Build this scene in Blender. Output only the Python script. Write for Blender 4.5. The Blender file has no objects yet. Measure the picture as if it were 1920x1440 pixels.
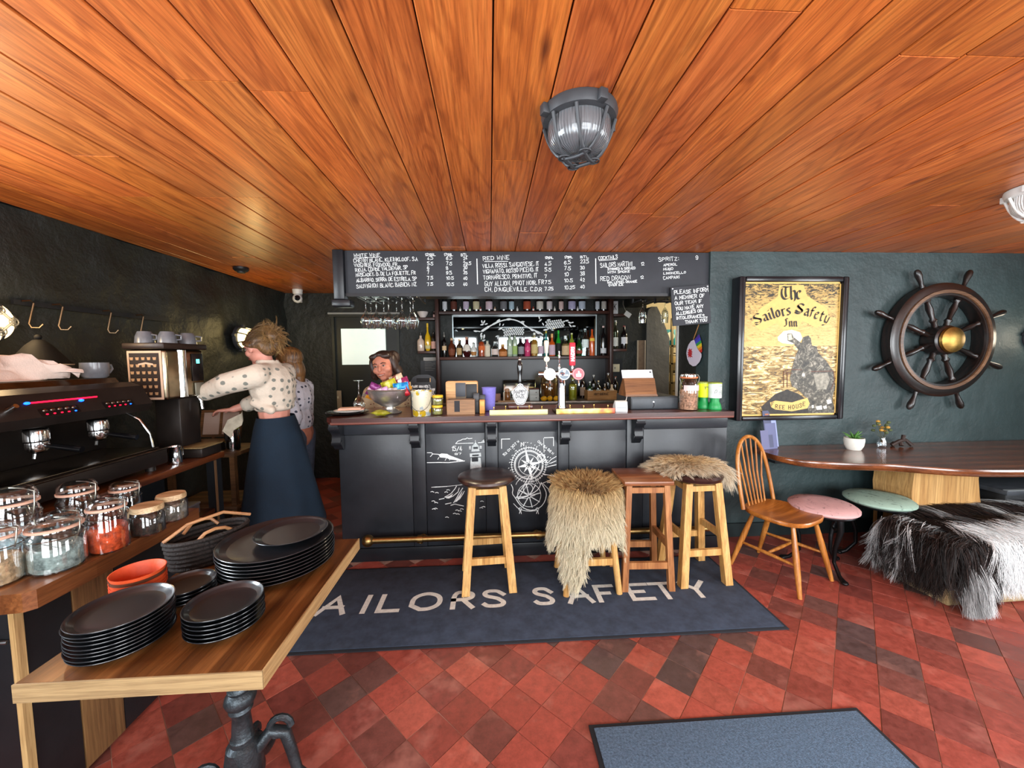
import bpy, bmesh, math, random
import numpy as np
from mathutils import Vector, Matrix, Euler

random.seed(7)
PI = math.pi
SC = bpy.context.scene
COL = SC.collection

# ------------------------------------------------------------------ camera
CAM_H, FPX = 1.48, 720.0
YAW, PITCH, ROLL = 0.05749, 0.06576, 0.0100
_f = Vector((math.sin(YAW)*math.cos(PITCH), math.cos(YAW)*math.cos(PITCH), -math.sin(PITCH)))
_r = Vector((math.cos(YAW), -math.sin(YAW), 0)); _u = _r.cross(_f)
_R = math.cos(ROLL)*_r - math.sin(ROLL)*_u
_U = math.sin(ROLL)*_r + math.cos(ROLL)*_u
CAMLOC = Vector((0, 0, CAM_H))
cam = bpy.data.cameras.new('camera'); cam.sensor_width = 36.0; cam.lens = FPX/1920*36.0; cam.clip_start = 0.02
camo = bpy.data.objects.new('camera', cam); COL.objects.link(camo)
camo.matrix_world = Matrix(((_R.x, _U.x, -_f.x, 0), (_R.y, _U.y, -_f.y, 0), (_R.z, _U.z, -_f.z, CAM_H), (0, 0, 0, 1)))
SC.camera = camo

def _ray(x, y): return _f + _R*((x-960)/FPX) - _U*((y-720)/FPX)
def atY(x, y, Y): d = _ray(x, y); return CAMLOC + d*(Y/d.y)          # point of the place at depth Y
def atZ(x, y, z): d = _ray(x, y); return CAMLOC + d*((z-CAM_H)/d.z)  # point at height z
def onp(px, Y, z):
    """point at depth Y and height z that lies in the photograph's column px"""
    k = (px-960)/FPX; a = _R - _f*k
    return Vector((-(Y*a.y+(z-CAM_H)*a.z)/a.x, Y, z))
def mpp(Y): return Y/FPX*1.0
def atX(x, y, X): d = _ray(x, y); return CAMLOC + d*(X/d.x)

# ------------------------------------------------------------------ world, big lights, exposure
SC.view_settings.view_transform = 'Standard'; SC.view_settings.look = 'None'
SC.view_settings.gamma = 1.0; SC.view_settings.use_curve_mapping = False
SC.view_settings.exposure = 0.64
wd = bpy.data.worlds.new('sky'); SC.world = wd; wd.use_nodes = True
bg = wd.node_tree.nodes['Background']; bg.inputs[0].default_value = (0.75, 0.87, 1.0, 1); bg.inputs[1].default_value = 1.0
CEIL, WALL_X, FRONT_Y, PIC_Y, BACK_Y, RIGHT_X = 2.305, -2.48, -1.35, 2.98, 4.9, 4.75

def area(name, loc, rot, sx, sy, watts, col):
    l = bpy.data.lights.new(name, 'AREA'); l.shape = 'RECTANGLE'; l.size = sx; l.size_y = sy; l.energy = watts; l.color = col
    o = bpy.data.objects.new(name, l); COL.objects.link(o); o.location = loc; o.rotation_euler = rot
    return o
# daylight through the three front windows (behind the photographer) and the side window
WIN = [(-1.75, -0.35), (0.25, 1.75), (2.35, 3.85)]
for i, (a, b) in enumerate(WIN):
    area('daylight_front_window', ((a+b)/2, FRONT_Y-0.16, 1.42), (math.radians(90), 0, 0), b-a, 1.35, (60, 95, 92)[i], (0.93, 0.97, 1.0))
area('daylight_side_window', (RIGHT_X+0.16, 0.65, 1.45), (math.radians(90), 0, math.radians(90)), 1.5, 1.3, 70, (0.93, 0.97, 1.0))

area('daylight_left_window', (WALL_X-.3, .85, 1.48), (math.radians(90), 0, math.radians(-90)), 1.3, 1.05, 120, (.84, .93, 1.0))

# ------------------------------------------------------------------ materials
def lin(h):
    if isinstance(h, (tuple, list)): return tuple(h[:3])
    h = h.lstrip('#'); o = []
    for i in (0, 2, 4):
        c = int(h[i:i+2], 16)/255; o.append(c/12.92 if c <= .04045 else ((c+.055)/1.055)**2.4)
    return tuple(o)
MATS = {}
def _new(name):
    m = bpy.data.materials.new(name); m.use_nodes = True; MATS[name] = m
    nt = m.node_tree; return m, nt, nt.nodes['Principled BSDF']
def _coord(nt, scale=(1, 1, 1), rnd=False):
    tc = nt.nodes.new('ShaderNodeTexCoord'); mp = nt.nodes.new('ShaderNodeMapping')
    nt.links.new(tc.outputs['Object'], mp.inputs['Vector']); mp.inputs['Scale'].default_value = scale
    if rnd:
        oi = nt.nodes.new('ShaderNodeObjectInfo'); mu = nt.nodes.new('ShaderNodeMath'); mu.operation = 'MULTIPLY'; mu.inputs[1].default_value = 37.0
        nt.links.new(oi.outputs['Random'], mu.inputs[0]); nt.links.new(mu.outputs[0], mp.inputs['Location'])
    return mp.outputs['Vector']
def _noise(nt, vec, scale, detail=4, rough=.6, dist=0):
    n = nt.nodes.new('ShaderNodeTexNoise'); n.inputs['Scale'].default_value = scale; n.inputs['Detail'].default_value = detail
    n.inputs['Roughness'].default_value = rough; n.inputs['Distortion'].default_value = dist
    nt.links.new(vec, n.inputs['Vector']); return n.outputs['Fac']
def _ramp(nt, fac, stops):
    r = nt.nodes.new('ShaderNodeValToRGB'); e = r.color_ramp.elements
    while len(e) < len(stops): e.new(.5)
    for k, (p, c) in enumerate(stops): e[k].position = p; e[k].color = (*lin(c), 1)
    nt.links.new(fac, r.inputs['Fac']); return r.outputs['Color']
def _bump(nt, b, fac, strength, dist=.01):
    bp = nt.nodes.new('ShaderNodeBump'); bp.inputs['Strength'].default_value = strength; bp.inputs['Distance'].default_value = dist
    nt.links.new(fac, bp.inputs['Height']); nt.links.new(bp.outputs['Normal'], b.inputs['Normal'])
def _mix(nt, a, b_, fac=1.0, mode='MULTIPLY'):
    m = nt.nodes.new('ShaderNodeMix'); m.data_type = 'RGBA'; m.blend_type = mode
    if isinstance(fac, (int, float)): m.inputs['Factor'].default_value = fac
    else: nt.links.new(fac, m.inputs['Factor'])
    for s, v in ((6, a), (7, b_)):
        if hasattr(v, 'is_output'): nt.links.new(v, m.inputs[s])
        else: m.inputs[s].default_value = (*lin(v), 1)
    return m.outputs[2]

def mat(name, c, rough=.6, metal=0., var=.0, vscale=20., bump=0., bscale=60., spec=.5, coat=0., emit=0., ecol=None, alpha=1., trans=0., ior=1.45, sheen=0., tint=False):
    if name in MATS: return MATS[name]
    m, nt, b = _new(name)
    b.inputs['Base Color'].default_value = (*lin(c), 1); b.inputs['Roughness'].default_value = rough; b.inputs['Metallic'].default_value = metal
    b.inputs['Specular IOR Level'].default_value = spec; b.inputs['Coat Weight'].default_value = coat; b.inputs['Coat Roughness'].default_value = .12
    b.inputs['Transmission Weight'].default_value = trans; b.inputs['IOR'].default_value = ior; b.inputs['Alpha'].default_value = alpha
    b.inputs['Sheen Weight'].default_value = sheen
    if emit: b.inputs['Emission Color'].default_value = (*lin(ecol or c), 1); b.inputs['Emission Strength'].default_value = emit
    vec = None; colr = None
    if var:
        vec = _coord(nt, rnd=True); f = _noise(nt, vec, vscale)
        l = lin(c); lo = tuple(x*(1-var) for x in l); hi = tuple(min(1, x*(1+var)) for x in l)
        colr = _ramp(nt, f, [(.3, lo), (.7, hi)])
    if tint:
        oi = nt.nodes.new('ShaderNodeObjectInfo'); colr = _mix(nt, colr if colr else c, oi.outputs['Color'])
    if colr: nt.links.new(colr, b.inputs['Base Color'])
    if bump: _bump(nt, b, _noise(nt, vec or _coord(nt), bscale), bump)
    return m

def wood(name, dark, light, axis='X', scale=1., rough=.5, coat=0., tint=False, bump=.12, mid=None, spec=.5, knots=False, fine=True):
    if name in MATS: return MATS[name]
    m, nt, b = _new(name); s = [14*scale]*3; s['XYZ'.index(axis)] = 1.1*scale
    vec = _coord(nt, tuple(s), rnd=True)
    f1 = _noise(nt, vec, 1.3, 7, .68, 1.2)
    w = nt.nodes.new('ShaderNodeTexWave'); w.wave_type = 'BANDS'; w.bands_direction = {'X': 'Y', 'Y': 'X', 'Z': 'X'}[axis]
    w.inputs['Scale'].default_value = .22; w.inputs['Distortion'].default_value = 14; w.inputs['Detail'].default_value = 4; w.inputs['Detail Scale'].default_value = .55
    nt.links.new(vec, w.inputs['Vector'])
    mx = nt.nodes.new('ShaderNodeMath'); mx.operation = 'MULTIPLY_ADD'; mx.inputs[1].default_value = .24
    nt.links.new(w.outputs['Fac'], mx.inputs[0])
    hf = nt.nodes.new('ShaderNodeMath'); hf.operation = 'MULTIPLY'; hf.inputs[1].default_value = .8; nt.links.new(f1, hf.inputs[0])
    nt.links.new(hf.outputs[0], mx.inputs[2])
    if knots: mx.inputs[1].default_value = .10; hf.inputs[1].default_value = .9
    stops = [(.25, dark), (.75, light)] if not mid else [(.2, dark), (.48, mid), (.8, light)]
    colr = _ramp(nt, mx.outputs[0], stops)
    if knots:   # cathedral figure: contour lines of a slow stretched noise
        s3 = [4.2*scale]*3; s3['XYZ'.index(axis)] = .55*scale
        cf = _noise(nt, _coord(nt, tuple(s3), rnd=True), 1.0, 2, .45, .5)
        mu = nt.nodes.new('ShaderNodeMath'); mu.operation = 'MULTIPLY'; mu.inputs[1].default_value = 95; nt.links.new(cf, mu.inputs[0])
        sn = nt.nodes.new('ShaderNodeMath'); sn.operation = 'SINE'; nt.links.new(mu.outputs[0], sn.inputs[0])
        mr = nt.nodes.new('ShaderNodeMapRange'); mr.inputs['From Min'].default_value = -1; nt.links.new(sn.outputs[0], mr.inputs['Value'])
        colr = _mix(nt, colr, _ramp(nt, mr.outputs[0], [(.0, (.74, .64, .56)), (.45, (1.04, 1.02, 1.0))]), .8)
    if fine:    # thin dark fibres
        s2 = [120*scale]*3; s2['XYZ'.index(axis)] = 3.5*scale
        ff = _noise(nt, _coord(nt, tuple(s2), rnd=True), 1.0, 4, .7, .4)
        colr = _mix(nt, colr, _ramp(nt, ff, [(.34, (.62, .56, .5)), (.6, (1.06, 1.06, 1.06))]))
    if knots:   # dark knots and pale worn patches
        v2 = _coord(nt, (3.2, 1.0, 3.2), rnd=True)
        kn = _noise(nt, v2, 2.3, 2, .5)
        colr = _mix(nt, colr, _ramp(nt, kn, [(.0, '#3a1c0c'), (.24, '#5a2a12'), (.31, '#ffffff')]), .8)
        st = _noise(nt, _coord(nt, (1, 1, 1), rnd=True), 1.3, 5, .7)
        colr = _mix(nt, colr, '#e8a468', _ramp(nt, st, [(.66, (0, 0, 0)), (.82, (.32, .32, .32))]), 'MIX')
    if tint:
        oi = nt.nodes.new('ShaderNodeObjectInfo'); colr = _mix(nt, colr, oi.outputs['Color'])
    nt.links.new(colr, b.inputs['Base Color'])
    b.inputs['Roughness'].default_value = rough; b.inputs['Coat Weight'].default_value = coat; b.inputs['Coat Roughness'].default_value = .2
    b.inputs['Specular IOR Level'].default_value = spec
    if bump: _bump(nt, b, mx.outputs[0], bump, .004)
    return m

def vcol(name, rough=.8, sheen=0., spec=.3):
    if name in MATS: return MATS[name]
    m, nt, b = _new(name); a = nt.nodes.new('ShaderNodeVertexColor'); a.layer_name = 'Col'
    nt.links.new(a.outputs['Color'], b.inputs['Base Color']); b.inputs['Roughness'].default_value = rough
    b.inputs['Sheen Weight'].default_value = sheen; b.inputs['Specular IOR Level'].default_value = spec
    return m

def glass(name, c='#ffffff', rough=.02, tr=.78):
    """clear thin-walled vessel: mostly see-through with bright rims"""
    if name in MATS: return MATS[name]
    m, nt, b = _new(name); nt.nodes.remove(b); out = nt.nodes['Material Output']
    t = nt.nodes.new('ShaderNodeBsdfTransparent'); t.inputs[0].default_value = (*lin(c), 1)
    g = nt.nodes.new('ShaderNodeBsdfGlossy'); g.inputs['Roughness'].default_value = rough; g.inputs[0].default_value = (1, 1, 1, 1)
    lw = nt.nodes.new('ShaderNodeLayerWeight'); lw.inputs['Blend'].default_value = .35
    mr = nt.nodes.new('ShaderNodeMapRange'); mr.inputs['To Min'].default_value = 1-tr-.14; mr.inputs['To Max'].default_value = .7
    nt.links.new(lw.outputs['Facing'], mr.inputs['Value'])
    mx = nt.nodes.new('ShaderNodeMixShader'); nt.links.new(mr.outputs[0], mx.inputs['Fac'])
    nt.links.new(t.outputs[0], mx.inputs[1]); nt.links.new(g.outputs[0], mx.inputs[2]); nt.links.new(mx.outputs[0], out.inputs['Surface'])
    return m

# ------------------------------------------------------------------ mesh collector
def rotz(a): return Matrix.Rotation(a, 4, 'Z')
def tr(x, y=0, z=0): return Matrix.Translation(Vector((x, y, z)) if not isinstance(x, (Vector, tuple)) else Vector(x))
class MB:
    def __init__(s, M=None): s.v = []; s.f = []; s.M = M or Matrix()
    def add(s, vs, fs):
        n = len(s.v); s.v += [tuple(s.M @ Vector(p)) for p in vs]; s.f += [tuple(i+n for i in f) for f in fs]; return s
    def box(s, a, b, taper=None):
        (x0, y0, z0), (x1, y1, z1) = a, b
        vs = [(x, y, z) for z in (z0, z1) for y in (y0, y1) for x in (x0, x1)]
        return s.add(vs, [(0, 2, 3, 1), (4, 5, 7, 6), (0, 1, 5, 4), (2, 6, 7, 3), (0, 4, 6, 2), (1, 3, 7, 5)])
    def cbox(s, c, d): return s.box([c[i]-d[i]/2 for i in range(3)], [c[i]+d[i]/2 for i in range(3)])
    def rbox(s, a, b, r=.01, n=3):
        """box with edges rounded on all sides"""
        a = [min(a[i], b[i]) for i in range(3)], [max(a[i], b[i]) for i in range(3)]
        lo, hi = a; r = min(r, *[(hi[i]-lo[i])/2*.98 for i in range(3)])
        bm = bmesh.new(); bmesh.ops.create_cube(bm, size=1)
        for v in bm.verts: v.co = Vector([(lo[i]+hi[i])/2+v.co[i]*(hi[i]-lo[i]) for i in range(3)])
        bmesh.ops.bevel(bm, geom=bm.edges[:], offset=r, segments=n, profile=.5, affect='EDGES')
        bm.verts.index_update(); s.add([v.co[:] for v in bm.verts], [[v.index for v in f.verts] for f in bm.faces]); bm.free(); return s
    def lathe(s, prof, n=20, c=(0, 0, 0), a0=0., a1=2*PI, ax='Z', sy=1.):
        """prof: (r, h) pairs turned about an axis through c"""
        full = abs(a1-a0-2*PI) < 1e-6; m = n if full else n+1; vs = []; fs = []; rings = []
        for r, h in prof:
            if r < 1e-6: rings.append([len(vs)]); vs.append((0, 0, h)); continue
            rings.append(list(range(len(vs), len(vs)+m)))
            for k in range(m):
                t = a0+(a1-a0)*k/n; vs.append((r*math.cos(t), r*sy*math.sin(t), h))
        for A, B in zip(rings, rings[1:]):
            for k in range(n):
                j = (k+1) % m if full else k+1
                q = [A[k % len(A)], A[j % len(A)], B[j % len(B)], B[k % len(B)]]
                o = []
                for i in q:
                    if i not in o: o.append(i)
                if len(o) > 2: fs.append(tuple(o))
        sw = {'Z': lambda p: p, 'X': lambda p: (p[2], p[0], p[1]), 'Y': lambda p: (p[1], p[2], p[0])}[ax]
        return s.add([tuple(sw(p)[i]+c[i] for i in range(3)) for p in vs], fs)
    def cyl(s, p0, p1, r0, r1=None, n=12): return s.tube([p0, p1], [r0, r0 if r1 is None else r1], n)
    def tube(s, pts, r, n=8, cap=True, closed=False):
        pts = [Vector(p) for p in pts]; L = len(pts); rs = r if isinstance(r, (list, tuple)) else [r]*L
        vs = []; fs = []; ref = None
        for i, p in enumerate(pts):
            if closed: t = pts[(i+1) % L]-pts[i-1]
            else: t = pts[min(i+1, L-1)]-pts[max(i-1, 0)]
            if t.length < 1e-9: t = Vector((0, 0, 1))
            t.normalize()
            if ref is None: ref = Vector((0, 0, 1)) if abs(t.z) < .9 else Vector((1, 0, 0))
            u = t.cross(ref)
            if u.length < 1e-4: u = t.cross(Vector((.3, 1, .2)))
            u.normalize(); w = u.cross(t); ref = w
            for k in range(n): a = 2*PI*k/n; vs.append(tuple(p+u*(math.cos(a)*rs[i])+w*(math.sin(a)*rs[i])))
        for i in range(L if closed else L-1):
            for k in range(n):
                j = (i+1) % L; fs.append((i*n+k, i*n+(k+1) % n, j*n+(k+1) % n, j*n+k))
        if cap and not closed: fs += [tuple(range(n))[::-1], tuple((L-1)*n+k for k in range(n))]
        return s.add(vs, fs)
    def prism(s, poly, h0, h1, ax='Z'):
        """polygon (a,b) pushed from h0 to h1 along ax; X: (y,z) Y: (x,z) Z: (x,y)"""
        f = {'Z': lambda a, b, h: (a, b, h), 'Y': lambda a, b, h: (a, h, b), 'X': lambda a, b, h: (h, a, b)}[ax]
        n = len(poly); vs = [f(a, b, h0) for a, b in poly]+[f(a, b, h1) for a, b in poly]
        fs = [tuple(range(n))[::-1], tuple(range(n, 2*n))]+[(k, (k+1) % n, n+(k+1) % n, n+k) for k in range(n)]
        return s.add(vs, fs)
    def ball(s, c, r, n=12, m=8):
        r = r if isinstance(r, (tuple, list)) else (r, r, r)
        vs = [(c[0], c[1], c[2]-r[2])]; fs = []
        for i in range(1, m):
            p = -PI/2+PI*i/m
            for k in range(n): a = 2*PI*k/n; vs.append((c[0]+r[0]*math.cos(p)*math.cos(a), c[1]+r[1]*math.cos(p)*math.sin(a), c[2]+r[2]*math.sin(p)))
        vs.append((c[0], c[1], c[2]+r[2])); T = len(vs)-1
        for k in range(n):
            j = (k+1) % n; fs.append((0, 1+j, 1+k)); fs.append((T, 1+(m-2)*n+k, 1+(m-2)*n+j))
            for i in range(m-2): fs.append((1+i*n+k, 1+i*n+j, 1+(i+1)*n+j, 1+(i+1)*n+k))
        return s.add(vs, fs)
    def loft(s, rings, cap=True, closed=True):
        n = len(rings[0]); vs = [p for r in rings for p in r]; fs = []
        for i in range(len(rings)-1):
            for k in range(n if closed else n-1): fs.append((i*n+k, i*n+(k+1) % n, (i+1)*n+(k+1) % n, (i+1)*n+k))
        if cap: fs += [tuple(range(n))[::-1], tuple((len(rings)-1)*n+k for k in range(n))]
        return s.add(vs, fs)
    def ribbon(s, pts, w, U=(1, 0, 0), V=(0, 0, 1), o=(0, 0, 0), closed=False):
        """flat chalk stroke: 2-D polyline in the plane o + aU + bV"""
        U = Vector(U); V = Vector(V); N_ = U.cross(V); s._k = getattr(s, '_k', 0)+1
        toc = CAMLOC-Vector(o)-U*pts[0][0]-V*pts[0][1]
        o = Vector(o)+N_*((.00004*(s._k % 12))*(1 if N_.dot(toc) > 0 else -1)); h = w/2; P = []
        for p in pts:
            if not P or math.hypot(p[0]-P[-1][0], p[1]-P[-1][1]) > 1e-6: P.append(p)
        if closed and math.hypot(P[0][0]-P[-1][0], P[0][1]-P[-1][1]) < 1e-6: P.pop()
        n = len(P)
        if n < 2: return s
        L = []; R = []
        def dr(a, b): d = math.hypot(b[0]-a[0], b[1]-a[1]); return ((b[0]-a[0])/d, (b[1]-a[1])/d)
        for i, p in enumerate(P):
            d1 = dr(P[i-1], p) if (i or closed) else None; d2 = dr(p, P[(i+1) % n]) if (i < n-1 or closed) else None
            if d1 is None: t = d2; m = h; ex = -h
            elif d2 is None: t = d1; m = h; ex = h
            else:
                t = (d1[0]+d2[0], d1[1]+d2[1]); q = math.hypot(*t)
                t = d1 if q < .3 else (t[0]/q, t[1]/q); m = h/max(.55, t[0]*d1[0]+t[1]*d1[1]); ex = 0
            x, y = p[0]+t[0]*ex, p[1]+t[1]*ex; L.append((x-t[1]*m, y+t[0]*m)); R.append((x+t[1]*m, y-t[0]*m))
        vs = [tuple(o+U*x+V*y) for x, y in L+R]; fs = [(i, i+1, n+i+1, n+i) for i in range(n-1)]
        if closed: fs.append((n-1, 0, n, 2*n-1))
        return s.add(vs, fs)
    def flat(s, pts, U=(1, 0, 0), V=(0, 0, 1), o=(0, 0, 0)):
        U = Vector(U); V = Vector(V); o = Vector(o)
        return s.add([tuple(o+U*x+V*y) for x, y in pts], [tuple(range(len(pts)))])
    def mesh(s, name, m, smooth=True, angle=38):
        me = bpy.data.meshes.new(name); me.from_pydata(s.v, [], s.f)
        me.materials.append(m)
        bm = bmesh.new(); bm.from_mesh(me); bmesh.ops.recalc_face_normals(bm, faces=bm.faces[:])
        if smooth:
            for f in bm.faces: f.smooth = True
            ca = math.radians(angle)
            for e in bm.edges:
                if len(e.link_faces) == 2 and e.calc_face_angle(0) > ca: e.smooth = False
        bm.to_mesh(me); bm.free(); me.update(); return me
    def build(s, name, m, parent=None, smooth=True, angle=38, label=None):
        o = bpy.data.objects.new(name, s.mesh(name, m, smooth, angle)); COL.objects.link(o)
        if parent: o.parent = parent
        if label: o['label'] = label
        return o
def B(a, b, M=None): return MB(M).box(a, b)
def RB(a, b, r=.01, n=2, M=None): return MB(M).rbox(a, b, r, n)

def thing(name, label, cat, loc=(0, 0, 0), rz=0., group=None, rot=None):
    o = bpy.data.objects.new(name, None); COL.objects.link(o); o.empty_display_size = .1
    o.location = loc; o.rotation_euler = rot if rot else (0, 0, rz); return tag(o, label, cat, group)
def tag(o, label, cat, group=None):
    o['label'] = label; o['category'] = cat
    if group: o['group'] = group
    return o
def struct(o): o['kind'] = 'structure'; return o
def inst(name, me, parent=None, loc=(0, 0, 0), rot=(0, 0, 0), color=None):
    o = bpy.data.objects.new(name, me); COL.objects.link(o); o.location = loc; o.rotation_euler = rot
    if parent: o.parent = parent
    if color: o.color = (*color, 1)
    return o
def dup(root, loc, rz=None, label=None, group=None, rot=None):
    r = root.copy(); COL.objects.link(r); r.location = loc
    if rz is not None: r.rotation_euler = (0, 0, rz)
    if rot is not None: r.rotation_euler = rot
    if label: r['label'] = label
    if group: r['group'] = group
    for ch in list(root.children):
        c = ch.copy(); COL.objects.link(c); c.parent = r
        for g in list(ch.children):
            d = g.copy(); COL.objects.link(d); d.parent = c
    return r

# ------------------------------------------------------------------ hand lettering
GLYPH = {}
for _l in ("A:00 38 60|13 53;B:00 08 48 57 55 44 04|44 63 61 50 00;C:67 58 18 07 01 10 50 61;D:00 08 38 66 62 30 00;E:60 00 08 68|04 44;F:00 08 68|04 44;"
           "G:67 58 18 07 01 10 50 61 63 33;H:00 08|60 68|04 64;I:10 18;J:02 10 30 41 48;K:00 08|68 03|25 60;L:08 00 60;M:00 08 33 68 60;N:00 08 60 68;"
           "O:20 40 62 66 48 28 06 02 20;P:00 08 48 67 65 44 04;Q:20 40 62 66 48 28 06 02 20|42 70;R:00 08 48 67 65 44 04|34 60;S:66 57 48 18 07 06 15 44 53 62 61 50 10 01;"
           "T:30 38|08 68;U:08 01 10 50 61 68;V:08 30 68;W:08 10 35 50 68;X:00 68|08 60;Y:08 34 68|34 30;Z:08 68 00 60;0:20 40 62 66 48 28 06 02 20;1:16 38 30;"
           "2:06 17 28 48 66 65 00 60;3:07 18 48 66 55 34 53 62 61 50 10 01;4:40 48 02 62;5:68 08 05 45 63 61 40 10 01;6:67 48 28 05 02 20 40 62 63 45 04;7:08 68 20;"
           "8:24 06 07 18 48 67 66 44 24 03 01 10 50 61 63 44;9:01 20 40 63 66 48 28 06 05 23 64;.:10 11;,:11 00;':28 26;/:00 68;-:14 54;!:28 23|20 21;&:60 07 18 37 02 10 30 63").split(';'):
    _k, _s = _l[0], _l[2:]
    GLYPH[_k] = [[(int(p[0])/8, int(p[1])/8) for p in st.split()] for st in _s.split('|')]
GLYPH[':'] = [[(.12, .1), (.12, .2)], [(.12, .6), (.12, .7)]]
ADV = {'I': .42, '.': .35, ',': .35, "'": .35, ' ': .55, ':': .4, '1': .62, '!': .5}
def chaikin(P, n=1):
    for _ in range(n):
        if len(P) < 3: return P
        Q = [P[0]]
        for a, b in zip(P, P[1:]): Q += [(a[0]*.75+b[0]*.25, a[1]*.75+b[1]*.25), (a[0]*.25+b[0]*.75, a[1]*.25+b[1]*.75)]
        P = Q+[P[-1]]
    return P
def text_width(t): return sum(ADV.get(c, 1.0) for c in t)-.25
def lettering(mb, t, x, y, h, w=None, ww=None, U=(1, 0, 0), V=(0, 0, 1), o=(0, 0, 0), jit=0., slope=0., smooth=0, seed=1, aspect=1.):
    """write t from (x,y), cap height h; w stroke width, ww total width wanted"""
    rg = random.Random(seed+len(t)); w = w or h*.13
    sx = h*aspect if not ww else ww/text_width(t)
    cx = x
    for c in t:
        dy = rg.uniform(-jit, jit)*h; sc = 1+rg.uniform(-jit, jit)*1.2; sl = slope+rg.uniform(-jit, jit)
        for st in GLYPH.get(c.upper(), []):
            P = [(cx+(a+sl*b)*sx*.92, y+dy+b*h*sc) for a, b in st]
            mb.ribbon(chaikin(P, smooth), w, U, V, o, closed=len(P) > 3 and P[0] == P[-1])
        cx += ADV.get(c, 1.0)*sx
    return cx-x
# ------------------------------------------------------------------ the setting
# floor: slab, then quarry tiles laid on the diagonal
T_DIAG = .218; T_SIDE = T_DIAG/math.sqrt(2)
m_grout = mat('grout', '#9a7768', .9, var=.25, vscale=9)
floor = struct(B((WALL_X-.1, FRONT_Y-.1, -.12), (RIGHT_X+.1, 6.0, -.0026)).build('floor', m_grout, smooth=False))
def tile_mat():
    m, nt, b = _new('quarry_tile'); oi = nt.nodes.new('ShaderNodeObjectInfo')
    vec = _coord(nt, rnd=True); n1 = _noise(nt, vec, 26, 8, .78); n2 = _noise(nt, vec, 5, 4, .6)
    c = _mix(nt, oi.outputs['Color'], _ramp(nt, n1, [(.32, (.6, .55, .54)), (.68, (1.2, 1.17, 1.15))]))
    c = _mix(nt, c, '#c88878', _ramp(nt, n2, [(.56, (0, 0, 0)), (.78, (.45, .45, .45))]), 'MIX')
    nt.links.new(c, b.inputs['Base Color']); b.inputs['Roughness'].default_value = .5
    rr = _ramp(nt, n1, [(.3, (.34,)*3), (.7, (.62,)*3)]); nt.links.new(rr, b.inputs['Roughness'])
    _bump(nt, b, n1, .18, .004); return m
m_tile = tile_mat()
MATS_RECT = [(-1.05, 1.90, 1.60, 2.68), (.376, -.2, 1.515, 1.43)]       # the two mats lie here
hs = T_DIAG/2-.0022
tile_me = MB().prism([(hs, 0), (0, hs), (-hs, 0), (0, -hs)], -.012, 0).mesh('tile', m_tile, False)
TCOL = [lin(h) for h in ('#9c4a3d', '#8c4439', '#7c3e36', '#a35243', '#744038', '#5f4541', '#544140', '#66443e', '#864338', '#77463e')]
tiles = []
rt = random.Random(3)
for j in range(-30, 60):
    for i in range(-60, 60):
        x = 1.182+T_DIAG*(i+.5*(j % 2)); y = 1.755+T_DIAG*.5*j
        if not (WALL_X-.05 < x < RIGHT_X and FRONT_Y < y < 5.3): continue
        if x > 1.74 and y > PIC_Y: continue
        if -1.05 < x < 1.75 and 2.83 < y < 3.2: continue
        if any(a+.09 < x < c-.09 and b+.09 < y < d-.09 for a, b, c, d in MATS_RECT): continue
        d = Vector((x, y, 0))-CAMLOC; q = d.dot(_f)
        vis = 0
        if q > .2:
            px = 960+FPX*d.dot(_R)/q; py = 720-FPX*d.dot(_U)/q
            if -60 < px < 1980 and py < 1510:
                vis = 1/q**3
                if px < 480 and py > 900: vis *= .25          # behind the plate table
        wgt = rt.random(); c = TCOL[min(9, int(wgt*wgt*5) if rt.random() < .62 else rt.randrange(10))]
        k = rt.uniform(.85, 1.12); tiles.append((vis, x, y, tuple(v*k for v in c), rt.uniform(-.0012, .0012)))
tiles.sort(key=lambda t: -t[0])
for v, x, y, c, dz in tiles[:300]:
    inst('tile', tile_me, floor, (x, y, dz), (rt.uniform(-.004, .004), rt.uniform(-.004, .004), rt.uniform(-.008, .008)), c)
vs = []; fs = []; cs = []
for v, x, y, c, dz in tiles[300:]:
    n = len(vs); vs += [(x+hs, y, dz), (x, y+hs, dz), (x-hs, y, dz), (x, y-hs, dz)]; fs.append((n, n+1, n+2, n+3)); cs += [c]*4
me = bpy.data.meshes.new('far_tiles'); me.from_pydata(vs, [], fs); me.materials.append(vcol('far_quarry_tile', .5))
ca = me.color_attributes.new('Col', 'FLOAT_COLOR', 'POINT'); ca.data.foreach_set('color', np.array([(*c, 1) for c in cs], dtype=np.float32).ravel())
o = inst('far_tiles', me, floor); o['kind'] = 'stuff'

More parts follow.
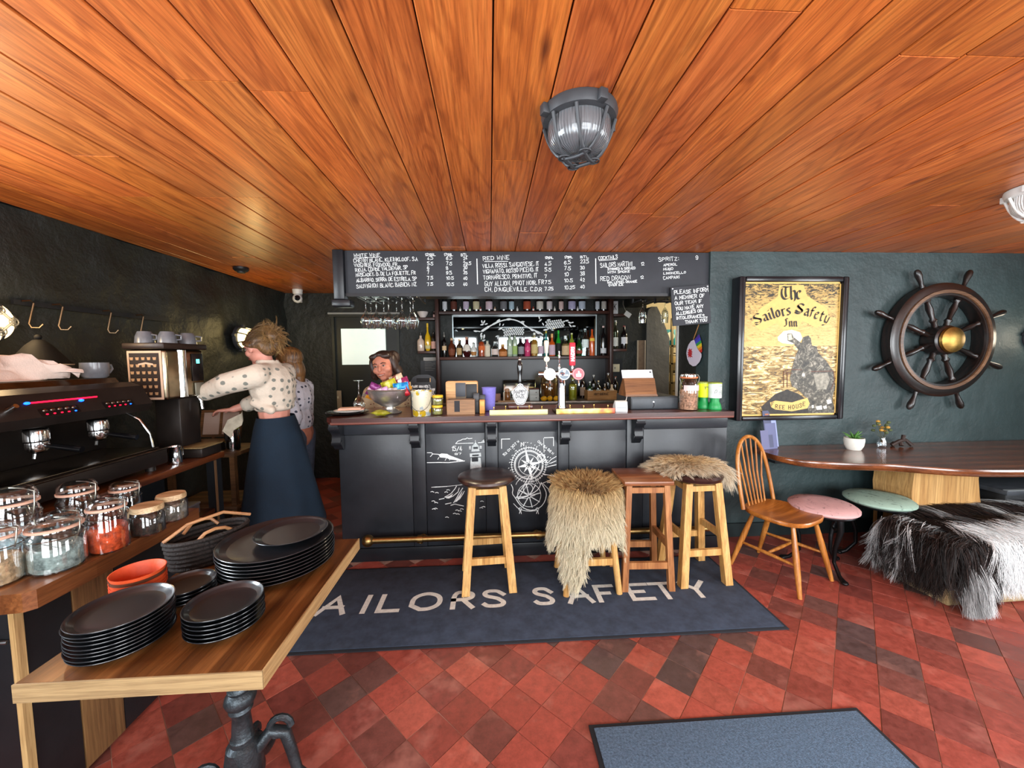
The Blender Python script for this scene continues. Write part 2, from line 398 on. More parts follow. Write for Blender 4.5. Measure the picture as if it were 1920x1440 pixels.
# ceiling: dark void board, then planks
m_plank = wood('ceiling_plank', '#8f481b', '#d2813c', 'Y', 1.15, .42, .1, True, .06, mid='#b8652b', knots=True)
ceiling = struct(B((WALL_X-.1, FRONT_Y-.1, CEIL+.016), (RIGHT_X+.1, 6.0, CEIL+.12)).build('ceiling', mat('ceiling_void', '#1b0c06', .9), smooth=False))
PW = .1865; X0 = atZ(925, 0, CEIL).x
rp = random.Random(11); k = math.floor((WALL_X-X0)/PW)
while X0+k*PW < RIGHT_X:
    a = max(X0+k*PW, WALL_X); b = min(X0+(k+1)*PW, RIGHT_X); k += 1
    if b-a < .02: continue
    yend = BACK_Y if a < 1.70 else PIC_Y
    ys = [FRONT_Y]; y = FRONT_Y+rp.uniform(.6, 2.6)
    if k == 1: y = 1.66
    while y < yend-.4: ys.append(y); y += rp.uniform(1.5, 2.8)
    ys.append(yend)
    for y0, y1 in zip(ys, ys[1:]):
        g = .0022
        mb = MB(); mb.prism([(a+g-(a+b)/2, .0), (a+g+.004-(a+b)/2, -.003), (b-g-.004-(a+b)/2, -.003), (b-g-(a+b)/2, 0), (b-g-(a+b)/2, .015), (a+g-(a+b)/2, .015)], 0, y1-y0-.003, 'Y')
        o = mb.build('plank', m_plank, ceiling, smooth=False); o.location = ((a+b)/2, y0, CEIL+.003+rp.uniform(-.0015, .0015))
        v = rp.uniform(.84, 1.1); o.color = (v*rp.uniform(.96, 1.06), v*rp.uniform(.9, 1.05), v*rp.uniform(.8, 1.05), 1)

def wallmat(name, c, bump=.3, rough=.55):
    m, nt, b = _new(name); vec = _coord(nt); n1 = _noise(nt, vec, 2.2, 5, .62); n2 = _noise(nt, vec, 9, 6, .65)
    l = lin(c); colr = _ramp(nt, n1, [(.3, tuple(v*.72 for v in l)), (.7, tuple(v*1.25 for v in l))])
    nt.links.new(colr, b.inputs['Base Color']); b.inputs['Roughness'].default_value = rough
    ad = nt.nodes.new('ShaderNodeMath'); ad.operation = 'MULTIPLY_ADD'; ad.inputs[1].default_value = 2.2
    nt.links.new(n1, ad.inputs[0]); nt.links.new(n2, ad.inputs[2]); _bump(nt, b, ad.outputs[0], bump, .03); return m
m_green = wallmat('dark_green_plaster', '#2c3b3c', .35)
m_blackwall = wallmat('black_green_plaster', '#191c18', .55, .6)
m_black = mat('black_paint', '#17191c', .42, var=.2, vscale=7, bump=.05)
m_cream = mat('cream_paint', '#d9c9a0', .7)
# stone left wall: lumpy surface
mb = MB(); ny, nz = 70, 40; pts = []
from mathutils import noise as mn
for j in range(nz+1):
    row = []
    for i in range(ny+1):
        y = 1.75+(BACK_Y-1.75)*i/ny; z = CEIL*j/nz
        d =   .05*mn.noise((y*3.1, z*3.4, 1.7))+.018*mn.noise((y*8, z*9, 4))
        if z < 1.1: d *= .3
        row.append((WALL_X+d-.0, y, z))
    pts.append(row)
mb.loft(pts, cap=False, closed=False)
wl = struct(mb.build('wall_left', m_blackwall, angle=80))
B((WALL_X-.25, 1.75, 0), (WALL_X-.06, 6, CEIL)).build('masonry', m_blackwall, wl, smooth=False)
mb = MB(); mb.box((WALL_X-.25, FRONT_Y, 0), (WALL_X, .2, CEIL)).box((WALL_X-.25, 1.5, 0), (WALL_X, 1.75, CEIL)).box((WALL_X-.25, .2, 0), (WALL_X, 1.5, .95)).box((WALL_X-.25, .2, 2.02), (WALL_X, 1.5, CEIL)); mb.build('window_bay', m_blackwall, wl, smooth=False)
mb = MB()
for y in (.2, .83, 1.46): mb.box((WALL_X-.2, y, .95), (WALL_X-.15, y+.04, 2.02))
for z in (.95, 1.47, 1.98): mb.box((WALL_X-.2, .2, z), (WALL_X-.15, 1.5, z+.04))
struct(mb.build('window_5', mat('window_frame_white', '#d8d8d2', .5), smooth=False))
# back wall with door opening, grey pier
DX0, DX1, DZ = atY(622, 600, BACK_Y).x, atY(748, 600, BACK_Y).x, atY(640, 590, BACK_Y).z
mb = MB(); mb.box((WALL_X-.06, BACK_Y, 0), (DX0, BACK_Y+.2, CEIL)).box((DX0, BACK_Y, DZ), (DX1, BACK_Y+.2, CEIL)).box((DX1, BACK_Y, 0), (2.03, BACK_Y+.2, CEIL))
struct(mb.build('wall_back', m_blackwall, smooth=False))
m_greywall = wallmat('grey_plaster', '#6d6c68', .25, .8)
pr = [(2.03, 0), (2.335, 0), (2.335, 1.72), (2.22, 2.02), (2.16, 2.13), (2.09, 2.13), (2.05, 2.09), (2.03, 2.0)]
struct(MB().prism(pr, BACK_Y-.02, BACK_Y+.2, 'Y').build('wall_pier', m_greywall, smooth=False))
# picture wall (right), its return beside the bar
struct(B((1.745, PIC_Y, 0), (RIGHT_X+.1, PIC_Y+.18, CEIL)).build('wall_right', m_green, smooth=False))
struct(B((1.745, PIC_Y+.18, 0), (1.93, 3.47, CEIL)).build('wall_return', m_blackwall, smooth=False))
struct(B((1.735, 3.47, 0), (1.935, 3.50, 2.12)).build('trim_1', mat('white_trim', '#c9c6bd', .5), smooth=False))
struct(B((1.745, 3.47, 2.12), (1.93, BACK_Y, CEIL)).build('wall_lintel', m_blackwall, smooth=False))
# kitchen beyond the opening
struct(B((1.5, 5.75, 0), (4.0, 5.9, CEIL)).build('wall_kitchen', m_cream, smooth=False))
struct(B((3.6, 3.16, 0), (3.75, 5.9, CEIL)).build('wall_kitchen_side', m_cream, smooth=False))
struct(B((-2.7, 5.75, 0), (1.5, 5.9, CEIL)).build('wall_porch', m_cream, smooth=False))
kl = bpy.data.lights.new('kitchen_lamp', 'POINT'); kl.energy = 26; kl.color = (1, .86, .62); kl.shadow_soft_size = .15
ko = bpy.data.objects.new('kitchen_lamp', kl); COL.objects.link(ko); ko.location = (2.9, 4.7, 2.1)
# far right side wall with window, front wall with windows
def wall_with_windows(name, axis, pos, thick, lo, hi, wins, z0, z1, m):
    mb = MB(); c = lo
    def bx(a, b, za, zb):
        if axis == 'Y': mb.box((a, pos, za), (b, pos+thick, zb))
        else: mb.box((pos, a, za), (pos+thick, b, zb))
    for a, b in wins: bx(c, a, 0, CEIL); bx(a, b, 0, z0); bx(a, b, z1, CEIL); c = b
    bx(c, hi, 0, CEIL); return struct(mb.build(name, m, smooth=False))
wall_with_windows('wall_front', 'Y', FRONT_Y-.12, .12, WALL_X-.1, RIGHT_X+.1, WIN, .72, 2.12, m_green)
wall_with_windows('wall_side', 'X', RIGHT_X, .12, FRONT_Y, PIC_Y, [(-.1, 1.4)], .8, 2.1, m_green)
m_wframe = mat('window_frame_white', '#d8d8d2', .5)
n = 1
for a, b in WIN:
    mb = MB(); y0, y1 = FRONT_Y-.09, FRONT_Y-.04
    for x in (a, (a+b)/2-.02, b-.04): mb.box((x, y0, .72), (x+.04, y1, 2.12))
    for z in (.72, 1.4, 2.08): mb.box((a, y0, z), (b, y1, z+.04))
    struct(mb.build('window_%d' % n, m_wframe, smooth=False)); n += 1
mb = MB()
for y in (-.1, .63, 1.36): mb.box((RIGHT_X+.04, y, .8), (RIGHT_X+.09, y+.04, 2.1))
for z in (.8, 1.43, 2.06): mb.box((RIGHT_X+.04, -.1, z), (RIGHT_X+.09, 1.4, z+.04))
struct(mb.build('window_%d' % n, m_wframe, smooth=False))
# skirting under the picture wall
struct(B((1.84, PIC_Y-.022, 0), (RIGHT_X, PIC_Y, .11)).build('baseboard_right', mat('skirting', '#1d2728', .5, var=.3, vscale=4), smooth=False))
# door in the back wall with its frosted pane
door = struct(B((DX0+.03, BACK_Y+.02, .01), (DX1-.03, BACK_Y+.065, DZ-.03)).build('door_1', mat('door_black', '#161a17', .45, var=.3, vscale=4), smooth=False))
mb = MB()
for x in (DX0, DX1-.03): mb.box((x, BACK_Y-.02, 0), (x+.03, BACK_Y+.1, DZ))
mb.box((DX0-.02, BACK_Y-.03, DZ-.03), (DX1+.02, BACK_Y+.1, DZ+.02)); mb.build('frame', mat('door_frame', '#23261f', .5), door, smooth=False)
B((DX0-.03, BACK_Y-.045, DZ+.0), (DX1+.02, BACK_Y-.03, DZ+.022)).build('head_strip', mat('grey_strip', '#8a8c88', .5), door, smooth=False)
pa, pb = atY(642, 684, BACK_Y), atY(722, 616, BACK_Y)
B((pa.x, BACK_Y-.006, pa.z), (pb.x, BACK_Y+.02, pb.z)).build('pane', mat('frosted_daylit_glass', '#dfe9df', .35, var=.06, vscale=14, emit=.36, ecol='#dcebe0'), door, smooth=False, label='frosted daylit glass pane')
# ------------------------------------------------------------------ the bar
BY = 2.80; BTOP = 1.09
def bx_(px): return onp(px, BY, .6).x
m_bar = mat('bar_black', '#23262b', .38, var=.25, vscale=5, bump=.06, bscale=25)
m_bar2 = mat('bar_black_trim', '#191b1f', .35, var=.2, vscale=8)
m_chalk = mat('chalk', '#dfe3e2', .95, var=.22, vscale=60)
m_worktop = wood('worktop_mahogany', '#2a120c', '#6b3326', 'X', .9, .3, .35, mid='#48211a')
BX0, BX1 = bx_(636), 1.80
bar = thing('bar_counter', 'long black panelled bar counter with chalk drawings and scrolled corbels', 'bar', (0, 0, 0))
mb = MB(); mb.box((BX0+.01, BY+.012, 0), (BX1, BY+.05, BTOP-.048)); mb.box((BX0+.01, BY+.05, 0), (BX0+.05, 3.2, BTOP-.048)); mb.box((BX0+.05, 3.16, .05), (BX1, 3.2, BTOP-.048))
mb.build('carcass', m_bar2, bar, smooth=False)
PAN = [(637, 774), (799, 911), (934, 1046), (1066, 1174), (1205, 1366)]
pan_o = []
for i, (a, b) in enumerate(PAN):
    xa, xb = bx_(a)+.003, bx_(b)-.003
    if i == 4: xb = BX1
    p = RB((xa, BY, .10), (xb, BY+.012, .94), .003).build('panel', m_bar, bar); pan_o.append((p, xa, xb))
    RB((xa-.0, BY-.006, .945), (xb, BY+.012, BTOP-.047), .003).build('top_rail', m_bar, bar)
    if i < 4:
        xc, xd = bx_(b)+.001, bx_(PAN[i+1][0])-.001
        RB((xc, BY-.006, .10), (xd, BY+.012, BTOP-.047), .003).build('stile', m_bar, bar)
RB((BX0, BY-.012, 0), (BX1, BY+.012, .098), .004).build('plinth', m_bar2, bar)
prof = [(0, 0), (-.105, 0), (-.112, -.022), (-.10, -.05), (-.078, -.065), (-.062, -.085), (-.062, -.115), (-.072, -.135), (-.066, -.155), (-.045, -.165), (-.030, -.185), (-.012, -.2), (0, -.2)]
for a in (641, 783, 923, 1057, 1190):
    x = bx_(a); w = .031
    c = MB().prism([(BY-.006+p[0], BTOP-.048+p[1]) for p in prof], x-w, x+w, 'X').build('corbel', m_bar2, bar, angle=50)
    for (yy, zz, r) in ((-.085, -.030, .024), (-.048, -.145, .019)):
        mb = MB().cyl((x-w-.004, BY-.006+yy, BTOP-.048+zz), (x+w+.004, BY-.006+yy, BTOP-.048+zz), r, n=14)
        mb.build('scroll', m_bar2, c)
# worktop
wt = thing('bar_worktop', 'polished dark mahogany worktop lying along the black bar counter', 'worktop', (0, 0, 0))
XL = onp(607, 2.62, 1.07).x
mb = MB(); poly = [(XL+.03, 2.64), (XL+.05, 2.62), (1.735, 2.62), (1.735, 3.2), (XL+.16, 3.2), (XL, 2.9), (XL, 2.67)]
mb.prism(poly, BTOP-.03, BTOP); mb.build('top', m_worktop, wt, angle=30)
poly2 = [(p[0]*(1-.004)+.002, p[1]+.014 if p[1] < 2.66 else p[1]) for p in poly]
MB().prism(poly2, BTOP-.046, BTOP-.03).build('nosing', m_worktop, wt, angle=30)
MB().tube([(XL+.04, 2.632, BTOP-.036), (1.735, 2.632, BTOP-.036)], .011, 10).build('moulding', wood('worktop_edge', '#4a2720', '#8a5348', 'X', 1, .3, .3), wt)
# brass foot rail
fr = thing('foot_rail', 'brass foot rail with ball end along the bar base', 'rail', (0, 0, 0))
m_brass = mat('aged_brass', '#9c8050', .36, 1., var=.2, vscale=30)
FRY = 2.66; zr = atY(690, 1014, FRY).z; xl = onp(690, FRY, zr).x
MB().tube([(xl, FRY, zr), (1.62, FRY, zr)], .021, 14).build('tube', m_brass, fr)
MB().ball((xl, FRY, zr), .042, 16, 12).build('ball_end', m_brass, fr)
for px in (788, 1010, 1240):
    x = onp(px, FRY, zr).x; mb = MB(); mb.lathe([(.025, -.018), (.028, -.018), (.028, .018), (.025, .018)], 14, (x, FRY, zr), ax='X')
    mb.tube([(x, FRY, zr-.02), (x, FRY+.04, zr-.045), (x, BY-.01, zr-.05)], .012, 8); mb.lathe([(0, 0), (.03, 0), (.03, .008), (0, .01)], 12, (x, BY-.021, zr-.05), ax='Y'); mb.build('bracket', m_brass, fr)

# chalk drawings: pixel polylines of the photograph put on the panel face
def art(mb, pts, w=1.2, Y=BY-.0012, closed=False, sm=0, org=(780, 800), sc=6.857):
    P = [atY(org[0]+a/sc, org[1]+b/sc, Y) for a, b in (chaikin(pts, sm) if sm else pts)]
    mb.ribbon([(p.x, p.z) for p in P], w*mpp(Y), (1, 0, 0), (0, 0, 1), (0, Y, 0), closed)
def artfill(mb, pts, Y=BY-.001, org=(780, 800), sc=6.857):
    P = [atY(org[0]+a/sc, org[1]+b/sc, Y) for a, b in pts]; mb.flat([(p.x, p.z) for p in P], (1, 0, 0), (0, 0, 1), (0, Y, 0))
def circ(cx, cy, r, n=28, a0=0, a1=360, ry=None):
    return [(cx+r*math.cos(math.radians(a0+(a1-a0)*k/n)), cy-(ry or r)*math.sin(math.radians(a0+(a1-a0)*k/n))) for k in range(n+1)]
mb = MB()
art(mb, [(515, 212), (540, 185), (575, 175), (600, 160), (640, 158), (655, 145), (680, 155), (720, 150)], 1.1); art(mb, [(510, 218), (735, 210)], 1.0); art(mb, [(800, 206), (878, 200), (872, 170), (845, 195)], 1.1)
artfill(mb, [(858, 205), (880, 203), (872, 168)])
mb.build('chalk_cloud', m_chalk, pan_o[1][0], smooth=False); mb = MB()
lettering(mb, '15/4', atY(780+460/6.857, 800+310/6.857, BY-.0012).x, atY(847, 800+312/6.857, BY-.0012).z, .032, .0045, .075, o=(0, BY-.0012, 0), jit=.06)
lettering(mb, '87', atY(780+500/6.857, 800+350/6.857, BY-.0012).x, atY(847, 800+362/6.857, BY-.0012).z, .012, .003, .05, o=(0, BY-.0012, 0), jit=.1)
mb.build('chalk_date', m_chalk, pan_o[1][0], smooth=False); mb = MB()
art(mb, [(145, 335), (200, 335), (215, 350), (185, 385)], 1.1); art(mb, [(215, 350), (290, 355)], 1.2)
artfill(mb, [(290, 360), (330, 345), (400, 350), (435, 370), (500, 395), (600, 430), (620, 442), (560, 440), (480, 425), (430, 420), (400, 405), (370, 400), (310, 395)])
for a, b in ((280, 420), (375, 432), (430, 430), (525, 445)): art(mb, [(a, b), (a+15, b-25)], .9)
art(mb, [(145, 463), (300, 460), (420, 462), (625, 440)], 1.3)
mb.build('chalk_cloud', m_chalk, pan_o[1][0], smooth=False); mb = MB()
lh = MB()
artfill(lh, [(695, 600), (700, 470), (705, 400), (830, 400), (838, 470), (845, 600)]); artfill(lh, [(690, 345), (835, 335), (838, 385), (695, 392)]); artfill(lh, [(712, 320), (722, 250), (765, 200), (805, 245), (818, 315)])
for k in range(3): art(mb, [(685, 255+15*k), (705, 255+15*k)], .9); art(mb, [(820, 250+13*k), (842, 250+13*k)], .9)
art(mb, [(765, 205), (763, 178)], .9)
mb.build('chalk_rays', m_chalk, pan_o[1][0], smooth=False)['kind'] = 'stuff'; mb = MB()
artfill(mb, [(195, 778), (240, 772), (400, 765), (400, 772), (240, 782)]); art(mb, [(200, 780), (420, 765), (640, 742)], .9)
for pl in ([(520, 765), (500, 800), (450, 860), (370, 905), (420, 920), (480, 890), (540, 840), (555, 790)], [(600, 790), (560, 850), (520, 920), (480, 980), (560, 930), (600, 870), (620, 830)], [(450, 1010), (500, 995), (610, 1020)], [(380, 995), (450, 980)], [(300, 935), (360, 922)]):
    art(mb, pl, 1.4)
artfill(mb, [(375, 905), (430, 890), (480, 860), (450, 905), (400, 925)]); artfill(mb, [(490, 975), (560, 880), (600, 820), (575, 900), (530, 960)])
mb.build('chalk_cliff', m_chalk, pan_o[1][0], smooth=False); mb = MB()
for a, b in ((190, 838), (250, 850), (395, 815), (370, 842), (205, 958), (240, 978), (210, 1060), (235, 1052), (380, 1165), (510, 1075), (545, 1085), (480, 1118), (520, 1125), (570, 1060), (830, 960), (850, 1030), (820, 1045)): art(mb, [(a, b), (a+20, b-6), (a+38, b+3)], 1.2)
mb.build('chalk_waves', m_chalk, pan_o[1][0], smooth=False)['kind'] = 'stuff'
lh.build('chalk_lighthouse', mat('chalk_grey', '#aeb4b4', .95, var=.25, vscale=90), pan_o[1][0], smooth=False)
for q in ([(715, 395), (798, 390), (800, 448), (718, 452)], [(722, 362), (806, 356), (806, 378), (722, 382)], [(735, 262), (795, 260), (797, 285), (738, 288)]):
    k2 = MB(); artfill(k2, q, BY-.0022); k2.build('lighthouse_window', m_bar2, pan_o[1][0], smooth=False)
mb = MB(); cx, cy = 1450, 490
art(mb, [(1100, 280), (1100, 160), (1205, 158)], 1.3); art(mb, [(1650, 142), (1768, 138), (1768, 245)], 1.3); art(mb, [(1642, 150), (1646, 330)], .8)
for r, w in ((185, 1.4), (172, .8), (130, .8), (222, .9)): art(mb, circ(cx, cy, r, 40), w)
for k in range(44):
    a = 2*PI*k/44; art(mb, [(cx+205*math.cos(a), cy-205*math.sin(a)), (cx+(232 if k % 4 else 248)*math.cos(a), cy-(232 if k % 4 else 248)*math.sin(a))], .8)
for k in range(8):
    a = math.radians(102+45*k); L = [235, 120, 150, 120, 235, 120, 185, 120][k]; wd_ = 24 if L > 140 else 18
    q = (cx+wd_*1.6*math.cos(a-.7), cy-wd_*1.6*math.sin(a-.7)); q2 = (cx+wd_*1.6*math.cos(a+.7), cy-wd_*1.6*math.sin(a+.7))
    artfill(mb, [(cx+20*math.cos(a), cy-20*math.sin(a)), q, (cx+L*math.cos(a), cy-L*math.sin(a)), q2])
# anchor over the compass
art(mb, circ(1610, 405, 52, 22), 1.5); art(mb, circ(1610, 405, 36, 20), .8)
art(mb, [(1540, 500), (1290, 910)], 1.5); art(mb, [(1575, 515), (1330, 905)], 1.2); art(mb, [(1470, 470), (1560, 470), (1640, 420)], 1.6); art(mb, [(1500, 500), (1590, 560)], 1.4)
art(mb, [(1225, 745), (1250, 800), (1235, 860), (1270, 905), (1330, 1000), (1400, 1060), (1500, 1080), (1600, 1040), (1660, 960), (1680, 860), (1650, 790), (1610, 720)], 1.5, sm=1)
art(mb, [(1290, 905), (1400, 900), (1500, 860), (1580, 800), (1610, 720)], 1.6, sm=1); art(mb, [(1285, 915), (1420, 925), (1530, 880)], 1.0)
art(mb, circ(1455, 880, 150, 30), 1.0); art(mb, circ(1440, 800, 62, 20), 1.1); art(mb, circ(1440, 800, 165, 24, 20, 160), 1.0)
for k in range(8):
    a = math.radians(60+45*k); art(mb, [(1455+20*math.cos(a), 890-20*math.sin(a)), (1455+150*math.cos(a), 890-150*math.sin(a))], 1.6)
for a, b in ((1340, 1060), (1560, 1060)): art(mb, circ(a, b, 18, 10), 1.1); art(mb, [(a, b+18), (a-10, b+55)], 1.3); art(mb, [(a+5, b+15), (a+15, b+60)], 1.0)
art(mb, [(1255, 990), (1320, 1060), (1440, 1090), (1540, 1080)], 1.1, sm=1)
for pl in ([(1670, 420), (1690, 470), (1740, 420), (1800, 385)], [(1730, 470), (1800, 440)], [(1690, 515), (1800, 490)], [(1640, 610), (1780, 635)], [(1620, 730), (1720, 690), (1810, 650)], [(1690, 720), (1760, 705)], [(1640, 740), (1700, 800), (1720, 850)]): art(mb, pl, 1.2)
art(mb, [(1350, 255), (1352, 205), (1385, 245), (1388, 200)], 1.3)
for t, (xa, ya), (xb, yb) in (('52 01 307 W', (1135, 375), (1330, 190)), ('004 54 86 N', (1560, 195), (1760, 360))):
    pa_, pb_ = atY(780+xa/6.857, 800+ya/6.857, BY-.0012), atY(780+xb/6.857, 800+yb/6.857, BY-.0012); U = (pb_-pa_); L = U.length; U.normalize(); V = Vector((-U.z, 0, U.x))
    lettering(mb, t, 0, 0, .016, .0028, L, U=U, V=V, o=pa_, jit=.1)
for k in range(30):
    a = rp.uniform(0, 2*PI); r = rp.uniform(240, 290); art(mb, [(cx+r*math.cos(a), cy-r*math.sin(a)), (cx+r*math.cos(a)+8, cy-r*math.sin(a)-5)], .9)
mb.build('chalk_compass', m_chalk, pan_o[2][0], smooth=False, label='chalk drawing of a compass rose and anchor')

# ------------------------------------------------------------------ menu header over the bar
HY = 3.0
hd = thing('menu_board', 'long black chalkboard wine and cocktail menu hung over the bar', 'menu board', (0, 0, 0))
m_slate = mat('chalkboard', '#2d2f34', .7, var=.18, vscale=4, bump=.04)
xa, xb = onp(650, HY, 2.1).x, onp(1338, HY, 2.1).x; zb = 1.972
RB((xa-.01, HY, zb), (xb, HY+.03, CEIL-.004), .004).build('board', m_slate, hd)
RB((onp(627, HY, 2.1).x, HY-.03, zb-.035), (xa-.012, HY+.06, CEIL-.004), .005).build('pilaster', m_bar2, hd)
RB((onp(622, HY, 2.1).x, HY-.035, zb-.09), (xa+.03, HY+.07, zb-.036), .012).build('pilaster_foot', m_bar2, hd)
RB((xb+.002, HY-.012, zb), (xb+.03, HY+.05, CEIL-.004), .004).build('end_strip', m_bar2, hd)
B((xa-.01, HY-.008, zb-.012), (xb, HY-.0005, zb+.012)).build('bottom_bead', m_bar2, hd, smooth=False)
cn = thing('bar_canopy', 'flat black canopy board fixed behind the menu board over the bar', 'canopy', (0, 0, 0))
B((xa-.01, HY+.032, zb+.03), (1.735, 3.4, zb+.055)).build('soffit', m_bar2, cn, smooth=False)
B((xa-.01, 3.38, zb+.0555), (1.735, 3.4, CEIL-.004)).build('back_board', m_bar2, cn, smooth=False)
def line(par, t, x0, y0, x1, y1, hp, org, sc, Y=HY-.0015, w=None, jit=.1, seed=1):
    mb = MB()
    p0, p1 = atY(org[0]+x0/sc, org[1]+y0/sc, Y), atY(org[0]+x1/sc, org[1]+y1/sc, Y)
    U = p1-p0; L = U.length; U.normalize(); V = Vector((-U.z, 0, U.x)); h = hp/sc*mpp(Y)
    lettering(mb, t, 0, 0, h, w or .0034, L, U=U, V=V, o=p0, jit=jit, seed=seed); mb.build('chalk_line', m_chalk, par, smooth=False)
def rule(par, x0, y0, x1, y1, org, sc, wpx=.9, Y=HY-.0015):
    p0, p1 = atY(org[0]+x0/sc, org[1]+y0/sc, Y), atY(org[0]+x1/sc, org[1]+y1/sc, Y)
    MB().ribbon([(p0.x, p0.z), (p1.x, p1.z)], wpx*mpp(Y), (1, 0, 0), (0, 0, 1), (0, Y, 0)).build('chalk_rule', m_chalk, par, smooth=False)
o1, o2, s_ = (600, 440), (980, 440), 4.8
for q in (('WHITE WINE', 305, 202, 540, 196, 28), ('CHENIN BLANC, KLEINKLOOF, S.A', 305, 250, 880, 233, 30), ('VIOGNIER, FOXWOOD, FR', 310, 292, 695, 279, 28), ('RIOJA, CONDE VALDEMAR, SP', 320, 335, 790, 311, 30),
          ('MUSCADET, D. DE LA FOLIETTE, FR', 325, 376, 860, 356, 30), ('ALBARINO, SERRA DE ESTRELA, SP', 330, 425, 870, 411, 30), ('SAUVIGNON BLANC, BABICH, NZ', 330, 480, 870, 462, 32), ('RED WINE', 1470, 232, 1705, 222, 34)): line(hd, *q, o1, s_)
rule(hd, 308, 210, 525, 204, o1, s_); rule(hd, 1482, 243, 1690, 240, o1, s_); rule(hd, 1412, 220, 1418, 443, o1, s_, 1.7)
for x, L, cols in ((945, 95, ('125ML', '4.5', '5.5', '6', '7', '7.5', '7.5')), (1115, 80, ('175ML', '6.5', '7.5', '8', '9.5', '10.5', '10.5')), (1270, 60, ('BTL', '24', '29.5', '30', '35', '40', '40'))):
    for k, t in enumerate(cols):
        y = (192, 226, 274, 313, 355, 405, 460)[k]; xx = x+(0 if not k else 22); line(hd, t, xx, y, xx+(L if not k else len(t)*17), y-2, 20 if not k else 27, o1, s_, seed=k)
for q in (('VILLA ROSSI, SANGIOVESE, IT', -360, 298, 148, 278, 34), ('VIGNAMATO, ROSSO PICENO, IT', -355, 348, 145, 330, 34), ('TORMARESCO, PRIMITIVO, IT', -352, 405, 132, 386, 34), ('GUY ALLION, PINOT NOIR, FR', -340, 460, 190, 446, 36), ("CH. D'AIGUEVILLE, C.D.R", -338, 512, 172, 508, 34),
          ('COCKTAILS', 683, 226, 855, 214, 28), ('SAILORS MARTINI', 700, 295, 985, 280, 38), ('STIRRED & SERVED', 765, 320, 1015, 310, 18), ('WITH SMOKE', 765, 349, 965, 338, 18), ('RED DRAGON', 700, 415, 970, 400, 36), ('GIN, LEMON, ORANGE', 765, 438, 1030, 430, 18), ('OVER ICE', 775, 464, 905, 458, 18),
          ('12', 1065, 276, 1095, 275, 26), ('12', 1060, 397, 1090, 395, 24), ('SPRITZ:', 1225, 240, 1405, 229, 32), ('9', 1560, 226, 1582, 225, 30), ('APEROL', 1268, 283, 1390, 275, 20), ('HUGO', 1268, 322, 1355, 316, 20), ('LIMONCELLO', 1268, 358, 1468, 347, 18), ('CAMPARI', 1268, 403, 1410, 391, 24)): line(hd, *q, o2, s_)
rule(hd, 690, 234, 850, 222, o2, s_); rule(hd, 657, 218, 660, 438, o2, s_, 1.7)
for x, cols in ((200, ('125ML', '4.5', '5.5', '7', '7.5', '7.25')), (375, ('175ML', '6.5', '7.5', '10', '10.5', '10.25')), (520, ('BTL', '23.5', '30', '38', '42', '40'))):
    for k, t in enumerate(cols):
        y = (218, 278, 330, 388, 440, 502)[k]-(0, 12, 20)[(200, 375, 520).index(x)]*(1 if k else .4); line(hd, t, x, y, x+(75 if not k else len(t)*19), y-2, 18 if not k else 30, o2, s_, seed=k)
# downlights in the soffit
for px, py in ((812, 557), (1000, 559), (1170, 556)):
    p = onp(px, 3.16, zb+.0295); t = thing('spot_lamp', {812: 'small lit spotlight under the menu board beside the hanging wine glasses', 1000: 'small lit spotlight under the middle of the menu board', 1170: 'small lit spotlight under the menu board beside the hanging flute'}[px], 'spotlight', p)
    MB().lathe([(.03, 0), (.036, -.004), (.03, -.01), (.024, -.004)], 18).build('rim', mat('chrome', '#c8c8c8', .15, 1.), t)
    MB().lathe([(0, -.012), (.016, -.010), (.024, -.003)], 16).build('bulb', mat('spot_bulb', '#fff0c0', .4, emit=14, ecol='#ffe9b0'), t)
    l = bpy.data.lights.new('spot_beam', 'SPOT'); l.energy = 16; l.color = (1, .84, .58); l.spot_size = math.radians(95); l.spot_blend = .6; l.shadow_soft_size = .03
    lo = bpy.data.objects.new('spot_beam', l); COL.objects.link(lo); lo.location = (0, 0, -.03); lo.parent = t
# allergy notice
cs_ = [(490, 75), (1095, 25), (1130, 640), (525, 690)]; NY = HY-.04
P = [atY(1200+a/8.47, 530+b/8.47, NY) for a, b in cs_]
nt_ = thing('notice_board', 'small black chalk notice about allergies hung crookedly at the bar corner', 'notice', (0, 0, 0))
MB().prism([(p.x, p.z) for p in P], NY, NY+.012, 'Y').build('board', m_slate, nt_, smooth=False)
for q in (('PLEASE INFORM', 545, 185, 1085, 138, 58), ('A MEMBER OF', 555, 270, 1030, 225, 52), ('OUR TEAM IF', 555, 355, 985, 310, 50), ('YOU HAVE ANY', 570, 440, 1010, 395, 52), ('ALLERGIES OR', 575, 515, 985, 465, 46), ('INTOLERANCES...', 580, 585, 1065, 545, 46), ('THANK YOU', 720, 650, 1065, 615, 48)):
    line(nt_, *q, (1200, 530), 8.47, NY-.0015, .0042)
for a, b in ((515, 95), (1070, 55)): p = atY(1200+a/8.47, 530+b/8.47, NY); MB().lathe([(0, -.006), (.006, -.004), (.007, 0)], 8, (p.x, NY, p.z), ax='Y').build('screw', mat('steel', '#b9bcc0', .3, 1.), nt_)
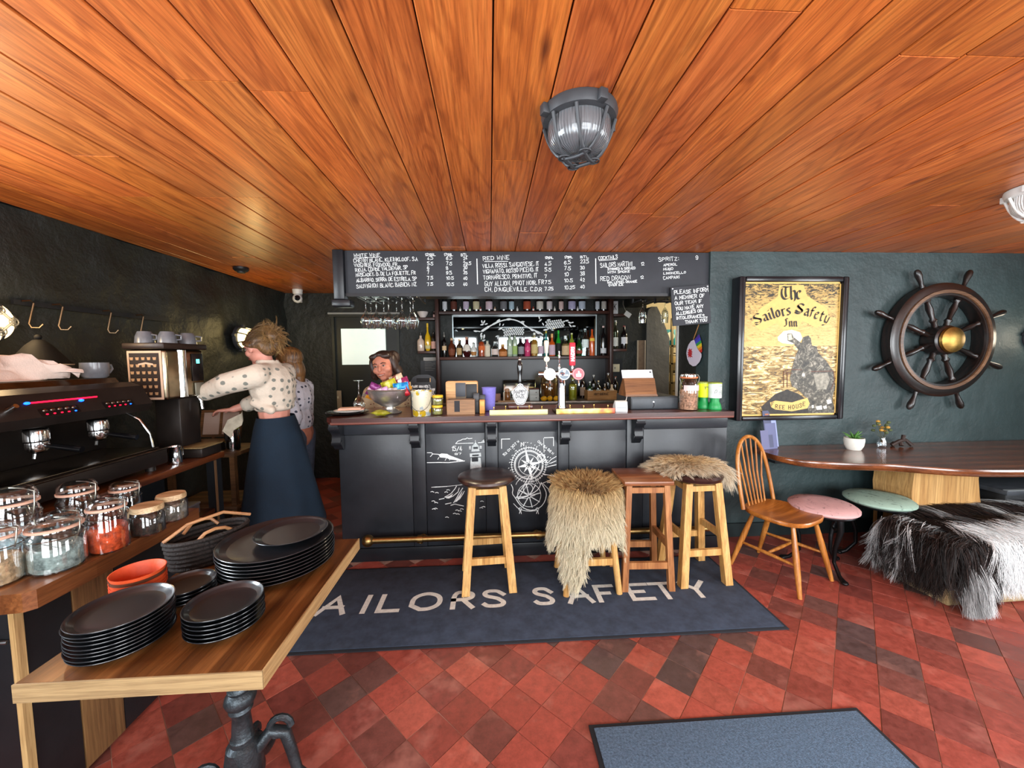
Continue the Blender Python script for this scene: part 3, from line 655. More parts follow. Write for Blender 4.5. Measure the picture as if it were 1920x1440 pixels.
# ------------------------------------------------------------------ back bar shelving, mirror, bottles
SY = 4.72
m_shelf = wood('shelf_wood', '#23100c', '#5a3226', 'X', 1.2, .45, .1, mid='#3b1d16')
m_post = wood('post_wood', '#23100c', '#553024', 'Z', 1.2, .45, .1, mid='#3b1d16')
def sx_(px, z=1.6, Y=SY): return onp(px, Y, z).x
zt, zm = atY(1000, 583, SY).z, atY(1000, 668, SY).z
zc0 = atY(1000, 753, 4.32).z
bb = thing('back_bar_shelving', 'dark brown wooden shelving unit standing against the back wall behind the bar', 'shelving', (0, 0, 0))
for px in (820.5, 1146):
    x = sx_(px); RB((x-.02, SY-.02, zc0+.001), (x+.02, BACK_Y-.005, CEIL-.01), .004).build('upright', m_post, bb)
xa, xb = sx_(820.5)+.022, sx_(1146)-.022
RB((xa, SY, zt-.035), (xb, BACK_Y-.01, zt), .003).build('shelf', m_shelf, bb)
RB((xa, SY, zm-.035), (xb, BACK_Y-.01, zm), .003).build('shelf', m_shelf, bb)
zl1, zl2, zr1, zr2 = atY(800, 595, SY).z, atY(800, 658, SY).z, atY(1160, 588, SY).z, atY(1160, 654, SY).z
for z, a, b in ((zl1, 783, 819), (zl2, 783, 819)): RB((sx_(a), SY+.01, z-.03), (sx_(b)-.018, BACK_Y-.01, z), .003).build('shelf', m_shelf, bb)
for z, a, b in ((zr1, 1148, 1176), (zr2, 1148, 1176)): RB((sx_(a)+.018, SY+.01, z-.03), (sx_(b), BACK_Y-.01, z), .003).build('shelf', m_shelf, bb)
B((sx_(783)+.0, BACK_Y-.009, zc0+.001), (sx_(1176), BACK_Y-.004, zm-.04)).build('back_board', m_bar2, bb, smooth=False)
# mirror with its painted vine
MY = BACK_Y-.014
mir = thing('mirror', 'framed bar mirror painted with a white hop vine behind the spirit bottles', 'mirror', (0, 0, 0))
ma, mb_ = atY(851, 664, MY), atY(1117, 591, MY)
B((ma.x, MY, zm+.005), (mb_.x, MY+.008, mb_.z)).build('glass', mat('mirror_silver', '#8d9496', .03, 1.), mir, smooth=False)
m_edge = mat('mirror_edge', '#b9c6c8', .3, .4)
mm = MB(); mm.box((ma.x-.012, MY-.004, zm+.005), (ma.x, MY+.008, mb_.z)).build('frame_strip', m_edge, mir, smooth=False)
MB().box((mb_.x, MY-.004, zm+.005), (mb_.x+.012, MY+.008, mb_.z)).build('frame_strip', m_edge, mir, smooth=False)
MB().box((ma.x-.012, MY-.004, mb_.z), (mb_.x+.012, MY+.008, mb_.z+.03)).build('frame_strip', mat('strip_lamp', '#dfe9ec', .4, emit=.9, ecol='#dfeef4'), mir, smooth=False)
v = MB(); AO, AS = (850, 560), 7.385; VY = MY-.0015
def va(pts, w, sm=0, closed=False): art(v, pts, w, VY, closed, sm, AO, AS)
def leaf(x, y, L, a, w=.42):
    a = math.radians(a); c, s = math.cos(a), math.sin(a)
    artfill(v, [(x+L*(t*c-u*w*s), y-L*(t*s+u*w*c)) for t, u in ((0, 0), (.3, .35), (.6, .42), (.85, .25), (1, 0), (.85, -.25), (.6, -.42), (.3, -.35))], VY, AO, AS)
va([(390, 450), (470, 400), (560, 350), (680, 300), (780, 285), (860, 295), (940, 330), (1000, 380), (1090, 425), (1200, 470), (1240, 500)], 2.2, 1)
va([(370, 455), (300, 445)], 1.6); va([(410, 440), (480, 395)], 4.0); va([(560, 350), (640, 310)], 3.2)
for q in ((275, 445, 60, -10), (370, 365, 55, 10), (410, 350, 60, 60), (400, 345, 50, 100), (430, 360, 50, 20), (590, 330, 75, 38), (720, 290, 90, 5), (920, 325, 70, 5), (960, 320, 40, -60), (640, 380, 45, 80), (620, 430, 70, 25), (670, 420, 60, -30), (680, 380, 40, 60),
          (580, 530, 60, 20), (610, 560, 60, 70), (600, 590, 45, -70), (1060, 420, 60, -30), (1130, 450, 80, -30), (1195, 290, 55, 100), (1180, 320, 60, 40), (1230, 330, 50, -60), (1290, 300, 60, 10), (1240, 435, 70, 5), (1540, 310, 60, 10), (1580, 320, 60, -20), (1620, 335, 50, 10), (1640, 380, 55, 0), (1600, 350, 60, -50), (1350, 430, 45, -10),
          (370, 520, 60, 60), (420, 560, 70, 80), (390, 590, 60, 20)): leaf(*q)
for i in range(9):
    for j in range(5):
        x, y = 1285+i*29+(j % 2)*14, 420-j*24-i*4
        if 0 < i+j < 12: artfill(v, circ(x, y, 12, 8)[:-1], VY, AO, AS)
for i in range(10):
    for j in range(5):
        x, y = 705+i*28+(j % 2)*13, 500-j*22-i*2+abs(i-5)*3
        artfill(v, circ(x, y, 11, 8)[:-1], VY, AO, AS)
v.build('vine_painting', mat('white_paint', '#e6e9e8', .6), mir, smooth=False, label='white painted vine with grapes and leaves')['kind'] = 'stuff'

GL = {}
def gmat(c, kind):
    key = kind+c
    if key not in GL:
        GL[key] = glass('glass_'+key, c, .03, .8) if kind == 'clear' else mat('bottle_'+key, c, .12, 0, spec=.7, coat=.6)
    return GL[key]
def bottle(label, loc, h, r, style='spirit', col='#101510', kind='dark', lab=None, cap='#1a1a1a', lz=(.12, .5), name='bottle', group=None, cat='bottle', liquid=None, pourer=False, face=-PI/2):
    t = thing(name, label, cat, loc, 0, group)
    S = {'spirit': [(.96, .0), (1, .02), (1, .56), (.9, .64), (.55, .7), (.36, .74), (.32, .8), (.32, .93)],
         'wine': [(.96, .0), (1, .02), (1, .58), (.92, .66), (.6, .73), (.38, .78), (.36, .96)],
         'squat': [(.92, 0), (1, .04), (1, .5), (.86, .6), (.4, .68), (.34, .72), (.34, .85)],
         'round': [(.55, 0), (.8, .06), (1, .25), (1, .38), (.85, .54), (.45, .64), (.3, .7), (.3, .88)],
         'slim': [(.95, 0), (1, .02), (1, .66), (.9, .72), (.5, .78), (.42, .82), (.42, .95)],
         'tall': [(.96, 0), (1, .01), (1, .74), (.94, .8), (.5, .86), (.4, .9), (.4, .96)],
         'flask': [(.7, 0), (.78, .03), (1, .3), (.98, .5), (.7, .66), (.4, .74), (.36, .9)]}[style]
    sq = style == 'squat'
    prof = [(0, 0)]+[(a*r, b*h) for a, b in S]; top = S[-1]
    MB().lathe(prof+[(0, top[1]*h)], 16).build('glass', gmat(col, kind), t)
    if liquid: MB().lathe([(0, .012*h)]+[(a*r*.93, max(.015, b)*h) for a, b in S[1:-3]]+[(0, S[-4][1]*h)], 14).build('liquid', mat('liquid_'+liquid, liquid, .25, spec=.5), t)
    if lab:
        z0, z1 = lz; rr = lambda f: next((a0+(a1-a0)*(f-b0)/(b1-b0) for (a0, b0), (a1, b1) in zip(S, S[1:]) if b0 <= f <= b1), .5)*r*1.02+.0006
        zz = [z0+(z1-z0)*k/4 for k in range(5)]
        MB().lathe([(rr(f), f*h) for f in zz], 14, a0=face-1.25, a1=face+1.25).build('label', mat('label_'+lab, lab, .7, var=.12, vscale=70), t)
    c0 = top[1]*h
    if pourer: MB().lathe([(top[0]*r*1.05, c0-.012), (top[0]*r*1.05, c0+.004), (.006, c0+.012), (.004, h+.03), (0, h+.032)], 10).build('pourer', mat('pourer_'+cap, cap, .3, .3), t)
    else: MB().lathe([(top[0]*r*1.08, c0-.02*h), (top[0]*r*1.1, h*.99), (top[0]*r*.95, h), (0, h)], 12).build('cap', mat('cap_'+cap, cap, .4), t)
    return t
BS = mpp(SY+.06)
def shelf_bottle(px, top, wpx, zbase, basey, desc, dY=.07, **k):
    h = (basey-top)*BS; p = onp(px, SY+dY, zbase+h*.4); p.z = zbase+.0005
    k.setdefault('kind', 'dark'); return bottle(desc, p, h*(.9 if k.get('pourer') else 1), wpx*BS/2*.93, **k)
MID = [(833, 622, 9, 'slender black bottle with cream neck tag on the spirits shelf end', dict(style='slim', col='#0d0b0b', lab='#d9b98e', lz=(.3, .5), pourer=True, cap='#99968e')),
 (847, 633, 14, 'brown flask shaped bottle with copper sheen on the spirits shelf', dict(style='flask', col='#5a2a18', cap='#c9a27a', lab='#7a4026', lz=(.1, .4))),
 (861, 635, 11, 'bronze brown bottle with pale gold label on the spirits shelf', dict(style='spirit', col='#3a2a18', lab='#b99a6a', cap='#d8b07a')),
 (875, 631, 16, 'round bottle with white patterned label and copper stopper on the spirits shelf', dict(style='round', col='#3a0f12', lab='#e2d8cc', cap='#b5785a', lz=(.3, .62))),
 (888, 641, 12, 'short bottle with white shoulders and tan label on the spirits shelf', dict(style='flask', col='#d9dcd6', lab='#a8743f', cap='#8c8c84', lz=(.1, .35))),
 (903, 628, 13, 'orange liqueur bottle with clear neck on the spirits shelf', dict(style='spirit', col='#e8f0ee', kind='clear', liquid='#c4481c', cap='#e7efee', lab='#d0652c', lz=(.3, .5))),
 (914, 637, 11, 'square bottle with tall cream label and dark green cap on the spirits shelf', dict(style='slim', col='#c9c4ae', lab='#d9ccb4', cap='#123a33', lz=(.05, .64))),
 (928, 640, 14, 'clear bottle with pinkish white label on the spirits shelf', dict(style='spirit', col='#dfe8e8', kind='clear', lab='#d8c5bd', cap='#e8ecec')),
 (943, 645, 17, 'squat amber bottle with golden shoulders and black band on the spirits shelf', dict(style='squat', col='#8a4d1c', lab='#c27f4a', cap='#b88a3a', lz=(.05, .4))),
 (956, 629, 10, 'pale green frosted bottle beside its twin on the spirits shelf', dict(style='tall', col='#9fb09a', lab='#b8c4ae', cap='#a9b8a4', lz=(.1, .5))),
 (965.5, 629, 10, 'pale green frosted bottle with lime label on the spirits shelf', dict(style='tall', col='#9fb09a', lab='#9cb86a', cap='#a9b8a4', lz=(.1, .5))),
 (977, 632, 12, 'dark plum bottle with silvery label on the spirits shelf', dict(style='spirit', col='#1a0d16', lab='#8a8a90', cap='#d0d6da')),
 (989, 634, 12, 'bright magenta liqueur bottle on the spirits shelf', dict(style='slim', col='#c03a68', lab='#d9507e', cap='#e8e6ea', lz=(.3, .5))),
 (1002, 624, 14, 'honey gold bottle with clear shoulders on the spirits shelf', dict(style='spirit', col='#f2ead0', kind='clear', liquid='#a8823a', cap='#eef2ea', lab='#cbb679')),
 (1014, 630, 11, 'clear bottle with mauve label on the spirits shelf', dict(style='slim', col='#e6ecef', kind='clear', lab='#c2aab8', cap='#eef0f2')),
 (1024, 621, 9, 'teal shouldered bottle with yellow cap on the spirits shelf', dict(style='spirit', col='#1f8078', lab='#dfe6e2', cap='#c9b53a')),
 (1035, 626, 13, 'orange topped bottle with mauve label on the spirits shelf', dict(style='squat', col='#c2531c', lab='#bfa5b2', cap='#e0b070', lz=(.05, .5))),
 (1047, 620, 11, 'emerald necked bottle with black body on the spirits shelf', dict(style='flask', col='#1d8f2c', lab='#14120f', cap='#2fb43c', lz=(.04, .5))),
 (1060, 630, 16, 'broad bottle with large beige label on the spirits shelf', dict(style='squat', col='#d8d6c6', kind='clear', lab='#c4a882', cap='#dfe8e4', lz=(.05, .5), liquid='#b99d78')),
 (1072, 625, 11, 'yellow green liqueur bottle with pale cap on the spirits shelf', dict(style='wine', col='#7d8a2c', lab='#d8cf8a', cap='#e3e2b0')),
 (1086, 634, 14, 'dark green bottle with small red label on the spirits shelf', dict(style='flask', col='#143d14', lab='#9a3f34', cap='#0f2a10', lz=(.12, .3))),
 (1097, 617, 14, 'tall clear cocktail bottle with silver collar on the spirits shelf', dict(style='wine', col='#dff0ee', kind='clear', lab='#dfeeea', cap='#c9d2d6', lz=(.3, .6))),
 (1110, 618, 11, 'orange aperitif bottle with yellow shoulder on the spirits shelf', dict(style='wine', col='#c8551c', lab='#e8c04a', cap='#b8401c', lz=(.55, .66))),
 (1131, 612, 12, 'tall black bottle with white label at the right of the spirits shelf', dict(style='wine', col='#0f1012', lab='#cfd2d4', cap='#d8b8b0', lz=(.08, .25)))]
for px, top, w, d, k in MID: shelf_bottle(px, top, w, zm, 668, d, group='spirit bottles on the mirror shelf', **k)
for px, top, w, d, k in ((789, 623, 14, 'cream ceramic bottle on the small shelf left of the mirror', dict(style='squat', col='#cdb8a8', cap='#1a1716')), (802, 606, 12, 'ornate yellow bottle with tall golden stopper on the small left shelf', dict(style='round', col='#d8ab1e', lab='#c9c08a', cap='#e0b83a', lz=(.08, .2))), (813, 618, 10, 'dark bottle with pink and white label on the small left shelf', dict(style='slim', col='#1c1512', lab='#d0a090', cap='#35302c', pourer=True))):
    shelf_bottle(px, top, w, zl2, 657, d, **k)
for px, top, w, d, k in ((1154, 600, 11, 'clear bottle with white label on the small shelf right of the mirror', dict(style='wine', col='#cfd8c8', kind='clear', lab='#d5d6cc', cap='#c9ccc8', lz=(.1, .4))), (1170, 610, 13, 'dark wine bottle with white label on the small right shelf', dict(style='wine', col='#120d10', lab='#d6d4d8', cap='#8a4a44', lz=(.22, .5)))):
    shelf_bottle(px, top, w, zr2, 654, d, **k)
TOPS = [(834, 9, '#d3d8dd', '#20262a'), (851, 12, '#5a2a1c', '#100a08'), (874, 11, '#c4b8d0', '#12100f'), (893, 12, '#c9c3a0', '#12100f'), (917, 13, '#d3c0cc', '#0f0d0f'), (944, 13, '#6f7278', '#0f1012'), (959, 10, '#a9c4d3', '#0f1014'), (988, 14, '#a3482c', '#120d0c'), (1012, 13, '#d5d4cb', '#121212'), (1030, 11, '#d9d4d8', '#0f0d0f'), (1052, 9, '#d6bcb8', '#120f10'), (1072, 14, '#b8b6da', '#100f12'), (1091, 13, '#bac9da', '#101214'), (1120, 8, '#ccd4dd', '#14171a'), (1132, 10, '#b9b6ae', '#120f0d')]
TN = ['white', 'brown gold', 'lilac', 'cream', 'pale pink', 'grey', 'light blue', 'rust', 'off white', 'red topped white', 'blush', 'lavender', 'ice blue', 'narrow white', 'stone coloured']
for (px, w, lc, gc), nm in zip(TOPS, TN):
    p = onp(px, SY+.09, zt+.06); p.z = zt+.0005
    bottle('dark bottle with %s label on the high top shelf under the canopy' % nm, p, .225, w*BS/2, 'wine', gc, 'dark', lc, gc, (.12, .55), group='bottles on the top shelf')
for i, (px, c, nm) in enumerate(((863, '#b8b4aa', 'grey'), (881, '#3f9a3c', 'green'), (901, '#a03a30', 'red'), (928, '#c8a884', 'tan'), (970, '#e3e3e6', 'white'), (1000, '#c04a24', 'orange'), (1040, '#ddd6c8', 'ivory'), (1083, '#d0d4d8', 'silver'))):
    p = onp(px, SY+.03, zt+.02); p.z = zt+.0005
    bottle('tiny %s miniature bottle in front of the top shelf bottles' % nm, p, .055, .012, 'spirit', c, 'dark', '#e8e6e0', c, (.15, .5), name='miniature_bottle', group='miniatures on the top shelf')
# small shelf things
p = onp(793, SY+.08, zl1); tag(MB(tr(p)).lathe([(0, .001), (.03, .001), (.062, .055), (.066, .075), (.06, .075), (.028, .012), (0, .01)], 24).build('bowl', mat('white_china', '#d9cfca', .3, coat=.3)), 'white china bowl on the upper shelf beside hanging wine glasses', 'bowl')
p = onp(814, SY+.06, zl1); bottle('small pink capped bottle beside the white bowl', (p.x, p.y, zl1), .075, .012, 'slim', '#3a2a28', 'dark', '#c9a09a', '#d0aaa8')
p = onp(1152, SY+.05, zr1)
t = thing('spirit_carton', 'narrow white carton with a black letter on the small upper shelf', 'carton', (p.x, p.y, zr1+.0005))
B((-.035, -.03, 0), (.035, .03, .155)).build('box', mat('carton_white', '#cfd2d6', .6), t, smooth=False)
l_ = MB(); lettering(l_, 'K', -.016, .05, .07, .008, .03, o=(0, -.0305, 0)); l_.build('print', mat('ink', '#1c1e22', .7), t, smooth=False)
p = onp(1178, SY-.02, zr1)
t = thing('price_tag', 'white swing tag dangling on string from the shelf end', 'tag', (p.x, SY-.0, zr1-.01))
MB(Matrix.Rotation(.6, 4, 'Y')).box((-.04, -.004, -.03), (.04, -.001, .03)).build('card', mat('card_white', '#dadbd8', .7), t, smooth=False)
MB().tube([(-.02, -.003, .03), (-.06, -.003, .12), (-.055, .01, .17)], .0016, 5).build('string', mat('string', '#b7b2a5', .9), t)

# ------------------------------------------------------------------ hanging glasses
m_wg = glass('wine_glass_clear', '#f4f8f8', .02, .8)
GH = .235
def wine_glass_mesh(h=GH, rb=.046, rf=.037, bowl=.52):
    b0 = h*(1-bowl); pr = [(0, 0), (rf, 0), (rf, .003), (.006, .008), (.0042, .02), (.004, b0-.012), (.009, b0)]
    for k in range(1, 9): u = k/8; pr.append((rb*(math.sin(min(1, u*1.55)*PI/2))*(1-.34*max(0, u-.55)/.45), b0+(h-b0)*u))
    inner = [(max(0, r-.0012), z) for r, z in pr[::-1][:8]]
    return MB().lathe(pr+inner+[(0, b0+.006)], 22).mesh('wine_glass', m_wg)
gm = wine_glass_mesh(); zg = atY(728, 557, 3.1).z
rk = thing('glass_rack', 'black slotted wine glass rack fixed under the canopy', 'rack', (0, 0, 0))
for px in (675, 695, 716, 741, 764, 786):
    x = onp(px, 3.1, zg).x; B((x-.006, 3.04, zg-.012), (x+.006, 3.4, zg-.006)).build('rail', m_bar2, rk, smooth=False)
for px in (675, 786):
    x = onp(px, 3.1, zg).x; B((x-.006, 3.04, zg-.006), (x+.006, 3.07, 2.0)).build('hanger', m_bar2, rk, smooth=False); B((x-.006, 3.37, zg-.006), (x+.006, 3.4, 2.0)).build('hanger', m_bar2, rk, smooth=False)
for px, Y, lb in [(q, 3.10, 'upturned clear wine glass hanging in the front row under the canopy') for q in (685, 705, 728, 753, 774)]+[(q, 3.3, 'upturned clear wine glass hanging in the back row under the canopy') for q in (695, 719, 743, 769)]:
    p = onp(px, Y, zg); o = inst('wine_glass', gm, None, (p.x, Y, zg), (PI, 0, 0)); tag(o, lb, 'wine glass', 'wine glasses hanging under the canopy')
fl = [(0, 0), (.03, 0), (.03, .003), (.005, .008), (.004, .06), (.012, .07), (.026, .1), (.03, .14), (.026, .195), (.0248, .195), (.0285, .14), (.0245, .1), (0, .075)]
fm = MB().lathe(fl, 20).mesh('flute', m_wg)
for px, lb in ((1205, 'upturned champagne flute hanging beside the dangling tag'), (1247, 'upturned champagne flute hanging in front of the lit kitchen opening')):
    p = onp(px, 3.3, zg+.0); o = inst('champagne_flute', fm, None, (p.x, 3.3, zg), (PI, 0, 0)); tag(o, lb, 'flute')
rk2 = thing('flute_rack', 'black rack rails holding the upturned flutes', 'rack', (0, 0, 0))
for px in (1193, 1218, 1236, 1259):
    x = onp(px, 3.3, zg).x; B((x-.005, 3.2, zg-.012), (x+.005, 3.4, zg-.006)).build('rail', m_bar2, rk2, smooth=False); B((x-.005, 3.37, zg-.006), (x+.005, 3.4, 2.0)).build('hanger', m_bar2, rk2, smooth=False)

# ------------------------------------------------------------------ back counter
CY0 = 4.32; zc = atY(1000, 753, CY0).z
bc = thing('back_counter', 'stainless topped back counter against the wall behind the bar', 'counter', (0, 0, 0))
xL, xR = onp(775, CY0, zc).x, onp(1165, CY0, zc).x
B((xL, CY0+.03, 0), (xR, BACK_Y-.012, zc-.045)).build('cabinet', m_bar2, bc, smooth=False)
RB((xL-.01, CY0, zc-.045), (xR+.01, BACK_Y-.012, zc), .006).build('steel_top', mat('steel_top', '#8f8880', .35, .85, var=.15, vscale=10), bc)
def cpt(px, dy): p = onp(px, CY0+dy, zc+.05); p.z = zc+.0005; return p
CS = mpp(CY0+.1)
# dispenser with lemons
p = cpt(1030, .165); t = thing('drink_dispenser', 'large glass drinks dispenser with amber drink behind the beer taps', 'dispenser', p)
MB().lathe([(0, 0), (.1, 0), (.105, .02), (.105, .25), (.09, .275), (.088, .29)], 24).build('glass', glass('disp_glass', '#e9d9b4', .03, .82), t)
MB().lathe([(0, .055), (.098, .055), (.1, .2), (0, .2)], 22).build('drink', mat('amber_drink', '#6b4a20', .3), t)
MB().lathe([(.094, .29), (.094, .31), (0, .318)], 22).build('lid', mat('dark_steel', '#4a4642', .3, 1.), t)
MB().tube([(0, -.105, .05), (0, -.135, .05), (0, -.14, .03)], .009, 8).build('tap', MATS['dark_steel'], t)
for i, (px, dy, a) in enumerate(((1020, -.0, 0), (1031, .0, 1.), (1043, -.0, .5))):
    p = cpt(px, .015+dy); o = MB().lathe([(0, -.042), (.008, -.036), (.026, -.02), (.031, 0), (.026, .02), (.008, .036), (0, .043)], 14, ax='X').build('lemon', mat('lemon', '#d9a514', .45, bump=.2, bscale=120)); o.location = (p.x, p.y, zc+.031); o.rotation_euler = (0, 0, a)
    tag(o, ('ripe lemon lying left of the drinks dispenser front', 'ripe lemon lying before the middle of the dispenser', 'ripe lemon lying right of the drinks dispenser front')[i], 'lemon', 'lemons by the dispenser')
p = cpt(1074, .12); bottle('yellow green cordial carafe beside the beer taps', p, .26, .05, 'slim', '#e9eec0', 'clear', None, '#8a8a3a', liquid='#8b8a16', name='carafe', cat='carafe')
# crate with bottles
p = cpt(1129, .09); t = thing('wine_crate', 'small wooden wine crate with stencilled lettering on the back counter', 'crate', p)
m_crate = wood('crate_pine', '#9a6a34', '#d2a060', 'X', 1.5, .6)
cw, chh, cd = 57*CS/2, .105, .13
for a, b in (((-cw, -.012, 0), (cw, 0, chh)), ((-cw, cd, 0), (cw, cd+.012, chh)), ((-cw, 0, 0), (-cw+.012, cd, chh)), ((cw-.012, 0, 0), (cw, cd, chh)), ((-cw+.012, 0, 0), (cw-.012, cd, .01))): B(a, b).build('board', m_crate, t, smooth=False)
l_ = MB(); lettering(l_, 'MONT GUERMAC', -.1, .055, .024, .005, .17, o=(0, -.0128, 0)); l_.build('stencil', mat('stencil_ink', '#3a2210', .8), t, smooth=False)
cz = zc+.011
for px, dy, h, r, d, k in ((1106, .12, .2, .034, 'green bottle with white label standing in the wine crate', dict(style='spirit', col='#123a1e', lab='#d2d6ce', cap='#d9ddd4')), (1122, .125, .21, .03, 'clear bottle with cream cap standing in the wine crate', dict(style='spirit', col='#d8dccf', kind='clear', lab='#a8a894', cap='#d6c8a0')), (1134, .125, .17, .02, 'slim brown bottle standing in the wine crate', dict(style='slim', col='#5a4226', lab='#b9a68a', cap='#cfc7b8')), (1147, .12, .16, .034, 'cream ceramic flask standing in the wine crate', dict(style='flask', col='#cdb89a', cap='#c8b090'))):
    p = onp(px, CY0+dy+.04, cz+.08); bottle(d, (p.x, p.y, cz), h, r, group='bottles in the wine crate', **k)
for px, dy, h, r, d, k in ((1092, .3, .27, .033, 'dark red wine bottle behind the wine crate', dict(style='wine', col='#16080a', lab='#b9a08a', cap='#6a2a24')), (1113, .33, .28, .033, 'dark bottle with white cap behind the wine crate', dict(style='wine', col='#10140f', cap='#c9c9c4')), (1140, .34, .3, .033, 'tall clear bottle behind the wine crate', dict(style='wine', col='#c9d0cc', kind='clear', cap='#b8b8b8')), (1154, .3, .26, .033, 'black wine bottle beside the back counter post', dict(style='wine', col='#0d0c0e', cap='#8d5a48')), (1165, .1, .17, .026, 'small bottle with cream label right of the wine crate', dict(style='spirit', col='#3a2412', lab='#d9c4a0', cap='#c9a24a', lz=(.05, .52)))):
    p = cpt(px, dy); bottle(d, p, h, r, **k)
# steel splash tray, boxes, jars on the left of the back counter
p = cpt(975, .4); t = thing('steel_tray', 'polished steel tray leaning on the back wall behind the hand pump', 'tray', (p.x, CY0+.45, zc+.0005), rot=(math.radians(-10), 0, 0))
RB((-.2, 0, 0), (.2, .008, .22), .004).build('sheet', mat('polished_steel', '#c9d6d2', .12, 1.), t); MB().tube([(-.2, 0, 0), (-.2, 0, .22), (.2, 0, .22), (.2, 0, 0)], .006, 6).build('rim', MATS['polished_steel'], t)
p = cpt(1002, .08); t = thing('drawer_box', 'small white box with two drawers on the back counter', 'box', p)
RB((-.055, 0, 0), (.055, .12, .13), .004).build('body', mat('white_plastic', '#c9d2cf', .45), t)
for z in (.006, .068): d_ = RB((-.05, -.006, z), (.05, 0, z+.056), .003).build('drawer', MATS['white_plastic'], t); MB().ball((.02, -.01, z+.03), .006, 8, 6).build('knob', mat('grey_knob', '#5a5f60', .4), d_)
RB((-.058, -.004, .131), (.058, .125, .14), .003).build('lid', wood('red_lid', '#5a2a20', '#8a4a38', 'X'), t)
p = cpt(951, .1); t = thing('spice_jar', 'tall amber spice jar with pale stopper behind the hand pump', 'jar', p)
MB().lathe([(0, 0), (.034, 0), (.036, .01), (.036, .09), (.03, .1), (.03, .11), (0, .11)], 18).build('glass', mat('amber_jar', '#8a5a2c', .15, coat=.5), t); MB().lathe([(.026, .11), (.03, .13), (.02, .145), (0, .147)], 14).build('stopper', mat('cork_pale', '#cfa98a', .7), t)
p = cpt(945, .03); tag(RB((p.x-.009, p.y-.005, zc+.0005), (p.x+.009, p.y+.006, zc+.11), .003).build('menu_card', mat('cream_card', '#d6cdb8', .7)), 'thin upright cream card beside the amber spice jar', 'card')
p = cpt(933, .12); tag(RB((p.x-.055, p.y, zc+.0005), (p.x+.035, p.y+.06, zc+.085), .004).build('tea_carton', mat('blush_card', '#b58d7e', .7)), 'blush pink carton on the back counter behind the lilac cup', 'carton')
p = cpt(955, .03); t = thing('serving_board', 'pale wooden serving board lying along the back counter', 'board', (p.x, p.y-.02, zc+.0005))
MB().prism([(-.13, .0), (.1, .0), (.13, .02), (.13, .02+.02), (-.13, .04)], 0, .014).build('plank', wood('pale_board', '#a8794a', '#dcb688', 'X', 1.2, .6), t, smooth=False)
MB().tube([(.12, .03, .007), (.19, .03, .007)], .008, 8).build('handle', MATS['pale_board'], t)
# wall papers and signs
p = atY(806, 700, BACK_Y-.012)
pa_, pb_ = atY(793, 700, 4.83), atY(817, 670, 4.83)
t = thing('pinned_paper', 'white typed paper pinned on the wall below the small left shelf', 'paper', (0, 0, 0))
B((pa_.x, BACK_Y-.008, pa_.z), (pb_.x, BACK_Y-.002, pb_.z)).build('sheet', mat('paper_white', '#b9b6b2', .8), t, smooth=False)
l_ = MB()
for k in range(8):
    z = pb_.z-.02-.02*k; l_.box((pa_.x+.015, BACK_Y-.0092, z-.004), (pb_.x-.02-.02*(k % 3), BACK_Y-.008, z))
o = l_.build('print', mat('faint_ink', '#8d8a88', .8), t, smooth=False); o['kind'] = 'stuff'
pa_, pb_ = atY(1196, 700, BACK_Y-.02), atY(1209, 638, BACK_Y-.02)
t = thing('wall_frame', 'narrow brown framed panel hanging on the back wall beside the till', 'frame', (0, 0, 0))
B((pa_.x, BACK_Y-.02, pa_.z), (pb_.x, BACK_Y-.004, pb_.z)).build('panel', mat('brown_panel', '#75614f', .6, var=.2), t, smooth=False)
for a, b in ((pa_.x-.012, pa_.x), (pb_.x, pb_.x+.012)): B((a, BACK_Y-.026, pa_.z), (b, BACK_Y-.004, pb_.z)).build('frame_edge', mat('pale_edge', '#b3a590', .6), t, smooth=False)
p = atY(1155, 690, BACK_Y-.02)
t = thing('wall_socket', 'cream electrical socket on the wall above the bottles', 'socket', (p.x, BACK_Y-.004, p.z))
RB((-.05, -.012, -.05), (.05, 0, .05), .004).build('plate', mat('socket_cream', '#c2bba0', .4), t); RB((-.02, -.018, -.01), (-.005, -.012, .012), .002).build('switch', mat('socket_grey', '#77766a', .4), t)
p = atY(634, 752, BACK_Y-.02)
t = thing('light_switch', 'tall cream switch plate beside the back door', 'switch', (p.x, BACK_Y-.002, p.z)); RB((-.04, -.012, -.13), (.04, 0, .13), .004).build('plate', mat('cream_plate', '#8f826c', .5), t); RB((-.012, -.018, .03), (.012, -.012, .06), .002).build('rocker', MATS['socket_cream'], t)
# ------------------------------------------------------------------ things on the worktop
def wp(px, Y, dz=.06): p = onp(px, Y, BTOP+dz); p.z = BTOP+.0008; return p
# slate plate, white plate, upturned glass
p = wp(652, 2.86, 0); t = thing('serving_plate', 'wide black serving plate lying at the left end of the worktop', 'plate', p)
MB().lathe([(0, 0), (.1, 0), (.148, .012), (.15, .016), (.146, .018), (.1, .008), (0, .008)], 36).build('dish', mat('black_glaze', '#141416', .25, coat=.4), t)
p2 = Vector((p.x+.012, p.y+.01, p.z+.0086)); tag(MB(tr(p2)).lathe([(0, 0), (.07, 0), (.108, .014), (.11, .018), (.106, .018), (.07, .007), (0, .006)], 32).build('dinner_plate', MATS['white_china']), 'white china plate lying on the black serving plate', 'plate')
p3 = p2+Vector((.012, .005, .019)); t = thing('napkin', 'folded pinkish napkin lying on the white plate', 'napkin', p3, .2)
RB((-.09, -.05, 0), (.09, .05, .008), .003).build('fold', mat('pink_linen', '#d6a48c', .9, var=.1), t); RB((-.085, -.046, .0085), (.07, .048, .015), .003).build('upper_fold', mat('pink_linen2', '#dfb49c', .9, var=.1), t)
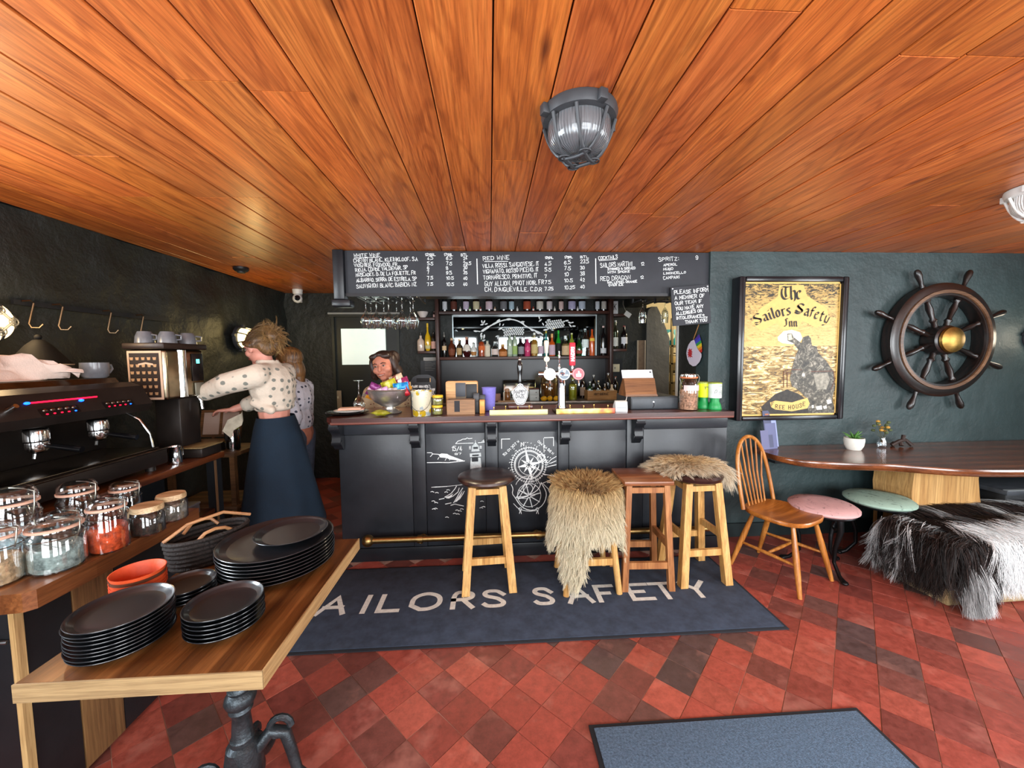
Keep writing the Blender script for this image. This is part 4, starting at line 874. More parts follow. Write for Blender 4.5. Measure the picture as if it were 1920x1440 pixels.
pg = onp(672, 2.98, BTOP+.1); o = inst('wine_glass', gm, None, (pg.x, 2.995, BTOP+.237), (PI, 0, 0)); tag(o, 'upturned wine glass standing on the worktop behind the white plate', 'wine glass')
# footed bowl
pB = wp(732, 2.86); t = thing('punch_bowl', 'footed hammered silver bowl heaped with crisp packets on the worktop', 'bowl', pB)
m_silver = mat('old_silver', '#c4c3c0', .36, .9, var=.2, vscale=25, bump=.15, bscale=40)
MB().lathe([(0, .003), (.075, 0), (.082, .006), (.06, .02), (.038, .03), (.034, .045), (.06, .055), (.11, .085), (.145, .125), (.158, .165), (.16, .172), (.164, .176), (.16, .18), (.152, .172), (.138, .128), (.1, .09), (.04, .06), (0, .055)], 40).build('bowl', m_silver, t)
for s in (1, -1):
    h_ = MB().tube([(s*.155, -.02, .15), (s*.178, -.028, .148), (s*.192, -.02, .13), (s*.19, 0, .12), (s*.18, .02, .14), (s*.155, .02, .15)], .005, 8).build('ring_handle', m_silver, t)
def packet(label, loc, rot, col, col2, w=.075, h=.1, th=.022, seed=0):
    t = thing('crisp_packet', label, 'packet', loc, 0, 'crisp packets', rot)
    rg = random.Random(seed); n = 9
    for nm, c, (u0, u1) in (('wrapper', col, (0., 1.)), ('stripe', col2, (.3, .62))):
        rings = []
        for i in range(n+1):
            u = u0+(u1-u0)*i/n; v_ = -1+2*u; thk = th*(1-v_**4)*(1.04 if nm == 'stripe' else 1)+.0008
            ring = []
            for k in range(16):
                a = 2*PI*k/16; x = w/2*math.cos(a)*(1+.03*math.sin(u*9+seed))*(1.01 if nm == 'stripe' else 1); z_ = thk*math.sin(a)*(1+.18*math.sin(k*2.1+seed+u*7)); ring.append((x, z_, h*(u-.5)))
            rings.append(ring)
        MB().loft(rings, cap=nm == 'wrapper').build(nm, mat('foil_'+c, c, .28, .25, bump=.3, bscale=35), t)
    for s_ in (-1, 1): B((-w/2, -.0012, s_*h*.5-.006), (w/2, .0012, s_*h*.5+.006)).build('crimp', mat('foil_'+col, col, .28, .25), t, smooth=False)
    return t
PK = [(700, 731, 2.80, '#6f2560', '#e3bcd8', (.5, .5, .3), 'purple'), (716, 737, 2.77, '#c99cc4', '#f0e2ee', (.4, 1.3, .1), 'pale lilac'), (730, 722, 2.86, '#b7b32a', '#d8d86a', (.3, 1.2, .2), 'lime yellow'), (754, 718, 2.88, '#8e2350', '#e9dfe4', (.2, 1.25, -.1), 'magenta'), (752, 727, 2.80, '#1f7fc0', '#4db0e0', (.2, 1.45, .1), 'bright blue'),
      (734, 737, 2.765, '#bdb4b4', '#e2dede', (.5, 1.5, 0), 'silver white'), (756, 736, 2.81, '#b3202c', '#e24a3a', (.4, 1.1, -.2), 'red'), (762, 731, 2.86, '#d8952a', '#e8bf4a', (.3, .6, -.4), 'orange'), (744, 712, 2.93, '#cdb598', '#8a4a44', (.3, 1.2, .0), 'spotted cream'), (700, 738, 2.86, '#d08a1e', '#e0aa3a', (.6, .4, .5), 'golden')]
for i, (px, py, Y, c, c2, r, nm) in enumerate(PK): packet('%s crisp packet heaped in the silver bowl' % nm, atY(px, py, Y), r, c, c2, seed=i)
p = atZ(707, 781, BTOP+.012); packet('yellow green crisp packet lying flat before the silver bowl', (p.x, 2.70, BTOP+.023), (PI/2, 0, .9), '#a8a52a', '#c4c24a', .085, .12, .018, seed=21)
# chalk paddle board
p = wp(793, 3.05, .1); t = thing('chalk_paddle', 'black chalkboard paddle with cut-out handle leaning behind the tin pail', 'chalkboard', (p.x, 3.05, BTOP+.0008), rot=(math.radians(-8), 0, 0))
w_, h_ = .098, .272
bm_ = MB(); pl = [(-w_, 0), (w_, 0), (w_, h_*.82), (w_*.82, h_*.93), (w_*.4, h_), (-w_*.4, h_), (-w_*.82, h_*.93), (-w_, h_*.82)]
bm_.prism(pl, 0, .012, 'Y').build('board', mat('paddle_black', '#1d2024', .6, var=.1), t, smooth=False)
B((-.052, -.0012, h_*.78), (.052, 0, h_*.9)).build('handle_slot', mat('slot_black', '#050506', .8), t, smooth=False)
MB().box((.052, -.002, h_*.78), (.058, 0, h_*.9)).build('slot_edge', mat('raw_wood_edge', '#b08a5c', .7), t, smooth=False)
l_ = MB()
for tt, z, a, b in (('PORK GRAVES', .17, -.09, .04), ('CRAB BUNS', .137, -.085, .038), ('AND DIPS', .105, -.085, .036), ('MAYONNAISE', .075, -.09, .03), ('LEMON', .145, .06, .092), ('ICE', .12, .062, .085), ('SOUR', .096, .062, .092)): l_ = MB(); lettering(l_, tt, a, z, .016, .0035, b-a, o=(0, -.0012, 0), jit=.12); l_.build('chalk_line', m_chalk, t, smooth=False)
l_ = MB(); l_.ribbon([(.044, .19), (.052, .185), (.052, .08), (.044, .075)], .003, o=(0, -.0012, 0)); l_.build('chalk_bracket', m_chalk, t, smooth=False)
# tin pail
p = wp(791, 2.70); t = thing('tin_pail', 'cream tin pail with lemon print and wire handle at the worktop edge', 'pail', p)
m, nt, b = _new('lemon_tin'); vec = _coord(nt); vo = nt.nodes.new('ShaderNodeTexVoronoi'); vo.inputs['Scale'].default_value = 17; nt.links.new(vec, vo.inputs['Vector'])
c1 = _ramp(nt, vo.outputs['Distance'], [(.36, '#b99a1c'), (.40, '#d8d2b8')]); c2 = _mix(nt, c1, '#8fa3ad', _ramp(nt, _noise(nt, vec, 26, 2), [(.58, (0, 0, 0)), (.62, (.8, .8, .8))]), 'MIX'); nt.links.new(c2, b.inputs['Base Color']); b.inputs['Roughness'].default_value = .3; b.inputs['Metallic'].default_value = .25
MB().lathe([(0, .002), (.06, 0), (.062, .004), (.07, .165), (.0735, .168), (.073, .174), (.069, .172), (.061, .01), (0, .006)], 30).build('body', m, t)
MB().tube([(.071*math.cos(a), -.02-.075*math.sin(a)*.9, .13-.09*math.sin(a)) for a in [PI*k/12 for k in range(13)]], .0018, 6).build('wire_handle', mat('wire', '#77736a', .3, 1.), t)
# stacked yellow lid jars
mj = thing('pickle_jar', 'small preserve jar with yellow lid, lower one of the stacked pair', 'jar', wp(820, 2.72))
MB().lathe([(0, 0), (.034, 0), (.038, .006), (.038, .045), (.035, .052)], 22).build('glass', glass('jar_glass', '#eef4e6', .03, .7), mj)
MB().lathe([(0, .004), (.034, .005), (.035, .044), (0, .045)], 18).build('preserve', mat('preserve', '#8f8a4e', .5, var=.5, vscale=70), mj)
MB().lathe([(.0365, .052), (.038, .053), (.038, .066), (.036, .069), (0, .069)], 22).build('lid', mat('yellow_lid', '#d2b11e', .4), mj)
o = dup(mj, mj.location+Vector((.003, .002, .0695)), label='small preserve jar with yellow lid, upper one of the stacked pair')
# card and condiment caddy
m_tan = wood('tan_wood', '#a5764a', '#d9ac76', 'X', 1.3, .55); m_walnut = wood('walnut', '#5f3f24', '#9a7148', 'X', 1.4, .5)
p = wp(866, 2.85); t = thing('caddy_box', 'upright tan wooden box with dark card sleeves on the worktop', 'box', p)
s_ = mpp(2.85)
RB((-30*s_, 0, 0), (30*s_, .10, .225), .012).build('box', m_tan, t)
for a, b, z0, z1, c in ((-11, 8, .11, .215, '#3c4046'), (8, 29, .06, .205, '#17181a'), (-11, 8, .03, .108, '#55584f')): RB((a*s_, -.006, z0), (b*s_-.002, -.0005, z1), .002).build('card', mat('sleeve_'+c, c, .5), t)
p = wp(864, 2.70); t = thing('cutlery_tray', 'brown wooden cutlery tray with dark slot at the worktop edge', 'tray', p)
s_ = mpp(2.7)
for a, b in (((-26, 0, 0), (26, .012, .105)), ((-26, .09, 0), (26, .1, .105)), ((-26, .012, 0), (-24, .09, .105)), ((24, .012, 0), (26, .09, .105)), ((-24, .012, 0), (24, .09, .01))): B((a[0]*s_, a[1], a[2]), (b[0]*s_, b[1], b[2])).build('board', m_walnut, t, smooth=False)
B((-12*s_, -.001, .02), (-2*s_, 0, .098)).build('slot', mat('slot_dark', '#141018', .6), t, smooth=False)
RB((26.5*s_, -.005, 0), (45*s_*.0+26.5*s_+.0005, 0, .001), .0002).build('peg', m_walnut, t)
for i, (px, Y, w, h, c, lb) in enumerate(((893, 2.76, 11, .145, '#2a2a2c', 'black card holder behind the cutlery tray'), (904, 2.72, 10, .10, '#b9813a', 'golden wooden block right of the cutlery tray'), (902, 2.80, 16, .128, '#1f1f22', 'black receipt printer block behind the golden wooden block'))):
    p = wp(px, Y); s_ = mpp(Y); t = thing(('card_holder', 'wooden_block', 'receipt_box')[i], lb, ('holder', 'block', 'box')[i], p)
    RB((-w/2*s_, 0, 0), (w/2*s_, .035, h), .004).build('body', mat('block_'+c, c, .45), t); RB((-w/2*s_+.004, -.002, h*.55), (w/2*s_-.004, .0, h*.9), .001).build('face', mat('face_'+c, tuple(min(1, x*1.5+.02) for x in lin(c)), .5), t)
p = wp(917, 2.90); tag(MB(tr(p)).lathe([(0, 0), (.04, 0), (.043, .004), (.054, .172), (.056, .175), (.053, .175), (.041, .008), (0, .006)], 32).build('cup', mat('lilac_enamel', '#7f78c8', .5, var=.08, vscale=60)), 'tall lilac beaker standing on the worktop beside the wooden boxes', 'beaker')
# hand pump
p = wp(975, 2.92); t = thing('hand_pump', 'black handled beer hand pump with white pump clip on a wooden block', 'beer pump', p)
RB((-.095, -.05, 0), (.095, .1, .04), .008).build('base', m_worktop, t)
MB().lathe([(.03, .04), (.03, .05), (.018, .06), (.014, .1), (0, .1)], 16).build('column', MATS['chrome'], t)
MB().lathe([(.012, .1), (.014, .2), (.017, .22), (.014, .25), (.019, .29), (.021, .33), (.017, .36), (.012, .37), (0, .372)], 16).build('lever', mat('black_gloss', '#0d0d0f', .15, coat=.8), t)
MB().lathe([(.008, .37), (.012, .378), (.01, .392), (.006, .397), (0, .4)], 14).build('finial', MATS['chrome'], t)
sh = [(0, .035), (.03, .045), (.045, .075), (.056, .1), (.06, .14), (.045, .165), (.028, .175), (.018, .195), (0, .203), (-.018, .195), (-.028, .175), (-.045, .165), (-.06, .14), (-.056, .1), (-.045, .075), (-.03, .045)]
c_ = MB().prism(sh, -.036, -.030, 'Y').build('pump_clip', mat('clip_white', '#d9dcdc', .4), t, smooth=False)
l_ = MB(); l_.ribbon([(a*.9, .118+(b-.118)*.9) for a, b in sh], .004, o=(0, -.0366, 0), closed=True)
lettering(l_, 'HAPPY', -.042, .125, .026, .005, .084, o=(0, -.0366, 0)); lettering(l_, 'DAZE', -.034, .092, .026, .005, .068, o=(0, -.0366, 0)); l_.ribbon([(-.025, .08), (.025, .08)], .003, o=(0, -.0366, 0)); l_.ribbon([(-.02, .068), (.02, .068)], .003, o=(0, -.0366, 0)); l_.ribbon(circ(0, .185, .009, 10), .003, o=(0, -.0366, 0))
l_.build('clip_print', mat('clip_ink', '#3a3a3c', .6), c_, smooth=False)
# drip mats
for i, (a, b) in enumerate(((918, 1027), (1043, 1153))):
    Y = 2.655; xa, xb = onp(a, Y, BTOP).x, onp(b, Y, BTOP).x
    t = thing('drip_tray', ('yellow fronted brass drip tray under the hand pump', 'yellow and orange fronted brass drip tray under the beer taps')[i], 'drip tray', ((xa+xb)/2, Y, BTOP+.0008)); hw = (xb-xa)/2
    RB((-hw, .004, 0), (hw, .19, .012), .003).build('tray', mat('tray_steel', '#5a4a38', .35, .8), t)
    m, nt, bb_ = _new('runner_%d' % i); f = _noise(nt, _coord(nt), 7 if i else 3, 2)
    nt.links.new(_ramp(nt, f, [(.35, '#e9dc74'), (.5, '#f0e8a0')] if not i else [(.40, '#eee69a'), (.52, '#e0a850'), (.62, '#d8644a')]), bb_.inputs['Base Color']); bb_.inputs['Roughness'].default_value = .4
    RB((-hw, -.003, 0), (hw, .003, .034), .002).build('front_strip', m, t, label='printed yellow front strip')
    for k in range(5):
        x = -hw*.85+k*hw*.42; MB().lathe([(.003, .012), (.003, .04), (.006, .043), (.006, .05), (0, .053)], 10, (x, .05+.05*(k % 2), 0)).build('peg', mat('bright_brass', '#e0b86a', .2, 1.), t)
# beer font
p = wp(1053, 2.84, .2); t = thing('beer_font', 'chrome T-bar beer font with three lit badges and tap handles', 'beer taps', p)
m_chr = mat('bright_chrome', '#dfe6ea', .08, 1.)
MB().lathe([(.055, 0), (.055, .01), (.035, .02), (.03, .06), (.028, .2), (.03, .24), (.048, .262), (.05, .285), (0, .287)], 28).build('column', m_chr, t)
s_ = mpp(2.84); zb_ = .272
MB().lathe([(0, -.175), (.022, -.175), (.022, .16), (0, .16)], 20, (0, 0, zb_), ax='X').build('cross_bar', m_chr, t)
for i, (px, c, ring) in enumerate(((1029, '#f4f3ec', '#ffffff'), (1056, '#4a5a68', '#dfe9ee'), (1083, '#c8323c', '#e8848a'))):
    x = (px-1053)*s_
    d_ = MB().lathe([(0, -.045), (.040, -.045), (.044, -.04), (.044, -.028), (.03, -.02)], 28, (x, 0, zb_), ax='Y').build('badge', mat('badge_ring_%d' % i, ring, .3, emit=.35, ecol=ring), t)
    d_.scale = (1.0, 1, 1)
    MB().lathe([(0, -.0462), (.036, -.0462), (.037, -.045)], 28, (x, 0, zb_), ax='Y').build('badge_face', mat('badge_face_%d' % i, c, .3, emit=(1.4, .25, .5)[i], ecol=c), d_)
    l_ = MB()
    if i == 1: l_.flat([(x-.03, zb_-.012), (x+.03, zb_-.012), (x+.03, zb_-.002), (x-.03, zb_-.002)], o=(0, -.047, 0)); l_.flat([(x-.012, zb_+.03), (x+.012, zb_+.03), (x+.003, zb_+.004), (x-.003, zb_+.004)], o=(0, -.047, 0))
    if i == 2: l_.flat([(x-.018, zb_-.02), (x+.018, zb_-.02), (x+.02, zb_), (x+.01, zb_+.004), (x+.004, zb_+.022), (x-.004, zb_+.022), (x-.005, zb_+.003), (x-.02, zb_)], o=(0, -.047, 0))
    if i: l_.build('badge_print', mat('badge_white', '#eef2f4', .4, emit=.5, ecol='#eef2f4'), d_, smooth=False)
    else: MB().flat([(x-.012, zb_-.002), (x+.012, zb_-.002), (x+.012, zb_+.002), (x-.012, zb_+.002)], o=(0, -.047, 0)).build('badge_print', mat('badge_gold', '#e8dcb0', .4), d_, smooth=False)
    mbs = MB(); mbs.tube([(x, -.03, zb_-.03), (x, -.045, zb_-.06), (x, -.045, zb_-.085)], .006, 8); mbs.build('spout', m_chr, t)
    h0 = zb_+.022; hx = (-.024+1024-1053)*s_ if i == 0 else ((1048-1053)*s_ if i == 1 else (1073-1053)*s_)
    MB().lathe([(.007, h0), (.009, h0+.012), (.011, h0+.03), (.007, h0+.04), (.005, h0+.05)], 12, (hx, -.01, 0)).build('tap_stem', m_chr, t)
    hh = h0+.045
    if i == 0:
        MB().lathe([(.004, hh), (.004, hh+.04), (.022, hh+.042), (.022, hh+.046)][:2]+[(.006, hh+.08), (.014, hh+.12), (.02, hh+.165), (.017, hh+.18), (0, hh+.185)], 14, (hx, -.01, 0)).build('handle', mat('ivory_handle', '#e3d3bf', .35), t, label='ivory tap handle')
        MB().lathe([(0, -.006), (.021, -.006), (.021, .006), (0, .006)], 18, (hx, -.02, hh+.045), ax='Y').build('disc', mat('disc_cream', '#e0cda6', .4), t)
    if i == 1: MB().lathe([(.005, hh), (.005, hh+.03), (.008, hh+.035), (.008, hh+.085), (.006, hh+.09), (.007, hh+.1), (0, hh+.11)], 12, (hx, -.01, 0)).build('handle', m_chr, t, label='slim silver tap handle')
    if i == 2:
        hq = RB((hx-.021, -.022, hh-.005), (hx+.021, .004, hh+.165), .006).build('handle', mat('red_handle', '#c81f30', .35, emit=.25, ecol='#d82238'), t, label='red tap handle with white lettering')
        l_ = MB(); lettering(l_, 'MADRI', 0, 0, .022, .006, .1, U=(0, 0, 1), V=(-1, 0, 0), o=(hx+.011, -.0228, hh+.03)); l_.build('lettering', mat('badge_white', '#eef2f4'), hq, smooth=False)
# card reader, cash drawer, tablet stand
p = wp(1165, 2.70); t = thing('card_reader', 'small white card reader standing on the worktop edge', 'card reader', p, -.12)
MB().prism([(-.01, 0), (.09, 0), (.09, .03), (.03, .078), (.0, .072), (-.012, .02)], -.042, .042, 'X').build('body', mat('reader_white', '#d6d9db', .35), t, angle=30)
B((-.036, -.0135, .03), (.036, -.005, .034)).build('slot', mat('slot_grey', '#6a7076', .4), t, smooth=False)
p = wp(1232, 2.80); s_ = mpp(2.8)
t = thing('cash_drawer', 'black cash drawer box under the tablet stand on the worktop', 'cash drawer', p)
RB((-.2, 0, 0), (.165, .33, .095), .005).build('body', mat('drawer_black', '#33373b', .45, var=.15), t); RB((-.195, -.006, .008), (.16, -.0005, .085), .003).build('drawer_front', mat('drawer_front', '#3c4146', .45, var=.15), t); MB().lathe([(0, -.004), (.007, -.003), (.008, 0)], 10, (-.03, -.006, .055), ax='Y').build('lock', MATS['steel'], t)
MB().tube([(-.03, -.008, .05), (-.025, -.008, .03), (-.035, -.008, .012)], .002, 6).build('crack', mat('crack', '#101112', .8), t)
p = wp(1205, 2.82, .15); t = thing('tablet_stand', 'sloping wooden stand holding a white tablet on the cash drawer', 'tablet stand', (p.x, 2.83, BTOP+.0968))
MB().prism([(0, 0), (.16, 0), (.16, .02), (.075, .135), (.045, .13), (.0, .015)], -.125, .115, 'X').build('wedge', wood('stand_oak', '#5d3a22', '#94643c', 'X', 1.3, .5), t, smooth=False, angle=30)
B((-.128, -.008, 0), (.118, .0, .012)).build('lip', MATS['stand_oak'], t, smooth=False)
p = wp(1202, 2.9, .2); t = thing('tablet', 'white tablet clipped on the wooden stand seen from behind', 'tablet', (p.x, 2.935, BTOP+.095+.075), rot=(math.radians(-24), 0, 0))
RB((-.125, 0, -.03), (.125, .009, .135), .006).build('shell', mat('tablet_white', '#d3d8e0', .35), t); RB((.098, -.0012, .107), (.113, 0, .118), .001).build('camera_dot', mat('tablet_cam', '#33343a', .3), t); RB((-.12, .0092, -.028), (.12, .0105, .13), .0004).build('screen', mat('screen_dark', '#0c0d10', .1), t)
tag(MB().tube([onp(1176, 2.74, BTOP+.03), onp(1173, 2.78, BTOP+.06), onp(1176, 2.84, BTOP+.105), onp(1186, 2.9, BTOP+.118), onp(1192, 2.9, BTOP+.118)], .0028, 6).build('charging_cable', mat('cable_white', '#cfcfca', .5)), 'white charging cable looping from card reader to cash drawer', 'cable')
# big clip jar of scratchings
p = wp(1291, 2.74); t = thing('snack_jar', 'large clip top glass jar of pork scratchings on the worktop', 'jar', p)
MB().lathe([(0, 0), (.06, 0), (.066, .008), (.066, .19), (.058, .215), (.052, .225), (.054, .24)], 30).build('glass', glass('big_jar_glass', '#eef2ee', .03, .82), t)
MB().lathe([(0, .006), (.06, .006), (.0615, .14), (.05, .15), (0, .148)], 24).build('scratchings', mat('scratchings', '#b58872', .8, var=.75, vscale=75, bump=.8, bscale=70), t, label='pinkish pork scratchings')
MB().lathe([(.055, .24), (.058, .243), (.058, .258), (.05, .266), (0, .268)], 28).build('lid', glass('lid_glass', '#e2e6e2', .04, .5), t)
MB().lathe([(.056, .232), (.061, .236), (.061, .243), (.056, .246)], 28).build('seal', mat('rubber_seal', '#b8683a', .5), t)
MB().lathe([(.0675, .145), (.0675, .185)], 20, a0=-PI/2-1., a1=-PI/2+1.).build('label', mat('jar_label', '#cbb8b4', .7), t)
MB().tube([(.066, -.01, .2), (.075, -.01, .235), (.066, -.005, .258), (.055, 0, .26)], .0022, 6).build('clip', MATS['wire'], t); MB().tube([(-.066, -.01, .2), (-.075, -.01, .235), (-.066, -.005, .258)], .0022, 6).build('clip', MATS['wire'], t)
for px, Y, c, lb in ((1319, 2.80, '#d3e614', 'charity collecting tin with neon yellow wrap and green base'), (1340, 2.74, '#c9d6cd', 'charity collecting tin with white printed wrap and green base')):
    p = wp(px, Y); t = thing('collecting_tin', lb, 'collecting tin', p)
    MB().lathe([(0, 0), (.046, 0), (.048, .004), (.042, .035), (.03, .062), (.032, .085), (.0, .085)], 26).build('base', mat('green_plastic', '#128a44', .4), t)
    MB().lathe([(.0, .0855), (.044, .0855), (.046, .088), (.046, .19), (0, .19)], 26).build('wrap', mat('wrap_'+c, c, .5, var=.05), t)
    MB().lathe([(.047, .191), (.047, .198), (.03, .203), (0, .203)], 26).build('lid', mat('tin_lid', '#9fb04a' if c == '#d3e614' else '#8f9a92', .4), t)
    l_ = MB(); k0 = -.0475
    if c == '#d3e614':
        for q in ([(-.02, .165), (.025, .165)], [(-.012, .165), (-.014, .15)], [(.018, .165), (.02, .14)]): l_.ribbon(q, .004, o=(0, k0, 0))
    else:
        for q in ([(-.03, .12), (-.025, .145), (-.015, .15), (-.01, .135), (-.02, .125)], [(0, .175), (.03, .175)], [(0, .14), (.03, .14)], [(0, .13), (.028, .13)], [(0, .12), (.03, .12)]): l_.ribbon(q, .0025, o=(0, k0, 0))
    l_.build('print', mat('tin_ink', '#3f4a44', .7), t, smooth=False)
# pair of flags on a stick pinned to the return wall
p = atX(1312, 604, 1.74)
t = thing('paper_flags', 'white dragon flag and rainbow flag hanging on a stick beside the bar', 'flags', (1.735, p.y, p.z))
def fl_(a, b, X): q = atX(1200+a/8.47, 530+b/8.47, X); return (q.x-1.735, q.y-p.y, q.z-p.z)
def plate3(pts, X, th=.002):
    P = [fl_(a, b, X) for a, b in pts]; n = len(P); return MB().add(P+[(x+th, y, z) for x, y, z in P], [tuple(range(n)), tuple(range(n, 2*n))[::-1]]+[(k, (k+1) % n, n+(k+1) % n, n+k) for k in range(n)])
MB().tube([fl_(935, 665, 1.73), fl_(850, 895, 1.728)], .004, 8).build('stick', mat('flag_stick', '#9a6d3c', .6), t)
plate3([(855, 905), (810, 930), (770, 985), (745, 1060), (735, 1120), (750, 1210), (785, 1290), (840, 1328), (885, 1320), (940, 1260), (970, 1180), (970, 1130), (915, 1060), (880, 980)], 1.722).build('white_flag', mat('flag_white', '#cfc8d6', .8), t, smooth=False)
cols_ = ['#4a2c90', '#3a44b8', '#2f8f4a', '#d8c020', '#d87a1c', '#b8241c']
for k, c in enumerate(cols_):
    f0, f1 = k/6, (k+1)/6; L0, L1, R0, R1 = (862, 905), (955, 1120), (935, 820), (980, 1100)
    def lp(f): return (L0[0]+(L1[0]-L0[0])*f+ -6*math.sin(f*PI), L0[1]+(L1[1]-L0[1])*f), (R0[0]+(R1[0]-R0[0])*f+14*math.sin(f*PI), R0[1]+(R1[1]-R0[1])*f)
    (a, b), (c2, d) = lp(f0), lp(f1); plate3([a, b, d, c2], 1.7265).build('rainbow_stripe', mat('flag_'+c, c, .8), t, smooth=False)
dr = [(760, 1060), (775, 1075), (785, 1040), (800, 1070), (825, 1045), (815, 1085), (838, 1105), (815, 1110), (830, 1140), (810, 1150), (835, 1185), (805, 1175), (795, 1200), (790, 1165), (765, 1190), (770, 1150), (752, 1150), (768, 1125), (755, 1100), (775, 1100)]
plate3(dr, 1.7195, .001).build('red_dragon', mat('dragon_red', '#b3242c', .8), t, smooth=False, label='red dragon emblem')
# kitchen shelf rack seen through the opening
t = thing('kitchen_rack', 'metal storage rack standing in the lit kitchen beyond the bar', 'rack', (0, 0, 0))
KY = 5.05; m_rack = mat('rack_metal', '#8f7f5c', .4, .6); ra, rb = 2.30, 3.1
for x in (ra, ra+.14, rb): B((x, KY, 0), (x+.03, KY+.03, 2.0)).build('post', m_rack, t, smooth=False)
rz_ = [.5, .85, 1.12, 1.38, 1.62]
for z in rz_: B((ra, KY, z), (rb+.03, KY+.4, z+.02)).build('shelf', m_rack, t, smooth=False)
for i, (x, z, w, h, c, lb) in enumerate(((2.47, 1.12, .14, .12, '#c9b27a', 'tan tub'), (2.62, 1.12, .1, .15, '#8a6a3a', 'brown tub'), (2.48, 1.38, .15, .12, '#b59a5c', 'ochre tub'), (2.5, .85, .2, .14, '#c9b07a', 'straw coloured tub'), (2.64, 1.38, .1, .14, '#dccf9f', 'pale tub'))):
    q = thing('storage_tub', '%s stacked on the kitchen rack seen through the opening' % lb, 'tub', (x, KY+.15, z+.0205)); RB((-w/2, -.08, 0), (w/2, .08, h*.85), .01).build('body', mat('tub_'+c, c, .5), q); RB((-w/2-.006, -.086, h*.85), (w/2+.006, .086, h), .005).build('lid', mat('tub_lid', '#d9cba0', .5), q)
pa_, pb_ = atY(1243, 625, KY), atY(1268, 598, KY)
q = thing('teal_box', 'teal cardboard box with pale round label on the kitchen rack', 'box', ((pa_.x+pb_.x)/2, KY+.1, 1.6405))
w2 = (pb_.x-pa_.x)/2; RB((-w2, -.09, 0), (w2, .09, .21), .004).build('carton', mat('teal_card', '#0f7f84', .5), q); MB().lathe([(0, -.0915), (w2*.62, -.0915), (w2*.62, -.09)], 20, (.02, 0, .12), ax='Y').build('round_label', mat('pale_label', '#e6e2c4', .6), q)
# ------------------------------------------------------------------ mats on the floor
m_mat = mat('mat_slate', '#323c4c', .95, var=.28, vscale=16, bump=.3, bscale=300)
m_mat2 = mat('mat_blue_grey', '#587189', .95, var=.4, vscale=130, bump=.5, bscale=300)
m_rub = mat('mat_rubber', '#1c2027', .8)
def floor_mat(name, label, x0, y0, x1, y1, m):
    t = thing(name, label, 'mat', ((x0+x1)/2, (y0+y1)/2, .0022)); hx, hy = (x1-x0)/2, (y1-y0)/2
    RB((-hx, -hy, 0), (hx, hy, .006), .003).build('rubber_edge', m_rub, t); RB((-hx+.018, -hy+.018, .0061), (hx-.018, hy-.018, .0105), .003).build('pile', m, t); return t
t = floor_mat('logo_mat', 'long slate blue doormat with white lettering in front of the bar', -1.06, 1.895, 1.6, 2.685, m_mat)
zt_ = .0128; O2, S2 = (540, 1040), 2.0426
l_ = MB(); cxm, cym = .27, 2.29
yb0, yb1 = atZ(604.6, 1152.6, zt_).y, atZ(1323, 1116, zt_).y; ht = atZ(632, 1122, zt_).y-atZ(632, 1151, zt_).y
LET = [('S', 18, 92), ('A', 130, 232), ('I', 280, 328), ('L', 357, 432), ('O', 475, 588), ('R', 632, 710), ('S', 750, 828), ('S', 943, 1010), ('A', 1065, 1157), ('F', 1178, 1248), ('E', 1300, 1382), ('T', 1390, 1478), ('Y', 1505, 1603)]
for c, a, b in LET:
    f = (a+b)/2/1603; ym = 1150-(f*37); xc = atZ(540+(a+b)/2/S2, ym-14, zt_).x; w = (b-a)/S2*2.33/720*.92
    if c == 'I': w = .012
    yb_ = (yb0+yb1)/2
    l_ = MB()
    for st in GLYPH[c]:
        if c == 'I': P = [(xc, yb_), (xc, yb_+ht)]
        else: P = [(xc-w/2+q[0]/.75*w, yb_+q[1]*ht) for q in st]
        l_.ribbon(chaikin(P[:-1] if c == 'O' else P, 2) if c in 'SOR' else P, .031, (1, 0, 0), (0, 1, 0), (0, 0, zt_), c == 'O')
    o = l_.build('letter', mat('mat_white', '#cfcfc6', .95, var=.15, vscale=60), t, smooth=False); o.location = -t.location
floor_mat('door_mat', 'plain blue grey doormat lying nearest the entrance', .376, -.2, 1.515, 1.432, m_mat2)

# ------------------------------------------------------------------ stools
m_pine = wood('stool_pine', '#a8793e', '#dcb476', 'Z', 1.1, .5, mid='#c99a58'); m_oak = wood('stool_oak', '#7a4826', '#bb8350', 'Z', 1.1, .5, mid='#9c6538')
m_seatdark = wood('seat_dark', '#1c0e0a', '#4a2c22', 'X', 1., .35, .3, mid='#2e1812')
def leg4(t, h, top, bot, sec, m, rails=((.24, .0),), rnd=False, apron=True, zrail=(.16, .27)):
    """four splayed legs, apron and two levels of rails"""
    P = lambda s1, s2, z: Vector((s1*(bot+(top-bot)*z/h), s2*(bot+(top-bot)*z/h), z))
    for s1 in (-1, 1):
        for s2 in (-1, 1):
            if rnd: MB().tube([P(s1, s2, 0), P(s1, s2, h)], [sec*.42, sec*.5], 12).build('leg', m, t); continue
            rings = []
            for z in (0, h):
                c = P(s1, s2, z); k = sec/2*(1.05 if z == 0 else .95); rings.append([(c.x-k, c.y-k, z), (c.x+k, c.y-k, z), (c.x+k, c.y+k, z), (c.x-k, c.y+k, z)])
            MB().loft(rings).build('leg', m, t, smooth=False)
    for ax in (0, 1):
        for s in (-1, 1):
            for z, hh, nm in ([(h-.035, .035, 'apron')] if apron else [])+[(zrail[ax], .042, 'rail')]:
                c = P(1, 1, z).x; a = c-sec*.45; th = .011
                if ax == 0: B((-a, s*c-th, z-hh/2), (a, s*c+th, z+hh/2)).build(nm, m, t, smooth=False)
                else: B((s*c-th, -a, z-hh/2), (s*c+th, a, z+hh/2)).build(nm, m, t, smooth=False)
